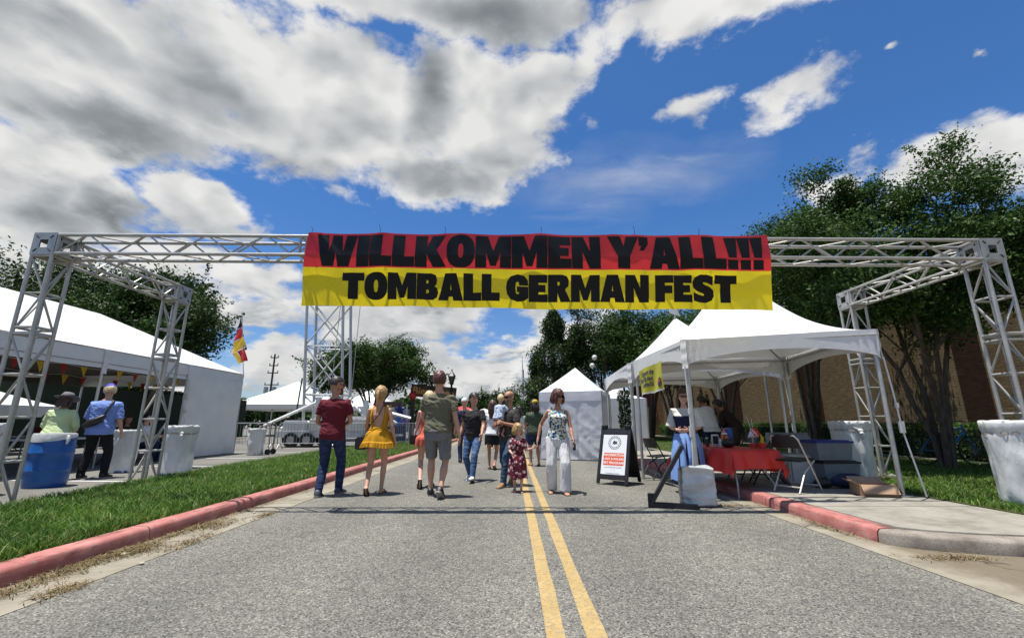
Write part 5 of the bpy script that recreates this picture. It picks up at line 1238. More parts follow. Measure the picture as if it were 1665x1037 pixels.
tc_ = thing('tablecloth', 'bright red plastic cloth over the long table, its corner hanging low', 'tablecloth', (tbx, tby, 0), tba)
b = MB(); nx, ny = 44, 70
def clothf(u, v):
    X = (u - .5) * 1.5; Y = (v - .5) * 2.42; hx, hy = .385, .92
    ox, oy = max(0, abs(X) - hx), max(0, abs(Y) - hy); x = max(-hx, min(hx, X)); y = max(-hy, min(hy, Y)); drop = max(ox, oy) if not (ox and oy) else math.hypot(ox, oy)
    flare = .10 * drop + (.035 * math.sin(Y * 13) * min(1, ox * 6) if ox else 0) + (.03 * math.sin(X * 15) * min(1, oy * 6) if oy else 0)
    x += math.copysign(min(ox, flare + ox * .10), X) if ox else 0; y += math.copysign(min(oy, abs(flare) + oy * .10), Y) if oy else 0
    return (x, y, .728 - drop * .97 + .003 * mnoise.noise((X * 5, Y * 5, 0)))
b.sheet(clothf, nx, ny); b.build('cloth', M_CLOTH, tc_, sharp=70)
def squeeze(label, x, y, m, h=.24, r=.038, cat='bottle', name='bottle', tip=True):
    t = thing(name, label, cat, (x, y, .735)); b = MB(); b.lathe([(r * .92, 0), (r, .01), (r, h * .7), (r * .8, h * .78), (r * .35, h * .84)] + ([(r * .3, h), (.004, h * 1.12)] if tip else [(r * .4, h), (r * .1, h)]), 16); b.build('body', m, t); b = MB(); b.lathe([(r * .85, h * .76), (r * .85, h * .82), (r * .4, h * .86)], 16); b.build('cap', MATS['white_ink'], t); return t
M_ORB = mat('orange_plastic', (.75, .16, .06), .35); M_DKB = mat('dark_bottle', (.03, .03, .035), .3); M_BL2 = mat('blue_cup', (.02, .10, .38), .35)
squeeze('orange squeeze bottle on the red table', 3.62, 7.75, M_ORB, .27, .055); squeeze('small white topped dark bottle near the orange bottle', 3.40, 7.95, M_DKB, .17, .03); squeeze('pale bottle at the far end of the red table', 3.36, 8.55, MATS['white_ink'], .22, .03)
squeeze('small clear bottle beside the orange squeeze bottle', 3.48, 7.62, mat('pale_plastic', (.45, .45, .42), .2), .14, .028)
t = thing('canister', 'dark blue canister standing on the red table', 'canister', (3.74, 7.86, .735)); b = MB(); b.lathe([(.07, 0), (.072, .01), (.072, .26), (.06, .275)], 18); b.build('body', M_BL2, t); b = MB(); b.lathe([(.066, .272), (.068, .3), (.03, .31)], 18); b.build('lid', M_BL2, t)
t = thing('photo_card', 'black and white picture card on the red table', 'card', (3.50, 7.85, .735), .3); b = MB(); b.box((0, 0, .10), (.15, .012, .2)); b.build('card', MATS['poster_white'], t); b = MB(); b.box((0, -.008, .11), (.11, .004, .13)); b.build('picture', MATS['poster_ink'], t)
t = thing('table_bag', 'small black bag lying on the red table', 'bag', (3.60, 7.60, .735)); b = MB(); b.ell((0, 0, .07), (.12, .09, .075), 14, 8); b.build('body', M_BPL, t); b = MB(); b.path([(-.08, 0, .1), (-.04, 0, .2), (.04, 0, .2), (.08, 0, .1)], .01, 6); b.build('handle', M_BPL, t)
t = thing('drink_cup', 'small red cup with yellow contents at the table end', 'cup', (4.02, 7.35, .735)); b = MB(); b.lathe([(.05, 0), (.06, .08), (.055, .08), (.05, .02)], 18); b.build('cup', M_CLOTH, t); b = MB(); b.path([(0, 0, .05), (.02, 0, .16), (-.01, 0, .22)], [.03, .025, .006], 8); b.build('filling', FM['flag_gold'], t)
t = thing('centrepiece', 'table centrepiece of thin stems with a red and white cone', 'centrepiece', (3.96, 7.5, .735)); b = MB(); b.lathe([(.05, 0), (.05, .06), (.03, .07)], 14); b.build('base', M_CLOTH, t)
b = MB(); b.path([(0, 0, .05), (-.02, 0, .35), (-.05, .02, .5)], .005, 5); b.path([(0, 0, .05), (.02, 0, .3), (.03, .02, .45)], .005, 5); b.build('stem', M_POLE, t)
b = MB(); b.lathe([(.005, 0), (.09, .13), (.08, .135)], 16); o = b.build('paper_cone', MATS['poster_white'], t); o.location = (-.08, -.02, .16); o.rotation_euler = (.3, .9, 0); b = MB(); b.ell((0, 0, .13), (.085, .085, .06), 12, 7); o2 = b.build('cone_top', M_CLOTH, t); o2.location = o.location; o2.rotation_euler = o.rotation_euler
def fold_chair(label, x, y, z, rz, mf, ms, grp='folding chairs'):
    t = thing('folding_chair', label, 'chair', (x, y, z), rz, grp)
    for s_ in (-1, 1):
        b = MB(); b.path([(s_ * .21, .24, 0), (s_ * .21, -.02, .45), (s_ * .205, -.19, .74), (s_ * .17, -.22, .80)], .0125, 8); b.build('leg', mf, t)
        b = MB(); b.path([(s_ * .185, -.30, 0), (s_ * .185, -.10, .28), (s_ * .185, .18, .44)], .0125, 8); b.build('leg', mf, t)
    for a_, c_ in (((-.21, .19, .09), (.21, .19, .09)), ((-.185, -.25, .08), (.185, -.25, .08)), ((-.17, -.22, .80), (.17, -.22, .80))): b = MB(); b.tube(a_, c_, .0105); b.build('stretcher', mf, t)
    b = MB(); b.box((0, .02, .45), (.38, .38, .022), R=Matrix.Rotation(rad(4), 3, 'X')); b.build('seat', ms, t, bevel=.008)
    b = MB(); b.sheet(lambda u, v: ((u - .5) * .4, -.165 - .05 * v - .03 * math.sin(u * PI), .62 + .19 * v), 8, 4); b.build('backrest', ms, t, solid=.012)
    return t
M_CHW = mat('pale_chair_frame', (.55, .52, .46), .4, .3); M_CHG = mat('grey_chair_seat', (.22, .22, .22), .5); M_CHB = mat('black_chair', (.014, .014, .015), .45)
fold_chair('pale framed folding chair with dark seat nearest the kerb', 4.28, 6.98, .14, rad(-62), M_CHW, M_CHB)
fold_chair('grey folding chair behind the red table, left of the pair', 4.92, 8.35, .14, rad(160), M_CHG, M_CHG); fold_chair('grey folding chair behind the red table, right of the pair', 5.42, 8.3, .14, rad(195), M_CHG, M_CHG)
fold_chair('black folding chair tucked at the right side of the red table', 4.25, 7.75, .14, rad(70), M_CHB, M_CHB); fold_chair('black folding chair near the far end of the red table', 4.3, 8.5, .14, rad(95), M_CHB, M_CHB)
fold_chair('black folding chair alone between the two canopy tents', 3.1, 9.75, .0, rad(-70), M_CHB, M_CHB)
M_TUB = mat('clear_tub', (.30, .33, .36), .18, spec=.6, trans=.35); M_LID = mat('blue_lid', (.012, .03, .22), .35); M_LIDD = mat('dark_lid', (.012, .013, .02), .4)
def tub(label, x, y, z, w, d, h, rz, ml, fill):
    t = thing('storage_tub', label, 'tub', (x, y, z), rz, 'clear storage tubs'); b = MB()
    rr = [[(sx * w / 2 * k_, sy * d / 2 * k_, zz) for sx, sy in ((-1, -1), (1, -1), (1, 1), (-1, 1))] for k_, zz in ((.86, 0), (.98, h), (.93, h), (.81, .02))]
    b.rings(rr); b.build('tub', M_TUB, t, sharp=30); b = MB(); b.box((0, 0, h + .015), (w * 1.05, d * 1.05, .03)); b.box((0, 0, h + .035), (w * .9, d * .88, .02)); b.build('lid', ml, t, bevel=.008)
    b = MB(); b.box((-w * .16, 0, h * .4), (w * .4, d * .6, h * .6)); b.box((w * .25, -.04, h * .3), (w * .25, d * .5, h * .45)); b.build('contents', fill, t, bevel=.02)
tub('lower clear tub with a dark lid, in the shade by the bin', 5.35, 7.72, .14, .66, .44, .34, .1, M_LIDD, mat('contents_dark', (.04, .05, .06), .6)); tub('upper clear tub with a blue lid, stacked by the bin', 5.28, 7.72, .535, .66, .44, .27, .1, M_LID, mat('contents_blue', (.02, .035, .12), .6))
t = thing('cooler', 'white cooler box behind the pale folding chair', 'cooler', (4.85, 7.85, .14), .15); b = MB(); b.box((0, 0, .2), (.55, .36, .4)); b.build('box', mat('cooler_white', (.45, .46, .45), .5), t, bevel=.03); b = MB(); b.box((0, 0, .43), (.58, .39, .06)); b.build('lid', MATS['cooler_white'], t, bevel=.02)
t = thing('duffel_bag', 'navy duffel bag with a red patch on the pavement by the box', 'bag', (5.28, 7.28, .14), .1); b = MB(); b.path([(-.24, 0, .1), (-.1, 0, .11), (.1, 0, .11), (.24, 0, .1)], [.07, .11, .11, .07], 12, round_=True); b.build('body', mat('navy_fabric', (.015, .02, .06), .8), t); b = MB(); b.box((0, -.11, .12), (.2, .015, .07)); b.build('patch', mat('red_patch', (.4, .03, .06), .6), t)
t = thing('shoulder_bag', 'black bag lying on the shaded pavement by the tubs', 'bag', (4.88, 7.3, .14)); b = MB(); b.ell((0, 0, .07), (.15, .1, .075), 14, 8); b.build('body', M_BPL, t); b = MB(); b.path([(-.1, 0, .1), (0, -.08, .17), (.1, 0, .1)], .008, 6); b.build('strap', M_BPL, t)
M_CARD = mat('cardboard', (.40, .255, .16), .85, vary=.12, vs_=4); cb = thing('cardboard_box', 'open cardboard box with drooping flaps by the tent post', 'box', (5.12, 6.62, .14), rad(-14))
b = MB(); w, d_, h = .44, .32, .15
for (c, sz) in (((0, -d_ / 2, h / 2), (w, .008, h)), ((0, d_ / 2, h / 2), (w, .008, h)), ((-w / 2, 0, h / 2), (.008, d_ - .009, h)), ((w / 2, 0, h / 2), (.008, d_ - .009, h)), ((0, 0, .005), (w - .009, d_ - .009, .008))): b.box(c, sz)
b.build('carton', M_CARD, cb)
for (c, sz, R) in (((0, -d_ / 2 - .035, h - .055), (w - .01, .006, .13), Matrix.Rotation(rad(-32), 3, 'X')), ((w / 2 + .035, 0, h - .055), (.006, d_ - .02, .13), Matrix.Rotation(rad(-32), 3, 'Y')), ((0, d_ / 2 + .04, h + .03), (w - .01, .006, .12), Matrix.Rotation(rad(-50), 3, 'X')), ((-w / 2 - .045, 0, h + .02), (.006, d_ - .02, .12), Matrix.Rotation(rad(-60), 3, 'Y'))):
    b = MB(); b.box(c, sz, R=R); b.build('flap', M_CARD, cb)
# ================================================================== HANGING SIGN, ROAD SIGN, BICYCLE
M_SY = mat('sign_yellow', (.62, .60, .06), .5, vary=.06, trans=.35, bump=.1, bs=5)
hs = thing('hanging_sign', 'yellow cloth sign on the front tent side: Tomball High School mariachi', 'sign', (2.66, 8.3, 1.9))
def hsf(u, v, off=0.0): y = 9.02 - 1.36 * u; z = 2.20 - .50 * v - .05 * (1 - u) + .015 * math.sin(u * 6); return (2.60 + .035 * math.sin(u * 11 + v * 2) * (.3 + v * .7) + .02 * u - off, y, z)
b = MB(); b.sheet(hsf, 30, 14); b.build('cloth', M_SY, hs, world=True, sharp=None)
b = MB(); b.sheet(lambda u, v: hsf(u, .955 + .06 * v, .003), 30, 1); b.build('hem', M_BAG, hs, world=True, sharp=None)
def hs_text(s_, size, u0, v0, sx=2.3):
    me = text_mesh(s_, size, .006, 'LEFT'); bm = bmesh.new(); bm.from_mesh(me); bmesh.ops.subdivide_edges(bm, edges=bm.edges[:], cuts=1)
    for v in bm.verts: v.co = Vector(hsf(u0 + v.co.x * sx / 1.36 * .5, v0 - v.co.y / .5, .004)) - Vector(hs.location)
    bm.to_mesh(me); bm.free(); obj('lettering', me, M_INK, hs)
hs_text('Support the', .125, .12, .30); hs_text('Tomball High School', .115, .03, .52, 1.55); hs_text('mariachi!', .125, .2, .74)
b = MB(); b.add([hsf(.92 + .055 * math.cos(a), .72 + .17 * math.sin(a), .006) for a in [2 * PI * i / 20 for i in range(20)]], [tuple(range(20))]); b.build('badge', M_INK, hs, world=True, sharp=None); b = MB(); b.add([hsf(.92 + .03 * math.cos(a), .66 + .07 * math.sin(a), .009) for a in [2 * PI * i / 14 for i in range(14)]], [tuple(range(14))]); b.build('badge_mark', mat('badge_red', (.5, .05, .05), .5), hs, world=True, sharp=None)
rs = thing('warning_sign', 'back lit yellow diamond road sign on a post among the trees', 'road sign', (7.45, 13.0, .14)); b = MB(); b.tube((0, 0, 0), (0, 0, 3.3), .03); b.build('post', M_GALV, rs); b = MB(); b.box((0, -.04, 2.72), (.62, .006, .62), R=Matrix.Rotation(rad(45), 3, 'Y')); b.build('plate', mat('sign_amber', (.55, .30, .015), .5, trans=.3), rs)
b = MB(); [b.box((0, -.046, 2.72), (.58, .004, .03)) for q in (0,)]; 
bk = thing('bicycle', 'blue bicycle parked behind the nearest crape myrtle trunk', 'bicycle', (10.25, 10.75, .15), rad(-16)); M_BBL = mat('bicycle_blue', (.02, .13, .32), .3, .2)
for x in (-.52, .52):
    b = MB(); b.path([(x + .33 * math.cos(2 * PI * i / 28), 0, .35 + .33 * math.sin(2 * PI * i / 28)) for i in range(29)], .018, 7); wl = b.build('wheel', M_RUB, bk); b = MB(); [b.tube((x, 0, .35), (x + .31 * math.cos(PI * i / 8), 0, .35 + .31 * math.sin(PI * i / 8)), .002, n=4) for i in range(16)]; b.build('spoke', M_GALV, wl)
b = MB(); b.path([(-.52, 0, .35), (-.18, 0, .82)], .014); b.path([(-.02, 0, .32), (-.2, 0, .9)], .018); b.path([(-.02, 0, .32), (.36, 0, .78)], .026); b.path([(-.17, 0, .75), (.34, 0, .86)], .024); b.path([(-.52, 0, .35), (-.02, 0, .32)], .014); b.path([(.33, 0, .95), (.52, 0, .35)], .016); b.build('frame', M_BBL, bk)
b = MB(); b.path([(.28, -.28, 1.0), (.33, -.1, 1.02), (.33, .1, 1.02), (.28, .28, 1.0)], .013); b.build('handlebar', M_BPL, bk); b = MB(); b.ell((-.21, 0, .94), (.13, .07, .035), 12, 6); b.build('saddle', M_BPL, bk); b = MB(); b.tube((-.02, -.02, .32), (-.02, .02, .32), .09, n=16); b.tube((-.02, -.09, .32), (.1, -.09, .2), .012); b.build('crank', M_GALV, bk)
# tables inside the left tent
def simple_table(label, x, y, col, h=.74, w=1.8, d=.75):
    t = thing('banquet_table', label, 'table', (x, y, .03), 0, 'tables in the left tent'); b = MB(); b.box((0, 0, h), (d, w, .035)); b.build('table_top', mat('top_' + col, {'white': (.5, .5, .5), 'red': (.35, .03, .03), 'dark': (.04, .04, .045)}[col], .6), t, bevel=.008)
    for sx in (-1, 1):
        for sy in (-1, 1): b = MB(); b.tube((sx * d * .4, sy * w * .42, 0), (sx * d * .4, sy * w * .42, h), .018); b.build('leg', M_GREYP, t)
simple_table('white table behind the woman in the sun hat', -10.6, 10.6, 'white'); simple_table('dark table by the seated people in the tent', -11.2, 13.3, 'dark'); simple_table('white table deep in the left tent', -13.6, 12.2, 'white'); simple_table('red table deep in the left tent', -13.8, 9.0, 'red')
t = thing('sign_card', 'white paper sign standing in the tent behind the left gantry leg', 'sign', (-11.6, 9.3, .03)); b = MB(); b.box((0, 0, 1.65), (.03, .9, .36)); b.build('card', MATS['poster_white'], t); b = MB(); b.tube((0, 0, 0), (0, 0, 1.5), .02); b.build('post', M_POLE, t)
for i, z in enumerate((1.74, 1.66, 1.58)): b = MB(); b.box((.017, -.05 + i * .03, z), (.004, .6 - i * .12, .018)); b.build('printed_line', MATS['poster_ink'], t)

# ================================================================== PEOPLE
def skin(name, c):
    return mat(name, c, .48, vary=.10, vs_=7, spec=.4, bump=.05, bs=50)
SK_L = skin('skin_light', (.56, .31, .21)); SK_M = skin('skin_tan', (.44, .225, .145)); SK_P = skin('skin_pink', (.62, .36, .27)); SK_D = skin('skin_brown', (.26, .13, .08))
def hairm(name, c): return mat(name, c, .45, vary=.35, vs_=30, spec=.5, bump=.4, bs=45)
H_DK = hairm('hair_dark', (.018, .012, .010)); H_BR = hairm('hair_brown', (.075, .036, .022)); H_BL = hairm('hair_blonde', (.40, .25, .10)); H_AU = hairm('hair_auburn', (.085, .026, .020)); H_WH = hairm('hair_pale_blonde', (.60, .46, .26)); H_GY = hairm('hair_grey', (.12, .10, .09))
def fabric(name, c, rough=.85, vary=.12, vs_=4, bump=.5, bs=13, **k2): return mat(name, c, rough, vary=vary, vs_=vs_, bump=bump, bs=bs, spec=.25, **k2)
def jeans_fn(c, fade):
    def fn(k, tc):
        n = k.noise(tc, 3.0, 5, .6).outputs[0]; w = k.noise(k.vm('MULTIPLY', tc, (1, 1, 2.4)), 9, 5, .65, .8).outputs[0]
        b = k.ramp(n, [(.3, tuple(x * .8 for x in c)), (.7, tuple(x * 1.2 for x in c))]); return k.mix(k.mr(w, .5, .72, 0, fade), b, (.22, .31, .45, 1)), w, .6, .02
    return fn
M_JD = mat_node('dark_jeans', jeans_fn((.018, .032, .085), .16), .85, .2); M_JB = mat_node('blue_jeans', jeans_fn((.045, .095, .21), .75), .85, .2); M_JG = mat_node('faded_jeans', jeans_fn((.035, .065, .115), .45), .85, .2)
def print_fn(bg, cols, scale, th):
    def fn(k, tc):
        q = k.vm('ADD', tc, k.vm('SCALE', k.noise(tc, 9, 3, .6).outputs['Color'], scale=.07)); c = (*bg, 1)
        for i, col in enumerate(cols):
            v = k.n('ShaderNodeTexVoronoi'); v.inputs['Scale'].default_value = scale * (1 + .22 * i); k.put(v.inputs['Vector'], k.vm('ADD', q, (i * 3.7, i * 1.9, i * 5.1)))
            c = k.mix(k.mr(v.outputs['Distance'], th, th + .05, 1, 0), c, (*col, 1))
        return c, k.noise(tc, 14, 4, .6).outputs[0], .3, .02
    return fn
M_FLORAL = mat_node('blue_floral_print', print_fn((.68, .70, .66), [(.05, .32, .50), (.03, .05, .22), (.55, .55, .25), (.02, .03, .10)], 13, .34), .8, .2)
M_KID = mat_node('burgundy_floral_print', print_fn((.10, .018, .028), [(.62, .30, .32), (.60, .52, .48), (.20, .02, .06)], 12, .30), .85, .2)
M_BABY = mat_node('blue_white_print', print_fn((.55, .62, .72), [(.08, .16, .38), (.70, .72, .75), (.16, .28, .50)], 22, .36), .85, .2)
M_BLSE = mat_node('pale_floral_print', print_fn((.60, .60, .57), [(.25, .30, .33), (.45, .36, .30)], 16, .28), .85, .2)
M_MAROON = fabric('maroon_cotton', (.125, .014, .024)); M_MUST = fabric('mustard_cotton', (.60, .30, .018), trans=.12); M_CORAL = fabric('coral_cotton', (.70, .155, .10), trans=.12); M_OLIVE = fabric('olive_cotton', (.135, .130, .088)); M_GRYS = fabric('grey_shorts', (.185, .185, .185)); M_CHAR = fabric('charcoal_knit', (.028, .027, .030), vary=.25, vs_=18)
M_WHT = fabric('white_linen', (.74, .74, .74), trans=.1); M_WHT2 = fabric('white_cotton', (.68, .69, .72), trans=.05); M_LIME = fabric('pale_lime_linen', (.55, .66, .36)); M_BLUSH = fabric('light_blue_shirt', (.20, .30, .66)); M_BLK = fabric('black_cloth', (.012, .012, .014)); M_NAVY = fabric('navy_cloth', (.016, .022, .055)); M_DGRN = fabric('dark_green_shirt', (.060, .085, .055)); M_SKYB = fabric('sky_blue_apron', (.22, .36, .70)); M_CREAM = fabric('cream_blouse', (.62, .60, .55)); M_KHAKI = fabric('dark_camo', (.05, .05, .045), vary=.6, vs_=22)
M_SHB = mat('black_shoe', (.014, .013, .013), .5); M_SHW = mat('white_shoe', (.62, .62, .60), .55); M_SHT = mat('tan_boot', (.24, .135, .065), .6); M_SHG = mat('grey_blue_shoe', (.06, .075, .10), .6); M_SOLE = mat('rubber_sole', (.30, .29, .28), .7); M_SANDAL = mat('brown_sandal', (.09, .05, .035), .6)
M_LENS = mat('dark_lens', (.010, .010, .012), .08, spec=.8); M_EYE = mat('eye_dark', (.03, .02, .016), .2); M_LIP = mat('lip', (.40, .13, .11), .45); M_BROW = mat('brow', (.04, .026, .02), .7)
def rotz(a): return Matrix.Rotation(a, 3, 'Z')
def rotx(a): return Matrix.Rotation(a, 3, 'X')
def roty(a): return Matrix.Rotation(a, 3, 'Y')
TORSO = {'m': [(-.062, .050, .050, 0), (-.035, .086, .068, -.006), (.0, .094, .073, -.008), (.05, .089, .067, -.002), (.10, .085, .062, .004), (.16, .094, .066, .006), (.22, .104, .069, .003), (.248, .107, .062, -.001), (.267, .101, .054, -.004), (.283, .081, .047, -.006), (.297, .058, .041, -.007), (.309, .043, .037, -.007), (.324, .036, .035, -.006)],
         'f': [(-.062, .048, .050, 0), (-.035, .090, .072, -.010), (.0, .098, .078, -.012), (.05, .084, .064, -.004), (.10, .070, .054, .004), (.16, .078, .060, .010), (.215, .088, .070, .010), (.245, .091, .054, .002), (.262, .086, .046, -.002), (.279, .066, .040, -.005), (.294, .044, .034, -.006), (.308, .034, .031, -.006), (.324, .030, .030, -.006)]}
class Person: pass
def ik(a, c, l1, l2, pole):
    d = c - a; L = min(d.length, (l1 + l2) * .999); d = d.normalized(); al = (l1 * l1 - l2 * l2 + L * L) / (2 * L); h = math.sqrt(max(0, l1 * l1 - al * al))
    pl_ = pole - d * pole.dot(d); pl_ = pl_.normalized() if pl_.length > 1e-5 else Vector((0, 1, 0)); return a + d * al + pl_ * h, a + d * L
def person(label, x, y, z, face, H, sex='m', skin_=None, lf=(0, 0, 0, 0), rf=(0, 0, 0, 0), la=(0, 8, 15, 0), ra=(0, 8, 15, 0), lean=0, twist=0, tilt=0, head=(0, 0), wide=1.0, vox=.0065, group=None, deci=.35, fine=True, sit=None, lt=None, rt=None, curl=.5, side=0, bare=True, drop=0.0, headsc=1.0):
    """face: compass of travel in degrees (0 = away from the camera, +Y). feet: (forward, outward, lift, toe pitch deg) ; arms: (swing, abduct, elbow, inward) deg"""
    p = Person(); p.H = H; p.root = t = thing('person', label, 'person', (x, y, z), rad(face), group); p.vox = vox
    th, sh, ank = .245 * H, .246 * H, .040 * H; hips = .053 * H * (1.0 if sex == 'm' else 1.05)
    feet = {}
    pz = .530 * H
    for s_, f in ((-1, lf), (1, rf)):
        a = Vector((s_ * (hips * .9 + f[1]), f[0], ank + f[2])); feet[s_] = a
        dd = math.hypot(f[0], f[1]); pz = min(pz, a.z + math.sqrt(max(.01, ((th + sh) * .988) ** 2 - dd * dd)))
    pz -= drop
    if sit: pz = sit
    p.pel = pel = Vector((0, 0, pz)); p.R = R = rotz(rad(twist)) @ roty(rad(tilt)) @ rotx(-rad(lean)); p.R0 = R0 = rotz(rad(twist * .3))
    def spine(f):
        k_ = max(0, min(1, f / .2)); Rk = rotz(rad(twist * k_)) @ roty(rad(tilt * k_)) @ rotx(-rad(lean * (.35 + .65 * k_)) if f > 0 else rotx(0).to_euler().x)
        return Rk
    def tor(f, w, d, yo, ease=0.0, n=24, wsc=1.0):
        Rk = spine(f) if f > 0 else R0
        c = pel + Rk @ Vector((0, yo * H, f * H))
        return c, Rk, w * H * wide * wsc + ease, d * H * (wide if wide > 1 else 1) + ease
    p.tor = tor; p.spine = spine
    def ring(c, Rk, a, b_, n=24, e=.86): return [c + Rk @ Vector((a * math.copysign(abs(math.cos(q)) ** e, math.cos(q)), b_ * math.copysign(abs(math.sin(q)) ** e, math.sin(q)), 0)) for q in [2 * PI * i / n for i in range(n)]]
    p.ring = ring
    p.sex = sex; body = MB()
    rr = [ring(*tor(*q)) for q in TORSO[sex]]; body.rings(rr)
    # legs
    p.leg = {}
    for s_, f in ((-1, lf), (1, rf)):
        hp = pel + R0 @ Vector((s_ * hips, 0, -.005 * H)); an = feet[s_]
        kn, an = ik(hp, an, th, sh, Vector((s_ * .12, 1, 0))); p.leg[s_] = (hp, kn, an)
        fm = .9 if sex == 'f' else 1.0; w2 = wide ** .7
        body.path([hp + Vector((0, 0, .02 * H)), hp.lerp(kn, .35), hp.lerp(kn, .75), kn, kn.lerp(an, .12), kn.lerp(an, .32) - Vector((0, .006 * H, 0)), kn.lerp(an, .7), an, an - Vector((0, 0, .012 * H))], [.050 * H * w2, .047 * H * w2, .036 * H * w2, .029 * H, .0275 * H, .032 * H * w2 * fm, .0215 * H, .0185 * H, .018 * H], 14)
        Rf = rotz(-s_ * rad(7)) @ rotx(rad(-f[3])); p.__dict__.setdefault('foot', {})[s_] = (an, Rf)
        prof = [(-.030, .012, .010, -.026), (-.026, .020, .018, -.022), (.0, .021, .022, -.018), (.035, .022, .018, -.022), (.07, .026, .012, -.028), (.098, .025, .0085, -.031), (.112, .017, .006, -.0335), (.117, .006, .003, -.035)]
        body.rings([[an + Rf @ Vector((a * H * math.cos(q), yy * H, zz * H + max(-1, math.sin(q)) * c_ * H)) for q in [2 * PI * i / 12 for i in range(12)]] for (yy, a, c_, zz) in prof])
    # arms
    p.arm = {}
    swd = (.106 if sex == 'm' else .094) * wide ** .6
    for s_, A, T in ((-1, la, lt), (1, ra, rt)):
        s0 = pel + R @ Vector((s_ * swd * H, -.002 * H, .268 * H)); lu, lfm = .165 * H, .142 * H
        if T is not None:
            el, wr = ik(s0, Vector(T[:3]), lu, lfm, Vector(T[3]) if len(T) > 3 else Vector((s_ * .6, -.7, -.4)))
        else:
            def dirv(sw): 
                v = rotx(rad(sw)) @ Vector((0, 0, -1)); return R @ (roty(-s_ * rad(A[1])) @ v)
            el = s0 + dirv(A[0]) * lu; fv = roty(-s_ * rad(A[1])) @ (rotx(rad(A[0] + A[2])) @ Vector((0, 0, -1))); fv = R @ (rotz(s_ * rad(A[3])) @ fv); wr = el + fv * lfm
        p.arm[s_] = (s0, el, wr); fa = .86 if sex == 'f' else 1.0; wa = wide ** .6 * fa
        body.path([s0 - R @ Vector((s_ * .03 * H, 0, -.004 * H)), s0, s0.lerp(el, .35), s0.lerp(el, .8), el, el.lerp(wr, .25), el.lerp(wr, .75), wr], [.026 * H * wa, .0295 * H * wa, .0275 * H * wa, .0225 * H * wa, .0215 * H * wa, .0225 * H * wa, .0165 * H * wa, .0140 * H * wa], 12, round_=False)
        # hand: palm, four fingers of unequal length, thumb
        d = (wr - el).normalized(); inn = R @ Vector((-s_, 0, 0)); nrm = (inn - d * inn.dot(d)).normalized(); sd_ = d.cross(nrm).normalized()
        if sd_.dot(R @ Vector((0, 1, 0))) < 0 and abs(d.y) < .8: sd_ = -sd_
        hs_ = .0108 * H
        body.path([wr - d * hs_, wr + d * hs_ * 1.2, wr + d * hs_ * 3.2, wr + d * hs_ * 5.0], [(.0145 * H, .0115 * H)] * 1 + [(.0165 * H, .011 * H), (.0225 * H, .0105 * H), (.0225 * H, .0085 * H)], 12) if False else None
        def hring(c, a, b_): return [c + sd_ * a * math.cos(q) + nrm * b_ * math.sin(q) for q in [2 * PI * i / 12 for i in range(12)]]
        body.rings([hring(wr - d * hs_, .0135 * H, .0115 * H), hring(wr + d * hs_ * 1.2, .0160 * H, .0115 * H), hring(wr + d * hs_ * 3.0, .0225 * H, .0105 * H), hring(wr + d * hs_ * 4.8, .0225 * H, .0085 * H), hring(wr + d * hs_ * 5.3, .018 * H, .006 * H)])
        for i, (o, L) in enumerate(((.0185, .82), (.0065, .95), (-.0060, .88), (-.0180, .70))):
            b0 = wr + d * hs_ * 4.4 + sd_ * o * H; cl = curl * (.8 + .12 * i); pts = [b0]; dv = (d + sd_ * (.16 - .11 * i)).normalized()
            for q, l_ in enumerate((.42, .32, .26)):
                a = cl * (.55 + .5 * q); dv2 = (dv * math.cos(a) + nrm * math.sin(a)).normalized(); pts.append(pts[-1] + dv2 * L * l_ * .050 * H)
            body.path(pts, [.0056 * H, .0052 * H, .0048 * H, .0040 * H], 7, round_=True)
        b0 = wr + d * hs_ * 1.4 + sd_ * .015 * H; body.path([b0, b0 + (d * .55 + sd_ * .8).normalized() * .022 * H + nrm * .004 * H, b0 + (d * 1.3 + sd_ * .95).normalized() * .043 * H + nrm * .010 * H], [.0078 * H, .0066 * H, .0050 * H], 8, round_=True)
        p.__dict__.setdefault('hand', {})[s_] = wr + d * hs_ * 5
    # head
    nk = pel + R @ Vector((0, -.006 * H, .312 * H)); Rh = rotz(rad(twist * .4 + head[0])) @ rotx(-rad(head[1])); k_ = .145 * H / .23 * headsc; p.k = k_
    hc = nk + R @ Vector((0, .004 * H, .040 * H)); p.Rh = Rh; p.hc = hc
    def hp_(x_, y_, z_): return hc + Rh @ (Vector((x_, y_ - .012, z_)) * k_)
    p.hp = hp_
    prof = [(-.006, .012, .070, .040), (.0, .024, .082, .02), (.014, .038, .089, -.005), (.035, .052, .092, -.035), (.060, .061, .094, -.062), (.085, .068, .092, -.082), (.110, .0725, .0885, -.094), (.128, .075, .0905, -.099), (.148, .076, .093, -.101), (.178, .074, .085, -.098), (.203, .062, .066, -.082), (.220, .042, .042, -.058), (.229, .018, .012, -.028)]
    rr = []
    for (zz, w, yf, yb) in prof:
        c_ = (yf + yb) / 2; hl = (yf - yb) / 2; rr.append([hp_(w * math.copysign(abs(math.cos(q)) ** .92, math.cos(q)), c_ + hl * math.sin(q), zz) for q in [2 * PI * i / 20 for i in range(20)]])
    body.rings(rr)
    body.path([hp_(0, .086, .122), hp_(0, .098, .102), hp_(0, .108, .086), hp_(0, .098, .078)], [.007 * k_, .0095 * k_, .0125 * k_, .009 * k_], 8)
    for s_ in (-1, 1): body.ell(hp_(s_ * .077, -.008, .102), (.010 * k_, .021 * k_, .031 * k_), 8, 6, Rh @ rotz(s_ * .25))
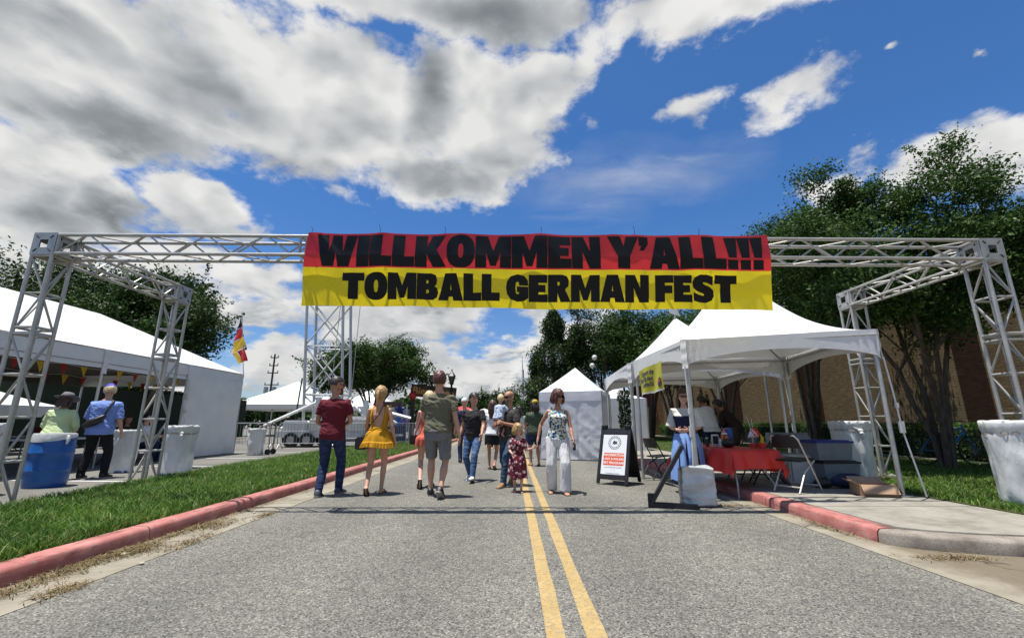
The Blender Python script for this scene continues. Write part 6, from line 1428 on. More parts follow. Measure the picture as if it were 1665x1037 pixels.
    body.path([nk - R @ Vector((0, 0, .03 * H)), nk + R @ Vector((0, -.002 * H, .012 * H)), hp_(0, -.012, .045), hp_(0, -.010, .07)], [.036 * H * wide ** .4 * (.86 if sex == 'f' else 1), .0315 * H * (.86 if sex == 'f' else 1.02), .030 * H * (.86 if sex == 'f' else 1.04), .028 * H], 14)
    me = remesh(body, vox, 2, deci)
    if bare:                                   # under the clothes the body is a little slimmer
        for v in me.vertices:
            f = (v.co.z - pel.z) / H
            if -.11 < f < .10 and abs(v.co.x) < .13 * H and abs(v.co.y) < .12 * H:
                g = 1 - .11 * min(1, (f + .11) / .03) * min(1, (.10 - f) / .03); v.co.x *= (1 + g) / 2; v.co.y *= g
    p.body = obj('body', me, skin_ or SK_L, t)
    if fine:
        for s_ in (-1, 1):
            b = MB(); b.ell(hp_(s_ * .031, .084, .122), (.0125 * k_, .007 * k_, .0065 * k_), 8, 5, Rh); b.build('eye', M_EYE, t)
            b = MB(); b.path([hp_(s_ * .016, .092, .139), hp_(s_ * .034, .091, .144), hp_(s_ * .052, .080, .140)], .0042 * k_, 5); b.build('eyebrow', M_BROW, t)
        b = MB(); b.path([hp_(-.021, .089, .050), hp_(0, .096, .052), hp_(.021, .089, .050)], [.003 * k_, .006 * k_, .003 * k_], 6); b.build('lips', M_LIP, t)
    return p
def fold(amp, sx=7., sy=7., sz=14., shear=.6, seed=0.0):
    def fn(q):
        v = Vector((q.x * sx + q.z * shear * 3, q.y * sy, q.z * sz + q.x * shear * 6 + seed)); n = mnoise.noise(v); m_ = mnoise.noise(v * 2.3 + Vector((5, 1, 3)))
        return amp * ((1 - abs(n) * 2.2) * .8 + m_ * .5)
    return fn
def shirt(p, m, hem=-.03, sleeve=.55, ease=.012, flare=.004, name='shirt', amp=.009, neck=.300, low=0.0, fit=1.0, sl_ease=.012, seed=0, vneck=False, deci=.5, vox=.009):
    H = p.H; b = MB(); rr = []
    prof = [q for q in TORSO[p.sex] if q[0] >= hem + .012 and q[0] <= neck]
    def at(f):
        T = TORSO[p.sex]
        for a, c in zip(T, T[1:]):
            if a[0] <= f <= c[0]: g = (f - a[0]) / (c[0] - a[0]); return tuple(a[i] + (c[i] - a[i]) * g for i in range(4))
        return (f, *T[2][1:]) if f < 0 else T[-1]
    hw = at(max(hem, -.03)); q0 = (hem, max(hw[1], .086), max(hw[2], .066), hw[3])
    for i, q in enumerate([q0] + prof + [at(neck)]):
        e = ease + .004 + flare * max(0, (.2 - q[0]) * 5)
        c, Rk, a, d = p.tor(q[0], q[1], q[2], q[3]); e2 = e if q[0] < .27 else max(.005, e * (1 - (q[0] - .27) / .05)); rr.append(p.ring(c, Rk, a * fit + e2, d + e2, 28))
    b.rings(rr)
    for s_ in (-1, 1):
        s0, el, wr = p.arm[s_]; sw = .0295 * H * (.86 if p.sex == 'f' else 1)
        if sleeve <= 0: continue
        inn = s0 - p.R @ Vector((s_ * .045 * H, 0, .012 * H))
        if sleeve <= 1: pts = [inn, s0, s0.lerp(el, sleeve * .5), s0.lerp(el, sleeve)]; rs = [sw * 1.15 + sl_ease, sw + sl_ease, sw + sl_ease, sw * .95 + sl_ease * 1.35]
        else:
            g = sleeve - 1; pts = [inn, s0, s0.lerp(el, .5), el, el.lerp(wr, g * .5), el.lerp(wr, g)]; rs = [sw * 1.15 + sl_ease, sw + sl_ease, sw + sl_ease, sw * .85 + sl_ease, sw * .8 + sl_ease, sw * .62 + sl_ease]
        b.path(pts, rs, 16)
    me = remesh(b, vox, 2, 1.0); displace(me, fold(amp, seed=seed)); 
    o = obj(name, me, m, p.root); o['amp'] = amp; del o['amp']; return o
def trousers(p, m, length=1.0, ease=.012, name='trousers', top=.06, amp=.007, flare=0.0, seed=3, vox=.009, tight=1.0, fz=(9, 9, 17)):
    H = p.H; b = MB(); T = TORSO[p.sex]; rr = []
    for q in [(-.078, .062, .052, -.006), (-.055, .084, .067, -.008)] + [q for q in T if -.04 < q[0] <= .01] + [(.035, T[3][1] - .002, T[3][2] - .003, T[3][3]), (max(.05, top), .082 if p.sex == 'm' else .070, .058, -.002)]:
        c, Rk, a, d = p.tor(*q); rr.append(p.ring(c, Rk, a + ease * .8 + (.003 if q[0] < .04 else -.004), d + ease * .8 + (.009 if q[0] < .03 else -.004), 24))
    b.rings(rr)
    for s_ in (-1, 1):
        hp, kn, an = p.leg[s_]; w = .050 * H
        L = [(0, w * 1.02 + ease), (.35, .047 * H + ease), (.75, .037 * H + ease * 1.2), (1.0, .031 * H + ease * 1.3), (1.25, .0315 * H + ease * 1.3), (1.6, .028 * H + ease * 1.3), (1.9, .024 * H + ease * 1.4), (2.0, .024 * H + ease * 1.4)]
        lim = length * 2; pts, rs = [hp + Vector((0, 0, .02 * H))], [w + ease]
        for f, r in L:
            if f > lim + 1e-6:
                pf, pr_ = last; g = (lim - pf) / (f - pf)
                if g > .02: f = lim; r = pr_ + (r - pr_) * g
                else: break
            q = hp.lerp(kn, f) if f <= 1 else kn.lerp(an, f - 1); r2 = r * tight + flare * max(0, f - .3)
            if f == 2.0: q = q - Vector((0, 0, .012 * H))
            pts.append(q); rs.append(r2); last = (f, r)
            if f >= lim - 1e-6: break
        b.path(pts, rs, 18)
    me = remesh(b, vox, 2, 1.0); displace(me, fold(amp, *fz, .35, seed)); return obj(name, me, m, p.root)
def skirt(p, m, z0, z1, r1, name='skirt', pleat=14, amp=.02, r0=None, gather=0, sway=(0, 0), depth=.85, ruffle=None):
    """from torso fraction z0 down to height z1 (m); r1 hem half-width"""
    H = p.H; T = TORSO[p.sex]; N = 72; rr = []; nz = 16
    q = min(T, key=lambda q: abs(q[0] - z0)); c0, Rk, a0, d0 = p.tor(z0, q[1], q[2], q[3], .010)
    for i in range(nz + 1):
        f = i / nz; g = f ** .75; hipw = .098 * H * math.sin(min(1, f * 2.2) * PI / 2) * .2
        a = a0 + (r1 - a0) * g + hipw * (1 - f); d = d0 + (r1 * depth - d0) * g + hipw * (1 - f); z = c0.z + (z1 - c0.z) * f; ring = []
        for j in range(N):
            an = 2 * PI * j / N; w = amp * f * (math.sin(an * pleat + 1.3 * math.sin(an * 3)) + .5 * math.sin(an * (pleat * .6) + 2))
            if ruffle and f > ruffle: w += .012 * math.sin(an * 34) * min(1, (f - ruffle) * 12) + .012
            ring.append(Vector((c0.x * (1 - f) + sway[0] * f + (a + w) * math.cos(an), c0.y * (1 - f) + sway[1] * f + (d + w) * math.sin(an), z + .012 * math.sin(an * 3 + 1) * f)))
        rr.append(ring)
    b = MB(); b.rings(rr, False); return b.build(name, m, p.root, sharp=None, solid=-.004)
def shoes(p, m, kind='shoe', sole=None):
    H = p.H
    for s_ in (-1, 1):
        an, Rf = p.foot[s_]; b = MB()
        if kind in ('shoe', 'boot'):
            prof = [(-.040, .016, .016, -.018), (-.034, .024, .027, -.010), (.0, .0255, .034, -.004), (.03, .0265, .025, -.013), (.065, .030, .0175, -.0205), (.10, .029, .013, -.025), (.122, .021, .010, -.028), (.129, .008, .005, -.031)]
            b.rings([[an + Rf @ Vector((a * H * math.cos(q), yy * H, max(-.0375 * H, zz * H + math.sin(q) * c_ * H))) for q in [2 * PI * i / 14 for i in range(14)]] for (yy, a, c_, zz) in prof])
            if kind == 'boot': b.path([an + Vector((0, -.004 * H, -.012 * H)), an + (p.leg[s_][1] - an).normalized() * .05 * H], [.0265 * H, .0265 * H], 12)
        else:
            b.rings([[an + Rf @ Vector((x_ * H, yy * H, zz)) for x_, zz in ((-w, -.0385 * H), (w, -.0385 * H), (w, -.0345 * H), (-w, -.0345 * H))] for yy, w in ((-.034, .016), (-.02, .022), (.03, .021), (.075, .028), (.105, .026), (.122, .014))])
            b.path([an + Rf @ Vector((-.027 * H, .05 * H, -.030 * H)), an + Rf @ Vector((-.012 * H, .062 * H, -.012 * H)), an + Rf @ Vector((.012 * H, .062 * H, -.012 * H)), an + Rf @ Vector((.027 * H, .05 * H, -.030 * H))], .006 * H, 6)
        o = b.build('shoe' if kind != 'sandal' else 'sandal', m, p.root, sharp=60)
        if kind != 'sandal':
            b = MB(); b.rings([[an + Rf @ Vector((x_ * H, yy * H, zz * H)) for x_, zz in ((-w, -.040), (w, -.040), (w * .97, -.031), (-w * .97, -.031))] for yy, w in ((-.041, .015), (-.03, .024), (.03, .0262), (.075, .0305), (.11, .027), (.131, .010))]); b.build('sole', sole or M_SOLE, o, sharp=40)
def hair(p, m, kind='short', sideburn=.10, back=.02, front=.172, vol=.006, extra=None):
    k_ = p.k; N, Mr = 28, 18; b = MB(); g = []
    for i in range(Mr + 1):
        th = .34 + PI * .72 * i / Mr; row = []
        for j in range(N):
            ph = 2 * PI * j / N; sx, sy, sz = math.sin(th) * math.sin(ph), math.sin(th) * math.cos(ph), math.cos(th)
            nz = 1 + .03 * mnoise.noise((sx * 5, sy * 5, sz * 5 + vol * 100)) + .035 * mnoise.noise((sx * 13, sy * 13, sz * 13)) ; row.append(((.0765 + vol * .8) * sx * nz, -.006 + (.099 + vol * .7) * sy * nz, .122 + (.107 + vol) * sz * nz))
        g.append(row)
    def keep(q):
        a = math.atan2(q[0], q[1] + .006); c = math.cos(a); f = front if c > .55 else (back if c < -.45 else None)
        if f is None: tt = (c + .45) / 1.0; f = back + (sideburn - back) * min(1, tt / .35) if tt < .35 else sideburn + (front - sideburn) * (tt - .35) / .65
        return q[2] > f
    vv = [p.hp(*q) for r in g for q in r]; ff = [tuple(range(N))]
    for i in range(Mr):
        for j in range(N):
            j2 = (j + 1) % N; qs = [g[i][j], g[i][j2], g[i + 1][j2], g[i + 1][j]]; c = [sum(q[e] for q in qs) / 4 for e in range(3)]
            if keep(c): ff.append((i * N + j, (i + 1) * N + j, (i + 1) * N + j2, i * N + j2))
    b.add(vv, ff); o = b.build('hair', m, p.root, sharp=None, solid=-.014 * k_)
    if extra:
        b = MB(); extra(b); b.build('hair_length', m, o, sharp=60)
    return o
def pony(p, L=.26, w=.026):
    def fn(b): b.path([p.hp(0, -.095, .145), p.hp(0, -.135, .13), p.hp(0, -.135, .06), p.hp(.004, -.125, -.03), p.hp(.006, -.115, .1 - L)], [w * .8 * p.k, w * 1.1 * p.k, w * p.k, w * .8 * p.k, w * .25 * p.k], 10, round_=True)
    return fn
def longh(p, L=.2, w=.07, yb=-.075):
    def fn(b):
        for x_ in (-.045, -.015, .015, .045): b.path([p.hp(x_, yb, .14), p.hp(x_ * 1.25, yb - .022, .05), p.hp(x_ * 1.3, yb - .02, -.05), p.hp(x_ * 1.1, yb - .01, -L)], [w * .4 * p.k, w * .48 * p.k, w * .45 * p.k, w * .12 * p.k], 10, round_=True)
        for s_ in (-1, 1): b.path([p.hp(s_ * .07, -.02, .15), p.hp(s_ * .088, -.02, .06), p.hp(s_ * .085, -.02, -.04), p.hp(s_ * .07, -.03, -L * .7)], [.02 * p.k, .028 * p.k, .026 * p.k, .008 * p.k], 8, round_=True)
    return fn
def bob(p):
    def fn(b):
        for i in range(9):
            a = PI * (.30 + 1.40 * i / 8); x_, y_ = .083 * math.sin(a), .102 * math.cos(a) - .01
            b.path([p.hp(x_ * .9, y_ * .9, .16), p.hp(x_ * 1.08, y_ * 1.05, .09), p.hp(x_ * 1.1, y_ * 1.06, .035), p.hp(x_ * .92, y_ * .92, .0)], [.022 * p.k, .03 * p.k, .03 * p.k, .012 * p.k], 8, round_=True)
    return fn
def bun(p):
    def fn(b): b.ell(p.hp(0, -.03, .25), (.045 * p.k, .045 * p.k, .04 * p.k), 12, 8); longh(p, .16)(b)
    return fn
def glasses(p, m=None, frame_=None):
    b = MB()
    for s_ in (-1, 1): b.box(p.hp(s_ * .033, .104, .121), (.056 * p.k, .010 * p.k, .042 * p.k), R=p.Rh @ rotz(-s_ * .18))
    o = b.build('sunglasses', m or M_LENS, p.root, bevel=.006, sharp=40); b = MB()
    b.path([p.hp(-.074, -.0, .126), p.hp(-.068, .082, .130), p.hp(-.02, .108, .132), p.hp(.02, .108, .132), p.hp(.068, .082, .130), p.hp(.074, -.0, .126)], .0042 * p.k, 6); b.build('temple', frame_ or M_LENS, o)
def cap(p, m, brim=1, bm=None, tiltd=0.0):
    b = MB(); g = []
    for i in range(10):
        th = PI * .5 * i / 9; g.append([p.hp((.090) * math.sin(th) * math.sin(q), -.008 + .110 * math.sin(th) * math.cos(q), .148 + .098 * math.cos(th)) for q in [2 * PI * j / 26 for j in range(26)]])
    b.rings(g[1:], True); o = b.build('cap', m, p.root, sharp=60)
    if brim:
        b = MB(); vv = []
        for r in (0, 1):
            for q in range(13):
                a = -1.05 + 2.1 * q / 12; e = r * .075 * math.cos(a * .9) ** .6; vv.append(p.hp((.089 + e * .35) * math.sin(a), brim * ((.103 + e) * math.cos(a)) - .008, .152 - r * .018 - .02 * (abs(a) / 1.05) ** 2 * r))
        b.add(vv, [(q, q + 1, 14 + q, 13 + q) for q in range(12)]); b.build('brim', bm or m, o, sharp=None, solid=.006)
def beard(p, m, full=1.0):
    b = MB(); vv = []; ff = []; nu, nv = 16, 6
    prof = [(-.012, .022, .080), (.0, .030, .091), (.02, .047, .098), (.045, .060, .099), (.065, .065, .094), (.10, .071, .05)]
    for j, (zz, w, yf) in enumerate(prof):
        for i in range(nu + 1):
            a = -1.35 + 2.7 * i / nu; up = .0 if abs(a) < .6 else (abs(a) - .6) * .035 * j / 5; vv.append(p.hp(w * 1.06 * math.sin(a), (yf + .012) * math.cos(a) + .0 - .02 * (1 - math.cos(a)), zz + up))
    n = nu + 1
    for j in range(len(prof) - 1):
        for i in range(nu):
            if j >= 3 and 4 < i < nu - 5: continue
            ff.append((j * n + i, j * n + i + 1, (j + 1) * n + i + 1, (j + 1) * n + i))
    b.add(vv, ff); b.build('beard', m, p.root, sharp=None, solid=-.012)
def strap_path(p, m, pts, r=.006, name='strap', parent=None):
    b = MB(); b.path(pts, r, 6); return b.build(name, m, parent or p.root)

# ------------------------------------------------------------------ the cast
G_ST = 'people walking in the street'
# man in maroon, walking away at the left
p = person('man in maroon T-shirt and dark jeans walking away, head turned right', -2.93, 7.42, 0, 2, 1.86, 'm', SK_M, lf=(-.10, .02, .0, 8), rf=(.22, .01, 0, 0), la=(4, 14, 62, 38), ra=(8, 12, 72, 40), head=(-52, 6), wide=1.0, group=G_ST)
shirt(p, M_MAROON, -.045, .62, .014, .003, amp=.011, seed=1); trousers(p, M_JD, 1.0, .010, amp=.006, top=.05); shoes(p, M_SHG); hair(p, H_DK, 'short', .150, .105, .168, .005); beard(p, H_DK); glasses(p)
b = MB(); b.box((-.10, -.125, 1.0), (.03, .004, .10)); b.build('tag', M_WHT2, p.root)
# woman in the mustard dress
p = person('woman in short mustard backless dress with black bag, walking away', -2.24, 7.62, 0, 3, 1.70, 'f', SK_L, lf=(-.20, .0, .07, 38), rf=(.10, -.005, 0, 0), la=(14, 14, 35, 10), ra=(-4, 13, 12, 0), head=(-6, 8), group=G_ST)
o = shirt(p, M_MUST, .075, 0, .010, .0, name='bodice', amp=.003, neck=.262)
bm = bmesh.new(); bm.from_mesh(o.data)
dele = [f for f in bm.faces if (lambda c: (c.y < .02 and c.z > p.pel.z + .105 * p.H and abs(c.x) < (.052 + .05 * (c.z - p.pel.z - .105 * p.H) / .15) * p.H / 1.7 * 1.02) or (c.z > p.pel.z + .235 * p.H))(f.calc_center_median())]
bmesh.ops.delete(bm, geom=dele, context='FACES'); bm.to_mesh(o.data); bm.free()
for s_ in (-1, 1):
    b = MB(); c, Rk, a, d = p.tor(.20, .088, .07, .01); H = p.H
    b.path([p.pel + Vector((s_ * .066 * H, -.050 * H, .13 * H)), p.pel + Vector((s_ * .068 * H, -.052 * H, .20 * H)), p.pel + Vector((s_ * .066 * H, -.042 * H, .262 * H)), p.pel + Vector((s_ * .060 * H, -.004 * H, .300 * H)), p.pel + Vector((s_ * .058 * H, .05 * H, .25 * H))], [(.018, .016)] * 5, 8); b.build('dress_strap', M_MUST, p.root, sharp=60)
skirt(p, M_MUST, .085, .735, .265, 'dress_skirt', 11, .014, ruffle=.72); shoes(p, M_SANDAL, 'sandal'); hair(p, H_BL, 'pony', .08, .02, .17, .010, pony(p, .32))
bg = MB(); bg.box((-.255, -.06, .80), (.20, .085, .20), R=rotz(.25)); o = bg.build('handbag', M_BPL, p.root, bevel=.02); strap_path(p, M_BPL, [(-.25, -.10, .9), (-.12, -.125, 1.08), (.02, -.11, 1.28), (.075, -.05, 1.45), (.06, .05, 1.43), (-.1, .14, 1.15), (-.25, -.02, .9)], .006, 'bag_strap', o)
# woman in coral
p = person('pale blonde woman in coral dress half hidden by the green shirted man', -1.56, 8.42, 0, 6, 1.68, 'f', SK_P, lf=(-.24, .0, .10, 48), rf=(.12, 0, 0, 0), la=(16, 12, 70, 10), ra=(0, 10, 20, 0), head=(20, 8), group=G_ST)
shirt(p, M_CORAL, .0, .0, .012, .004, name='bodice', amp=.004, neck=.285); skirt(p, M_CORAL, .02, .72, .23, 'dress_skirt', 9, .012); shoes(p, M_SHB, 'sandal'); hair(p, H_WH, 'short', .06, .0, .17, .004)
bg = MB(); bg.box((-.24, -.02, .83), (.17, .07, .17)); o = bg.build('handbag', M_BPL, p.root, bevel=.02); strap_path(p, mat('pink_strap', (.45, .25, .28), .6), [(-.24, -.05, .9), (-.16, -.09, 1.15), (-.09, -.05, 1.42), (-.1, .06, 1.3), (-.24, .03, .9)], .012, 'bag_strap', o)
# man in olive
p = person('man in olive T-shirt and grey cargo shorts walking away in the middle', -1.20, 7.34, 0, -2, 1.93, 'm', SK_L, lf=(.14, .02, 0, 0), rf=(-.20, .02, .055, 36), la=(20, 10, 42, 10), ra=(-8, 13, 22, 6), head=(4, 4), wide=1.08, group=G_ST)
shirt(p, M_OLIVE, -.015, .66, .016, .004, amp=.014, seed=5); trousers(p, M_GRYS, .46, .020, 'shorts', top=.05, amp=.007); shoes(p, M_SHB); hair(p, H_AU, 'short', .10, .05, .165, .004)
b = MB(); b.box((.16, -.03, .78), (.05, .13, .17)); b.build('cargo_pocket', M_GRYS, p.root, bevel=.012)
b = MB(); b.box(p.hand[1], (.03, .07, .012), R=rotz(.4)); b.build('phone', M_BPL, p.root, bevel=.003)
# teenager in the dark tee
p = person('young man in charcoal V-neck shirt and blue jeans walking toward the camera', -.80, 9.42, 0, 170, 1.76, 'm', SK_L, lf=(.34, .0, .015, -14), rf=(-.12, .0, .03, 18), la=(22, 12, 22, 10), ra=(-2, 12, 22, 8), head=(38, 0), wide=.94, group=G_ST)
shirt(p, M_CHAR, -.05, .62, .015, .004, amp=.009, seed=9, neck=.29); trousers(p, M_JB, 1.0, .007, amp=.005); shoes(p, M_SHW); hair(p, H_DK, 'short', .125, .05, .162, .012)
# white cap
p = person('person in white cap and navy top behind the charcoal shirt', -1.42, 13.4, 0, 5, 1.82, 'm', SK_L, lf=(.05, 0, 0, 0), rf=(-.05, 0, 0, 0), vox=.010, fine=False, group=G_ST)
shirt(p, M_NAVY, -.03, .6, .016, amp=.004); trousers(p, M_JG, 1.0, .010); shoes(p, M_SHB); cap(p, M_WHT2, 1)
# woman in black skirt
p = person('dark haired woman in white top and black skirt, seen from behind', -.50, 11.6, 0, -5, 1.66, 'f', SK_M, lf=(.10, 0, 0, 0), rf=(-.18, 0, .06, 35), la=(5, 10, 30, 20), ra=(0, 12, 60, 40), vox=.010, fine=False, group=G_ST)
shirt(p, M_WHT2, -.02, .45, .012, amp=.004); skirt(p, M_BLK, .04, .60, .19, 'skirt', 6, .006); shoes(p, M_SANDAL, 'sandal'); hair(p, H_BR, 'long', .04, -.02, .17, .016, longh(p, .24))
b = MB(); b.box((-.1, .19, .98), (.30, .012, .20)); o = b.build('paper', M_WHT2, p.root); b = MB(); b.ell((.13, -.14, 1.2), (.045, .02, .12), 10, 7); b.build('shirt_badge', mat('deep_red', (.25, .015, .03), .6), p.root)
# dad with baby
p = person('bald bearded man in sunglasses carrying a baby, boots and jeans', -.06, 8.68, 0, 146, 1.75, 'm', SK_M, lf=(.30, .0, .0, 0), rf=(-.30, .02, .06, 34), lt=(-.10, .30, 1.12), rt=(.12, .32, 1.07), head=(-6, 4), twist=-6, wide=1.06, curl=.9, group=G_ST)
shirt(p, M_KHAKI, -.05, .7, .014, amp=.005, seed=2); trousers(p, M_JG, 1.0, .011); shoes(p, M_SHT, 'boot'); beard(p, H_GY); glasses(p)
dad = p
# the baby on his arm
R_ = rotz(rad(146)); off = R_ @ Vector((.10, .20, 0))
q = person('baby in blue and white shirt lying against the bald man\'s shoulder', -.06 + off.x, 8.68 + off.y, .80, 146 + 178, .80, 'm', SK_P, lf=(.06, .04, .12, 30), rf=(.02, .04, .10, 30), la=(55, 40, 20, 10), ra=(40, 30, 40, 10), head=(50, 10), lean=14, vox=.0065, fine=False, curl=.4, wide=1.25, headsc=1.42)
shirt(q, M_BABY, -.09, .7, .010, .004, amp=.003, vox=.007, neck=.30); trousers(q, mat('tan_shorts', (.22, .12, .08), .8), .55, .012, 'shorts', amp=.002, vox=.008); hair(q, H_WH, 'short', .09, .05, .17, .004)
# little girl
p = person('little girl in burgundy floral dress and pale sunglasses holding a hand', .10, 7.86, 0, 182, 1.06, 'f', SK_P, lf=(.03, 0, 0, 0), rf=(-.05, 0, .02, 12), lt=(-.27, .0, .71, (-.3, .2, -1)), ra=(12, 14, 60, 20), head=(24, 4), vox=.0055, headsc=1.22, wide=1.08, group=G_ST)
shirt(p, M_KID, .02, .8, .012, .006, name='bodice', amp=.003, neck=.262, vox=.007, sl_ease=.012); skirt(p, M_KID, .06, .22, .165, 'dress_skirt', 8, .012, depth=.9); shoes(p, M_SANDAL, 'sandal'); hair(p, H_BL, 'short', .06, .01, .172, .010, bob(p)); glasses(p, mat('cream_lens', (.55, .42, .14), .2), mat('cream_frame', (.75, .66, .35), .4))
# lady in white trousers
p = person('woman in blue floral top and wide white trousers, sunglasses, holding the girl\'s hand', .775, 7.76, 0, 176, 1.67, 'f', SK_M, lf=(.13, .03, .0, 0), rf=(-.05, .03, 0, 0), rt=(.33, -.05, .885, (.4, -.8, 0)), la=(10, 13, 24, 4), head=(34, 6), tilt=-2, group=G_ST)
o = shirt(p, M_FLORAL, -.01, 0, .014, .010, name='top', amp=.005, neck=.279)
for s_ in (-1, 1): b = MB(); H = p.H; b.path([p.pel + p.R @ Vector((s_ * .052 * H, -.05 * H, .245 * H)), p.pel + p.R @ Vector((s_ * .056 * H, -.01 * H, .303 * H)), p.pel + p.R @ Vector((s_ * .052 * H, .056 * H, .25 * H))], [(.012, .010)] * 3, 8); b.build('top_strap', M_FLORAL, p.root)
trousers(p, M_WHT, 1.0, .018, amp=.010, flare=.013, top=.04, fz=(16, 12, 3.5)); shoes(p, M_SANDAL, 'sandal'); hair(p, H_AU, 'short', .05, .0, .17, .016, bob(p)); glasses(p)
b = MB(); b.lathe([(.026, -.012), (.028, 0), (.026, .012)], 14); o = b.build('watch', M_BPL, p.root); o.location = p.arm[-1][2]; b = MB(); b.box(p.hand[-1] + Vector((0, .02, -.03)), (.05, .04, .11)); b.build('phone', M_BPL, p.root, bevel=.008)
strap_path(p, M_BPL, [(.10, -.10, 1.0), (.12, -.11, 1.25), (.095, -.02, 1.39), (.10, .09, 1.28), (.125, .10, 1.05)], .010, 'backpack_strap'); b = MB(); b.box((0, -.17, 1.15), (.26, .12, .36)); b.build('backpack', M_BPL, p.root, bevel=.04)
# cap person in dark green
p = person('person in dark green shirt with purple and yellow cap, back to the camera', .62, 12.45, 0, 12, 1.72, 'm', SK_M, lf=(.08, 0, 0, 0), rf=(-.10, 0, .03, 20), la=(10, 12, 70, 40), ra=(12, 10, 72, 40), head=(10, 14), wide=1.08, vox=.010, fine=False, group=G_ST)
shirt(p, M_DGRN, -.04, .75, .022, .006, amp=.006); trousers(p, M_JD, .40, .018, 'shorts'); shoes(p, M_SANDAL, 'sandal'); hair(p, H_DK, 'long', .03, -.03, .17, .016, longh(p, .10)); cap(p, mat('purple_cap', (.13, .04, .38), .7), 0); b = MB(); b.path([p.hp(-.085, -.07, .150), p.hp(-.05, -.115, .152), p.hp(0, -.128, .152), p.hp(.05, -.115, .152), p.hp(.085, -.07, .150)], [(.01, .034 * p.k)] * 5, 8); b.ell(p.hp(0, -.085, .175), (.07 * p.k, .045 * p.k, .05 * p.k), 12, 8, p.Rh); b.build('cap_panel', FM['flag_gold'], p.root)
# woman with a high bun
p = person('woman with high dark bun and pale floral blouse walking away down the street', .24, 15.2, 0, 0, 1.66, 'f', SK_M, lf=(.06, 0, 0, 0), rf=(-.10, 0, .03, 20), la=(5, 12, 30, 10), ra=(5, 16, 40, 10), vox=.010, fine=False, group=G_ST)
shirt(p, M_BLSE, -.02, .9, .030, .006, amp=.008, sl_ease=.024); skirt(p, mat('blush_shorts', (.55, .45, .40), .8), .03, .62, .18, 'skirt', 6, .006); shoes(p, M_SANDAL, 'sandal'); hair(p, H_DK, 'bun', .05, .0, .17, .014, bun(p))
# left: sun hat woman and man in blue
p = person('woman in grey sun hat and pale lime blouse behind the blue barrel', -9.08, 9.05, .03, 22, 1.66, 'f', SK_M, lf=(.06, .03, 0, 0), rf=(0, .03, 0, 0), la=(12, 16, 50, 25), ra=(10, 16, 55, 30), head=(-8, 16), lean=8, wide=1.18, vox=.009, fine=False)
shirt(p, M_LIME, -.06, 1.75, .030, .010, name='blouse', amp=.008, sl_ease=.022); trousers(p, M_BLK, 1.0, .018); shoes(p, M_SHB); hair(p, H_BR, 'long', .03, -.02, .17, .012, longh(p, .06))
b = MB(); b.rings([[p.hp(r * math.sin(q), -.008 + r * 1.12 * math.cos(q), zz - (.018 * math.sin(q * 2 + 1) if r > .12 else 0)) for q in [2 * PI * i / 32 for i in range(32)]] for r, zz in ((.185, .138), (.185, .144), (.10, .158), (.094, .20), (.075, .24), (.03, .252), (.004, .253))]); o = b.build('sun_hat', mat('grey_straw', (.17, .165, .18), .85, bump=.5, bs=70), p.root, sharp=60); b = MB(); b.lathe([(.103 * p.k, 0), (.105 * p.k, .03 * p.k)], 24, cap=False); o2 = b.build('hat_band', M_BLK, o); o2.location = p.hp(0, -.008, .165); o2.scale = (1, 1.12, 1)
p = person('man in light blue shirt and cap with black sling bag, seen from behind', -8.58, 9.45, .03, 16, 1.88, 'm', SK_L, lf=(.02, .10, 0, 0), rf=(.04, .10, 0, 0), la=(14, 16, 40, 12), ra=(2, 12, 22, 6), head=(30, 24), lean=6, wide=1.12, vox=.009, fine=False)
shirt(p, M_BLUSH, -.06, .98, .026, .010, amp=.009, sl_ease=.022); trousers(p, M_BLK, 1.0, .016, amp=.004); shoes(p, M_SHB); hair(p, H_WH, 'short', .09, .05, .19, .004); cap(p, mat('royal_blue_cap', (.03, .05, .42), .7), 1)
b = MB(); b.path([(-.17, -.20, 1.05), (-.06, -.215, 1.10), (.05, -.22, 1.17), (.10, -.21, 1.22)], [(.07, .05), (.12, .07), (.12, .07), (.06, .04)], 12, round_=True); o = b.build('sling_bag', M_BPL, p.root); strap_path(p, M_BPL, [(.10, -.205, 1.22), (.15, -.17, 1.40), (.155, -.06, 1.545), (.12, .08, 1.50), (-.06, .20, 1.20), (-.22, .06, 1.03), (-.2, -.15, 1.03)], .022, 'bag_strap', o)
# dirndl woman
p = person('woman in dirndl: cream blouse, navy bodice and sky blue apron, at the front tent post', 2.98, 7.78, 0, 150, 1.66, 'f', SK_P, lf=(.0, .03, 0, 0), rf=(.02, .03, 0, 0), la=(6, 14, 74, 42), ra=(6, 14, 74, 40), head=(22, 6), wide=1.14, vox=.009)
shirt(p, M_CREAM, .06, .98, .016, .0, name='blouse', amp=.006, sl_ease=.038); o = shirt(p, M_NAVY, .05, 0, .022, 0, name='bodice', amp=.002, neck=.225)
skirt(p, M_NAVY, .07, .14, .27, 'dirndl_skirt', 13, .014); skirt(p, M_SKYB, .072, .20, .283, 'apron', 15, .016)
o = p.root.children[-1]; bm = bmesh.new(); bm.from_mesh(o.data); bmesh.ops.delete(bm, geom=[f for f in bm.faces if f.calc_center_median().y < -.02 - .0 * f.calc_center_median().x], context='FACES'); bm.to_mesh(o.data); bm.free()
shoes(p, M_SHB); hair(p, H_BR, 'long', .03, -.02, .17, .014, longh(p, .12)); glasses(p, mat('clear_lens', (.10, .08, .07), .2), M_BPL)
b = MB(); b.path([p.pel + Vector((-.05, .14, .07)), p.pel + Vector((-.06, .16, -.02)), p.pel + Vector((-.05, .17, -.22))], [.012, .016, .01], 6); b.build('apron_ribbon', M_SKYB, p.root)
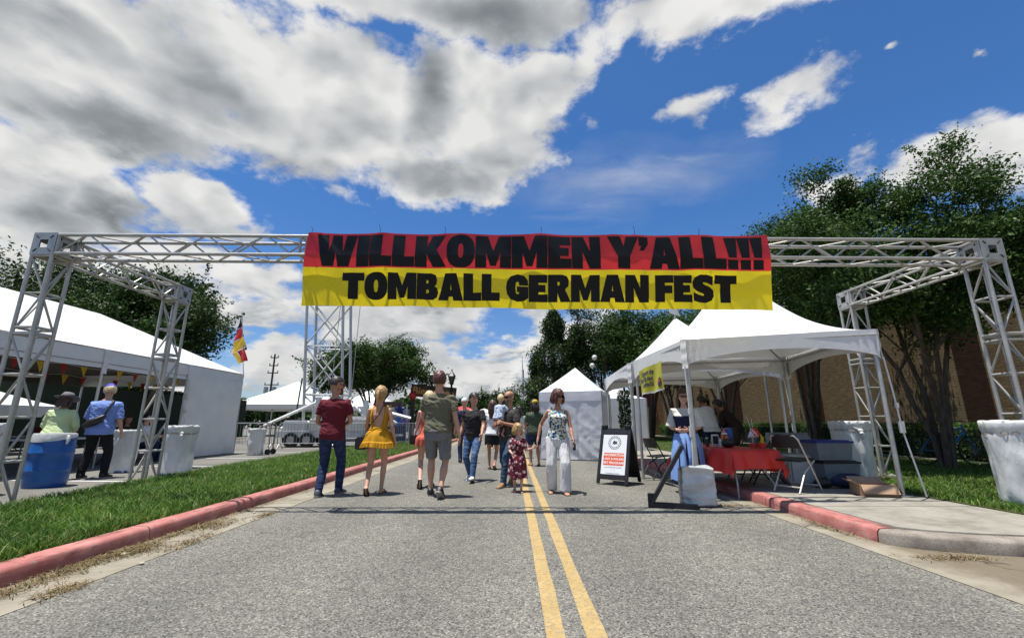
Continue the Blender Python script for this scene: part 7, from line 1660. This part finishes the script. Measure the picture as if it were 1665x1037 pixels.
# people at the back of the canopies
p = person('person in white shirt and navy trousers bending forward near the tree', 4.98, 11.3, .14, 12, 1.72, 'm', SK_D, lf=(.05, .04, 0, 0), rf=(-.02, .04, 0, 0), la=(40, 12, 30, 20), ra=(40, 14, 30, 20), head=(0, 30), lean=26, wide=1.1, vox=.010, fine=False)
shirt(p, M_WHT2, -.07, 1.5, .026, .006, amp=.009, sl_ease=.022); trousers(p, M_NAVY, 1.0, .016); shoes(p, M_SHB); hair(p, H_DK, 'short', .09, .03, .165, .004)
p = person('person in black with dark hair leaning beside the white shirt', 4.62, 11.7, .14, -30, 1.62, 'f', SK_D, lf=(.03, .03, 0, 0), rf=(0, .03, 0, 0), la=(30, 12, 50, 25), ra=(35, 12, 50, 25), head=(-20, 20), lean=12, vox=.010, fine=False)
shirt(p, M_BLK, -.05, .8, .016, amp=.005); trousers(p, M_NAVY, 1.0, .012); shoes(p, M_SHB); hair(p, H_DK, 'long', .03, -.02, .17, .016, bun(p))
p = person('person in dark brown clothes stooping right of the white shirt', 5.5, 11.1, .14, 48, 1.66, 'm', SK_D, lf=(.04, .04, 0, 0), rf=(-.04, .04, 0, 0), la=(40, 12, 40, 20), ra=(38, 12, 40, 20), head=(0, 30), lean=36, vox=.010, fine=False)
shirt(p, fabric('dark_brown_cloth', (.030, .018, .018)), -.06, 1.6, .020, .004, amp=.007); trousers(p, fabric('brown_trousers', (.06, .045, .035)), 1.0, .014); shoes(p, M_SHB); hair(p, H_DK, 'short', .06, .0, .165, .004)
# people in the shade of the left tent
def seated(label, x, y, face, m, hm, sk, sex='f', capm=None, H=1.66):
    p = person(label, x, y, .03, face, H, sex, sk, lf=(.36, .03, 0, 0), rf=(.34, .03, 0, 0), la=(30, 10, 60, 20), ra=(30, 12, 60, 20), head=(0, 8), sit=.50, vox=.012, fine=False, group='people seated in the left tent')
    shirt(p, m, -.02, .7, .016, amp=.004, vox=.013); trousers(p, M_NAVY, 1.0, .012, vox=.013); shoes(p, M_SHB); hair(p, hm, 'short', .06, .02, .17, .012)
    if capm: cap(p, capm, 1)
    c = thing('folding_chair', 'dark folding chair under the ' + label.split(' seated')[0], 'chair', (x, y, .03), rad(face), 'chairs in the left tent'); b = MB(); b.box((0, -.02, .43), (.4, .4, .03)); b.build('seat', M_CHB, c); b = MB(); b.box((0, -.21, .72), (.4, .03, .25)); b.build('backrest', M_CHB, c)
    for sx in (-1, 1): b = MB(); b.tube((sx * .18, .15, 0), (sx * .18, -.2, .84), .012); b.build('leg', M_CHB, c); b = MB(); b.tube((sx * .18, -.22, 0), (sx * .18, .12, .43), .012); b.build('leg', M_CHB, c)
seated('woman in black top seated in the tent facing the street', -10.9, 12.5, -100, M_BLK, H_DK, SK_P); seated('man in pale shirt and white cap seated in the tent', -10.75, 13.3, -80, M_WHT2, H_DK, SK_P, 'm', M_WHT2, 1.74); seated('person in dark green seated deep in the tent', -11.9, 14.0, -110, M_DGRN, H_BR, SK_L); seated('person in navy seated beside the red table', -13.1, 9.6, -90, M_NAVY, H_DK, SK_L, 'm'); seated('person in maroon seated at the white table deep in the tent', -13.0, 12.6, -90, M_MAROON, H_GY, SK_P, 'm')
# distant figures
def far_person(label, x, y, face, H, sex, mt, mb_, hm, sk=SK_L, sk_=None):
    p = person(label, x, y, 0, face, H, sex, sk, lf=(.10, 0, 0, 0), rf=(-.12, 0, .02, 18), la=(8, 10, 25, 5), ra=(-6, 10, 25, 5), vox=.016, fine=False, deci=.5, group='people far down the street')
    shirt(p, mt, -.04, .7, .016, amp=.004, vox=.016); trousers(p, mb_, .98, .012, vox=.016); hair(p, hm, 'short', .05, .01, .17, .012)
far_person('distant person in black beside the woman with the bun', -.25, 17.5, 0, 1.7, 'f', M_BLK, M_JD, H_DK); far_person('distant person in white near the road centre', -1.0, 21, 180, 1.72, 'm', M_WHT2, M_NAVY, H_BR); far_person('distant person in pale blue left of the road centre', -1.9, 24, 0, 1.75, 'm', M_BLUSH, M_BLK, H_DK)
far_person('distant person in red on the road', .95, 27, 180, 1.68, 'f', M_CORAL, M_JB, H_BR); far_person('distant person in dark green far down the road', -.3, 32, 0, 1.8, 'm', M_DGRN, M_BLK, H_DK); far_person('distant person in cream far down the road', .5, 36, 180, 1.66, 'f', M_CREAM, M_WHT, H_BL); far_person('distant person in olive between the walkers', .1, 22, 0, 1.76, 'm', M_OLIVE, M_JD, H_BR)
far_person('person in pink top behind the barricade by the tower', -6.75, 23.5, 180, 1.66, 'f', mat('hot_pink', (.6, .10, .20), .8), M_BLK, H_DK); far_person('person in dark maroon behind the barricade by the tower', -7.35, 24.2, 150, 1.74, 'm', M_MAROON, M_BLK, H_DK); far_person('person in black behind the trailer', -12.4, 25, 90, 1.75, 'm', M_BLK, M_NAVY, H_DK); far_person('person in white behind the trailer', -11.4, 26, 200, 1.7, 'f', M_WHT2, M_NAVY, H_BR)
far_person('person in dark clothes in front of the prize booth', -8.6, 27.2, 20, 1.72, 'm', M_BLK, M_JD, H_DK); far_person('person in yellow by the prize booth', -7.9, 26.9, 0, 1.62, 'f', M_MUST, M_JB, H_BL)
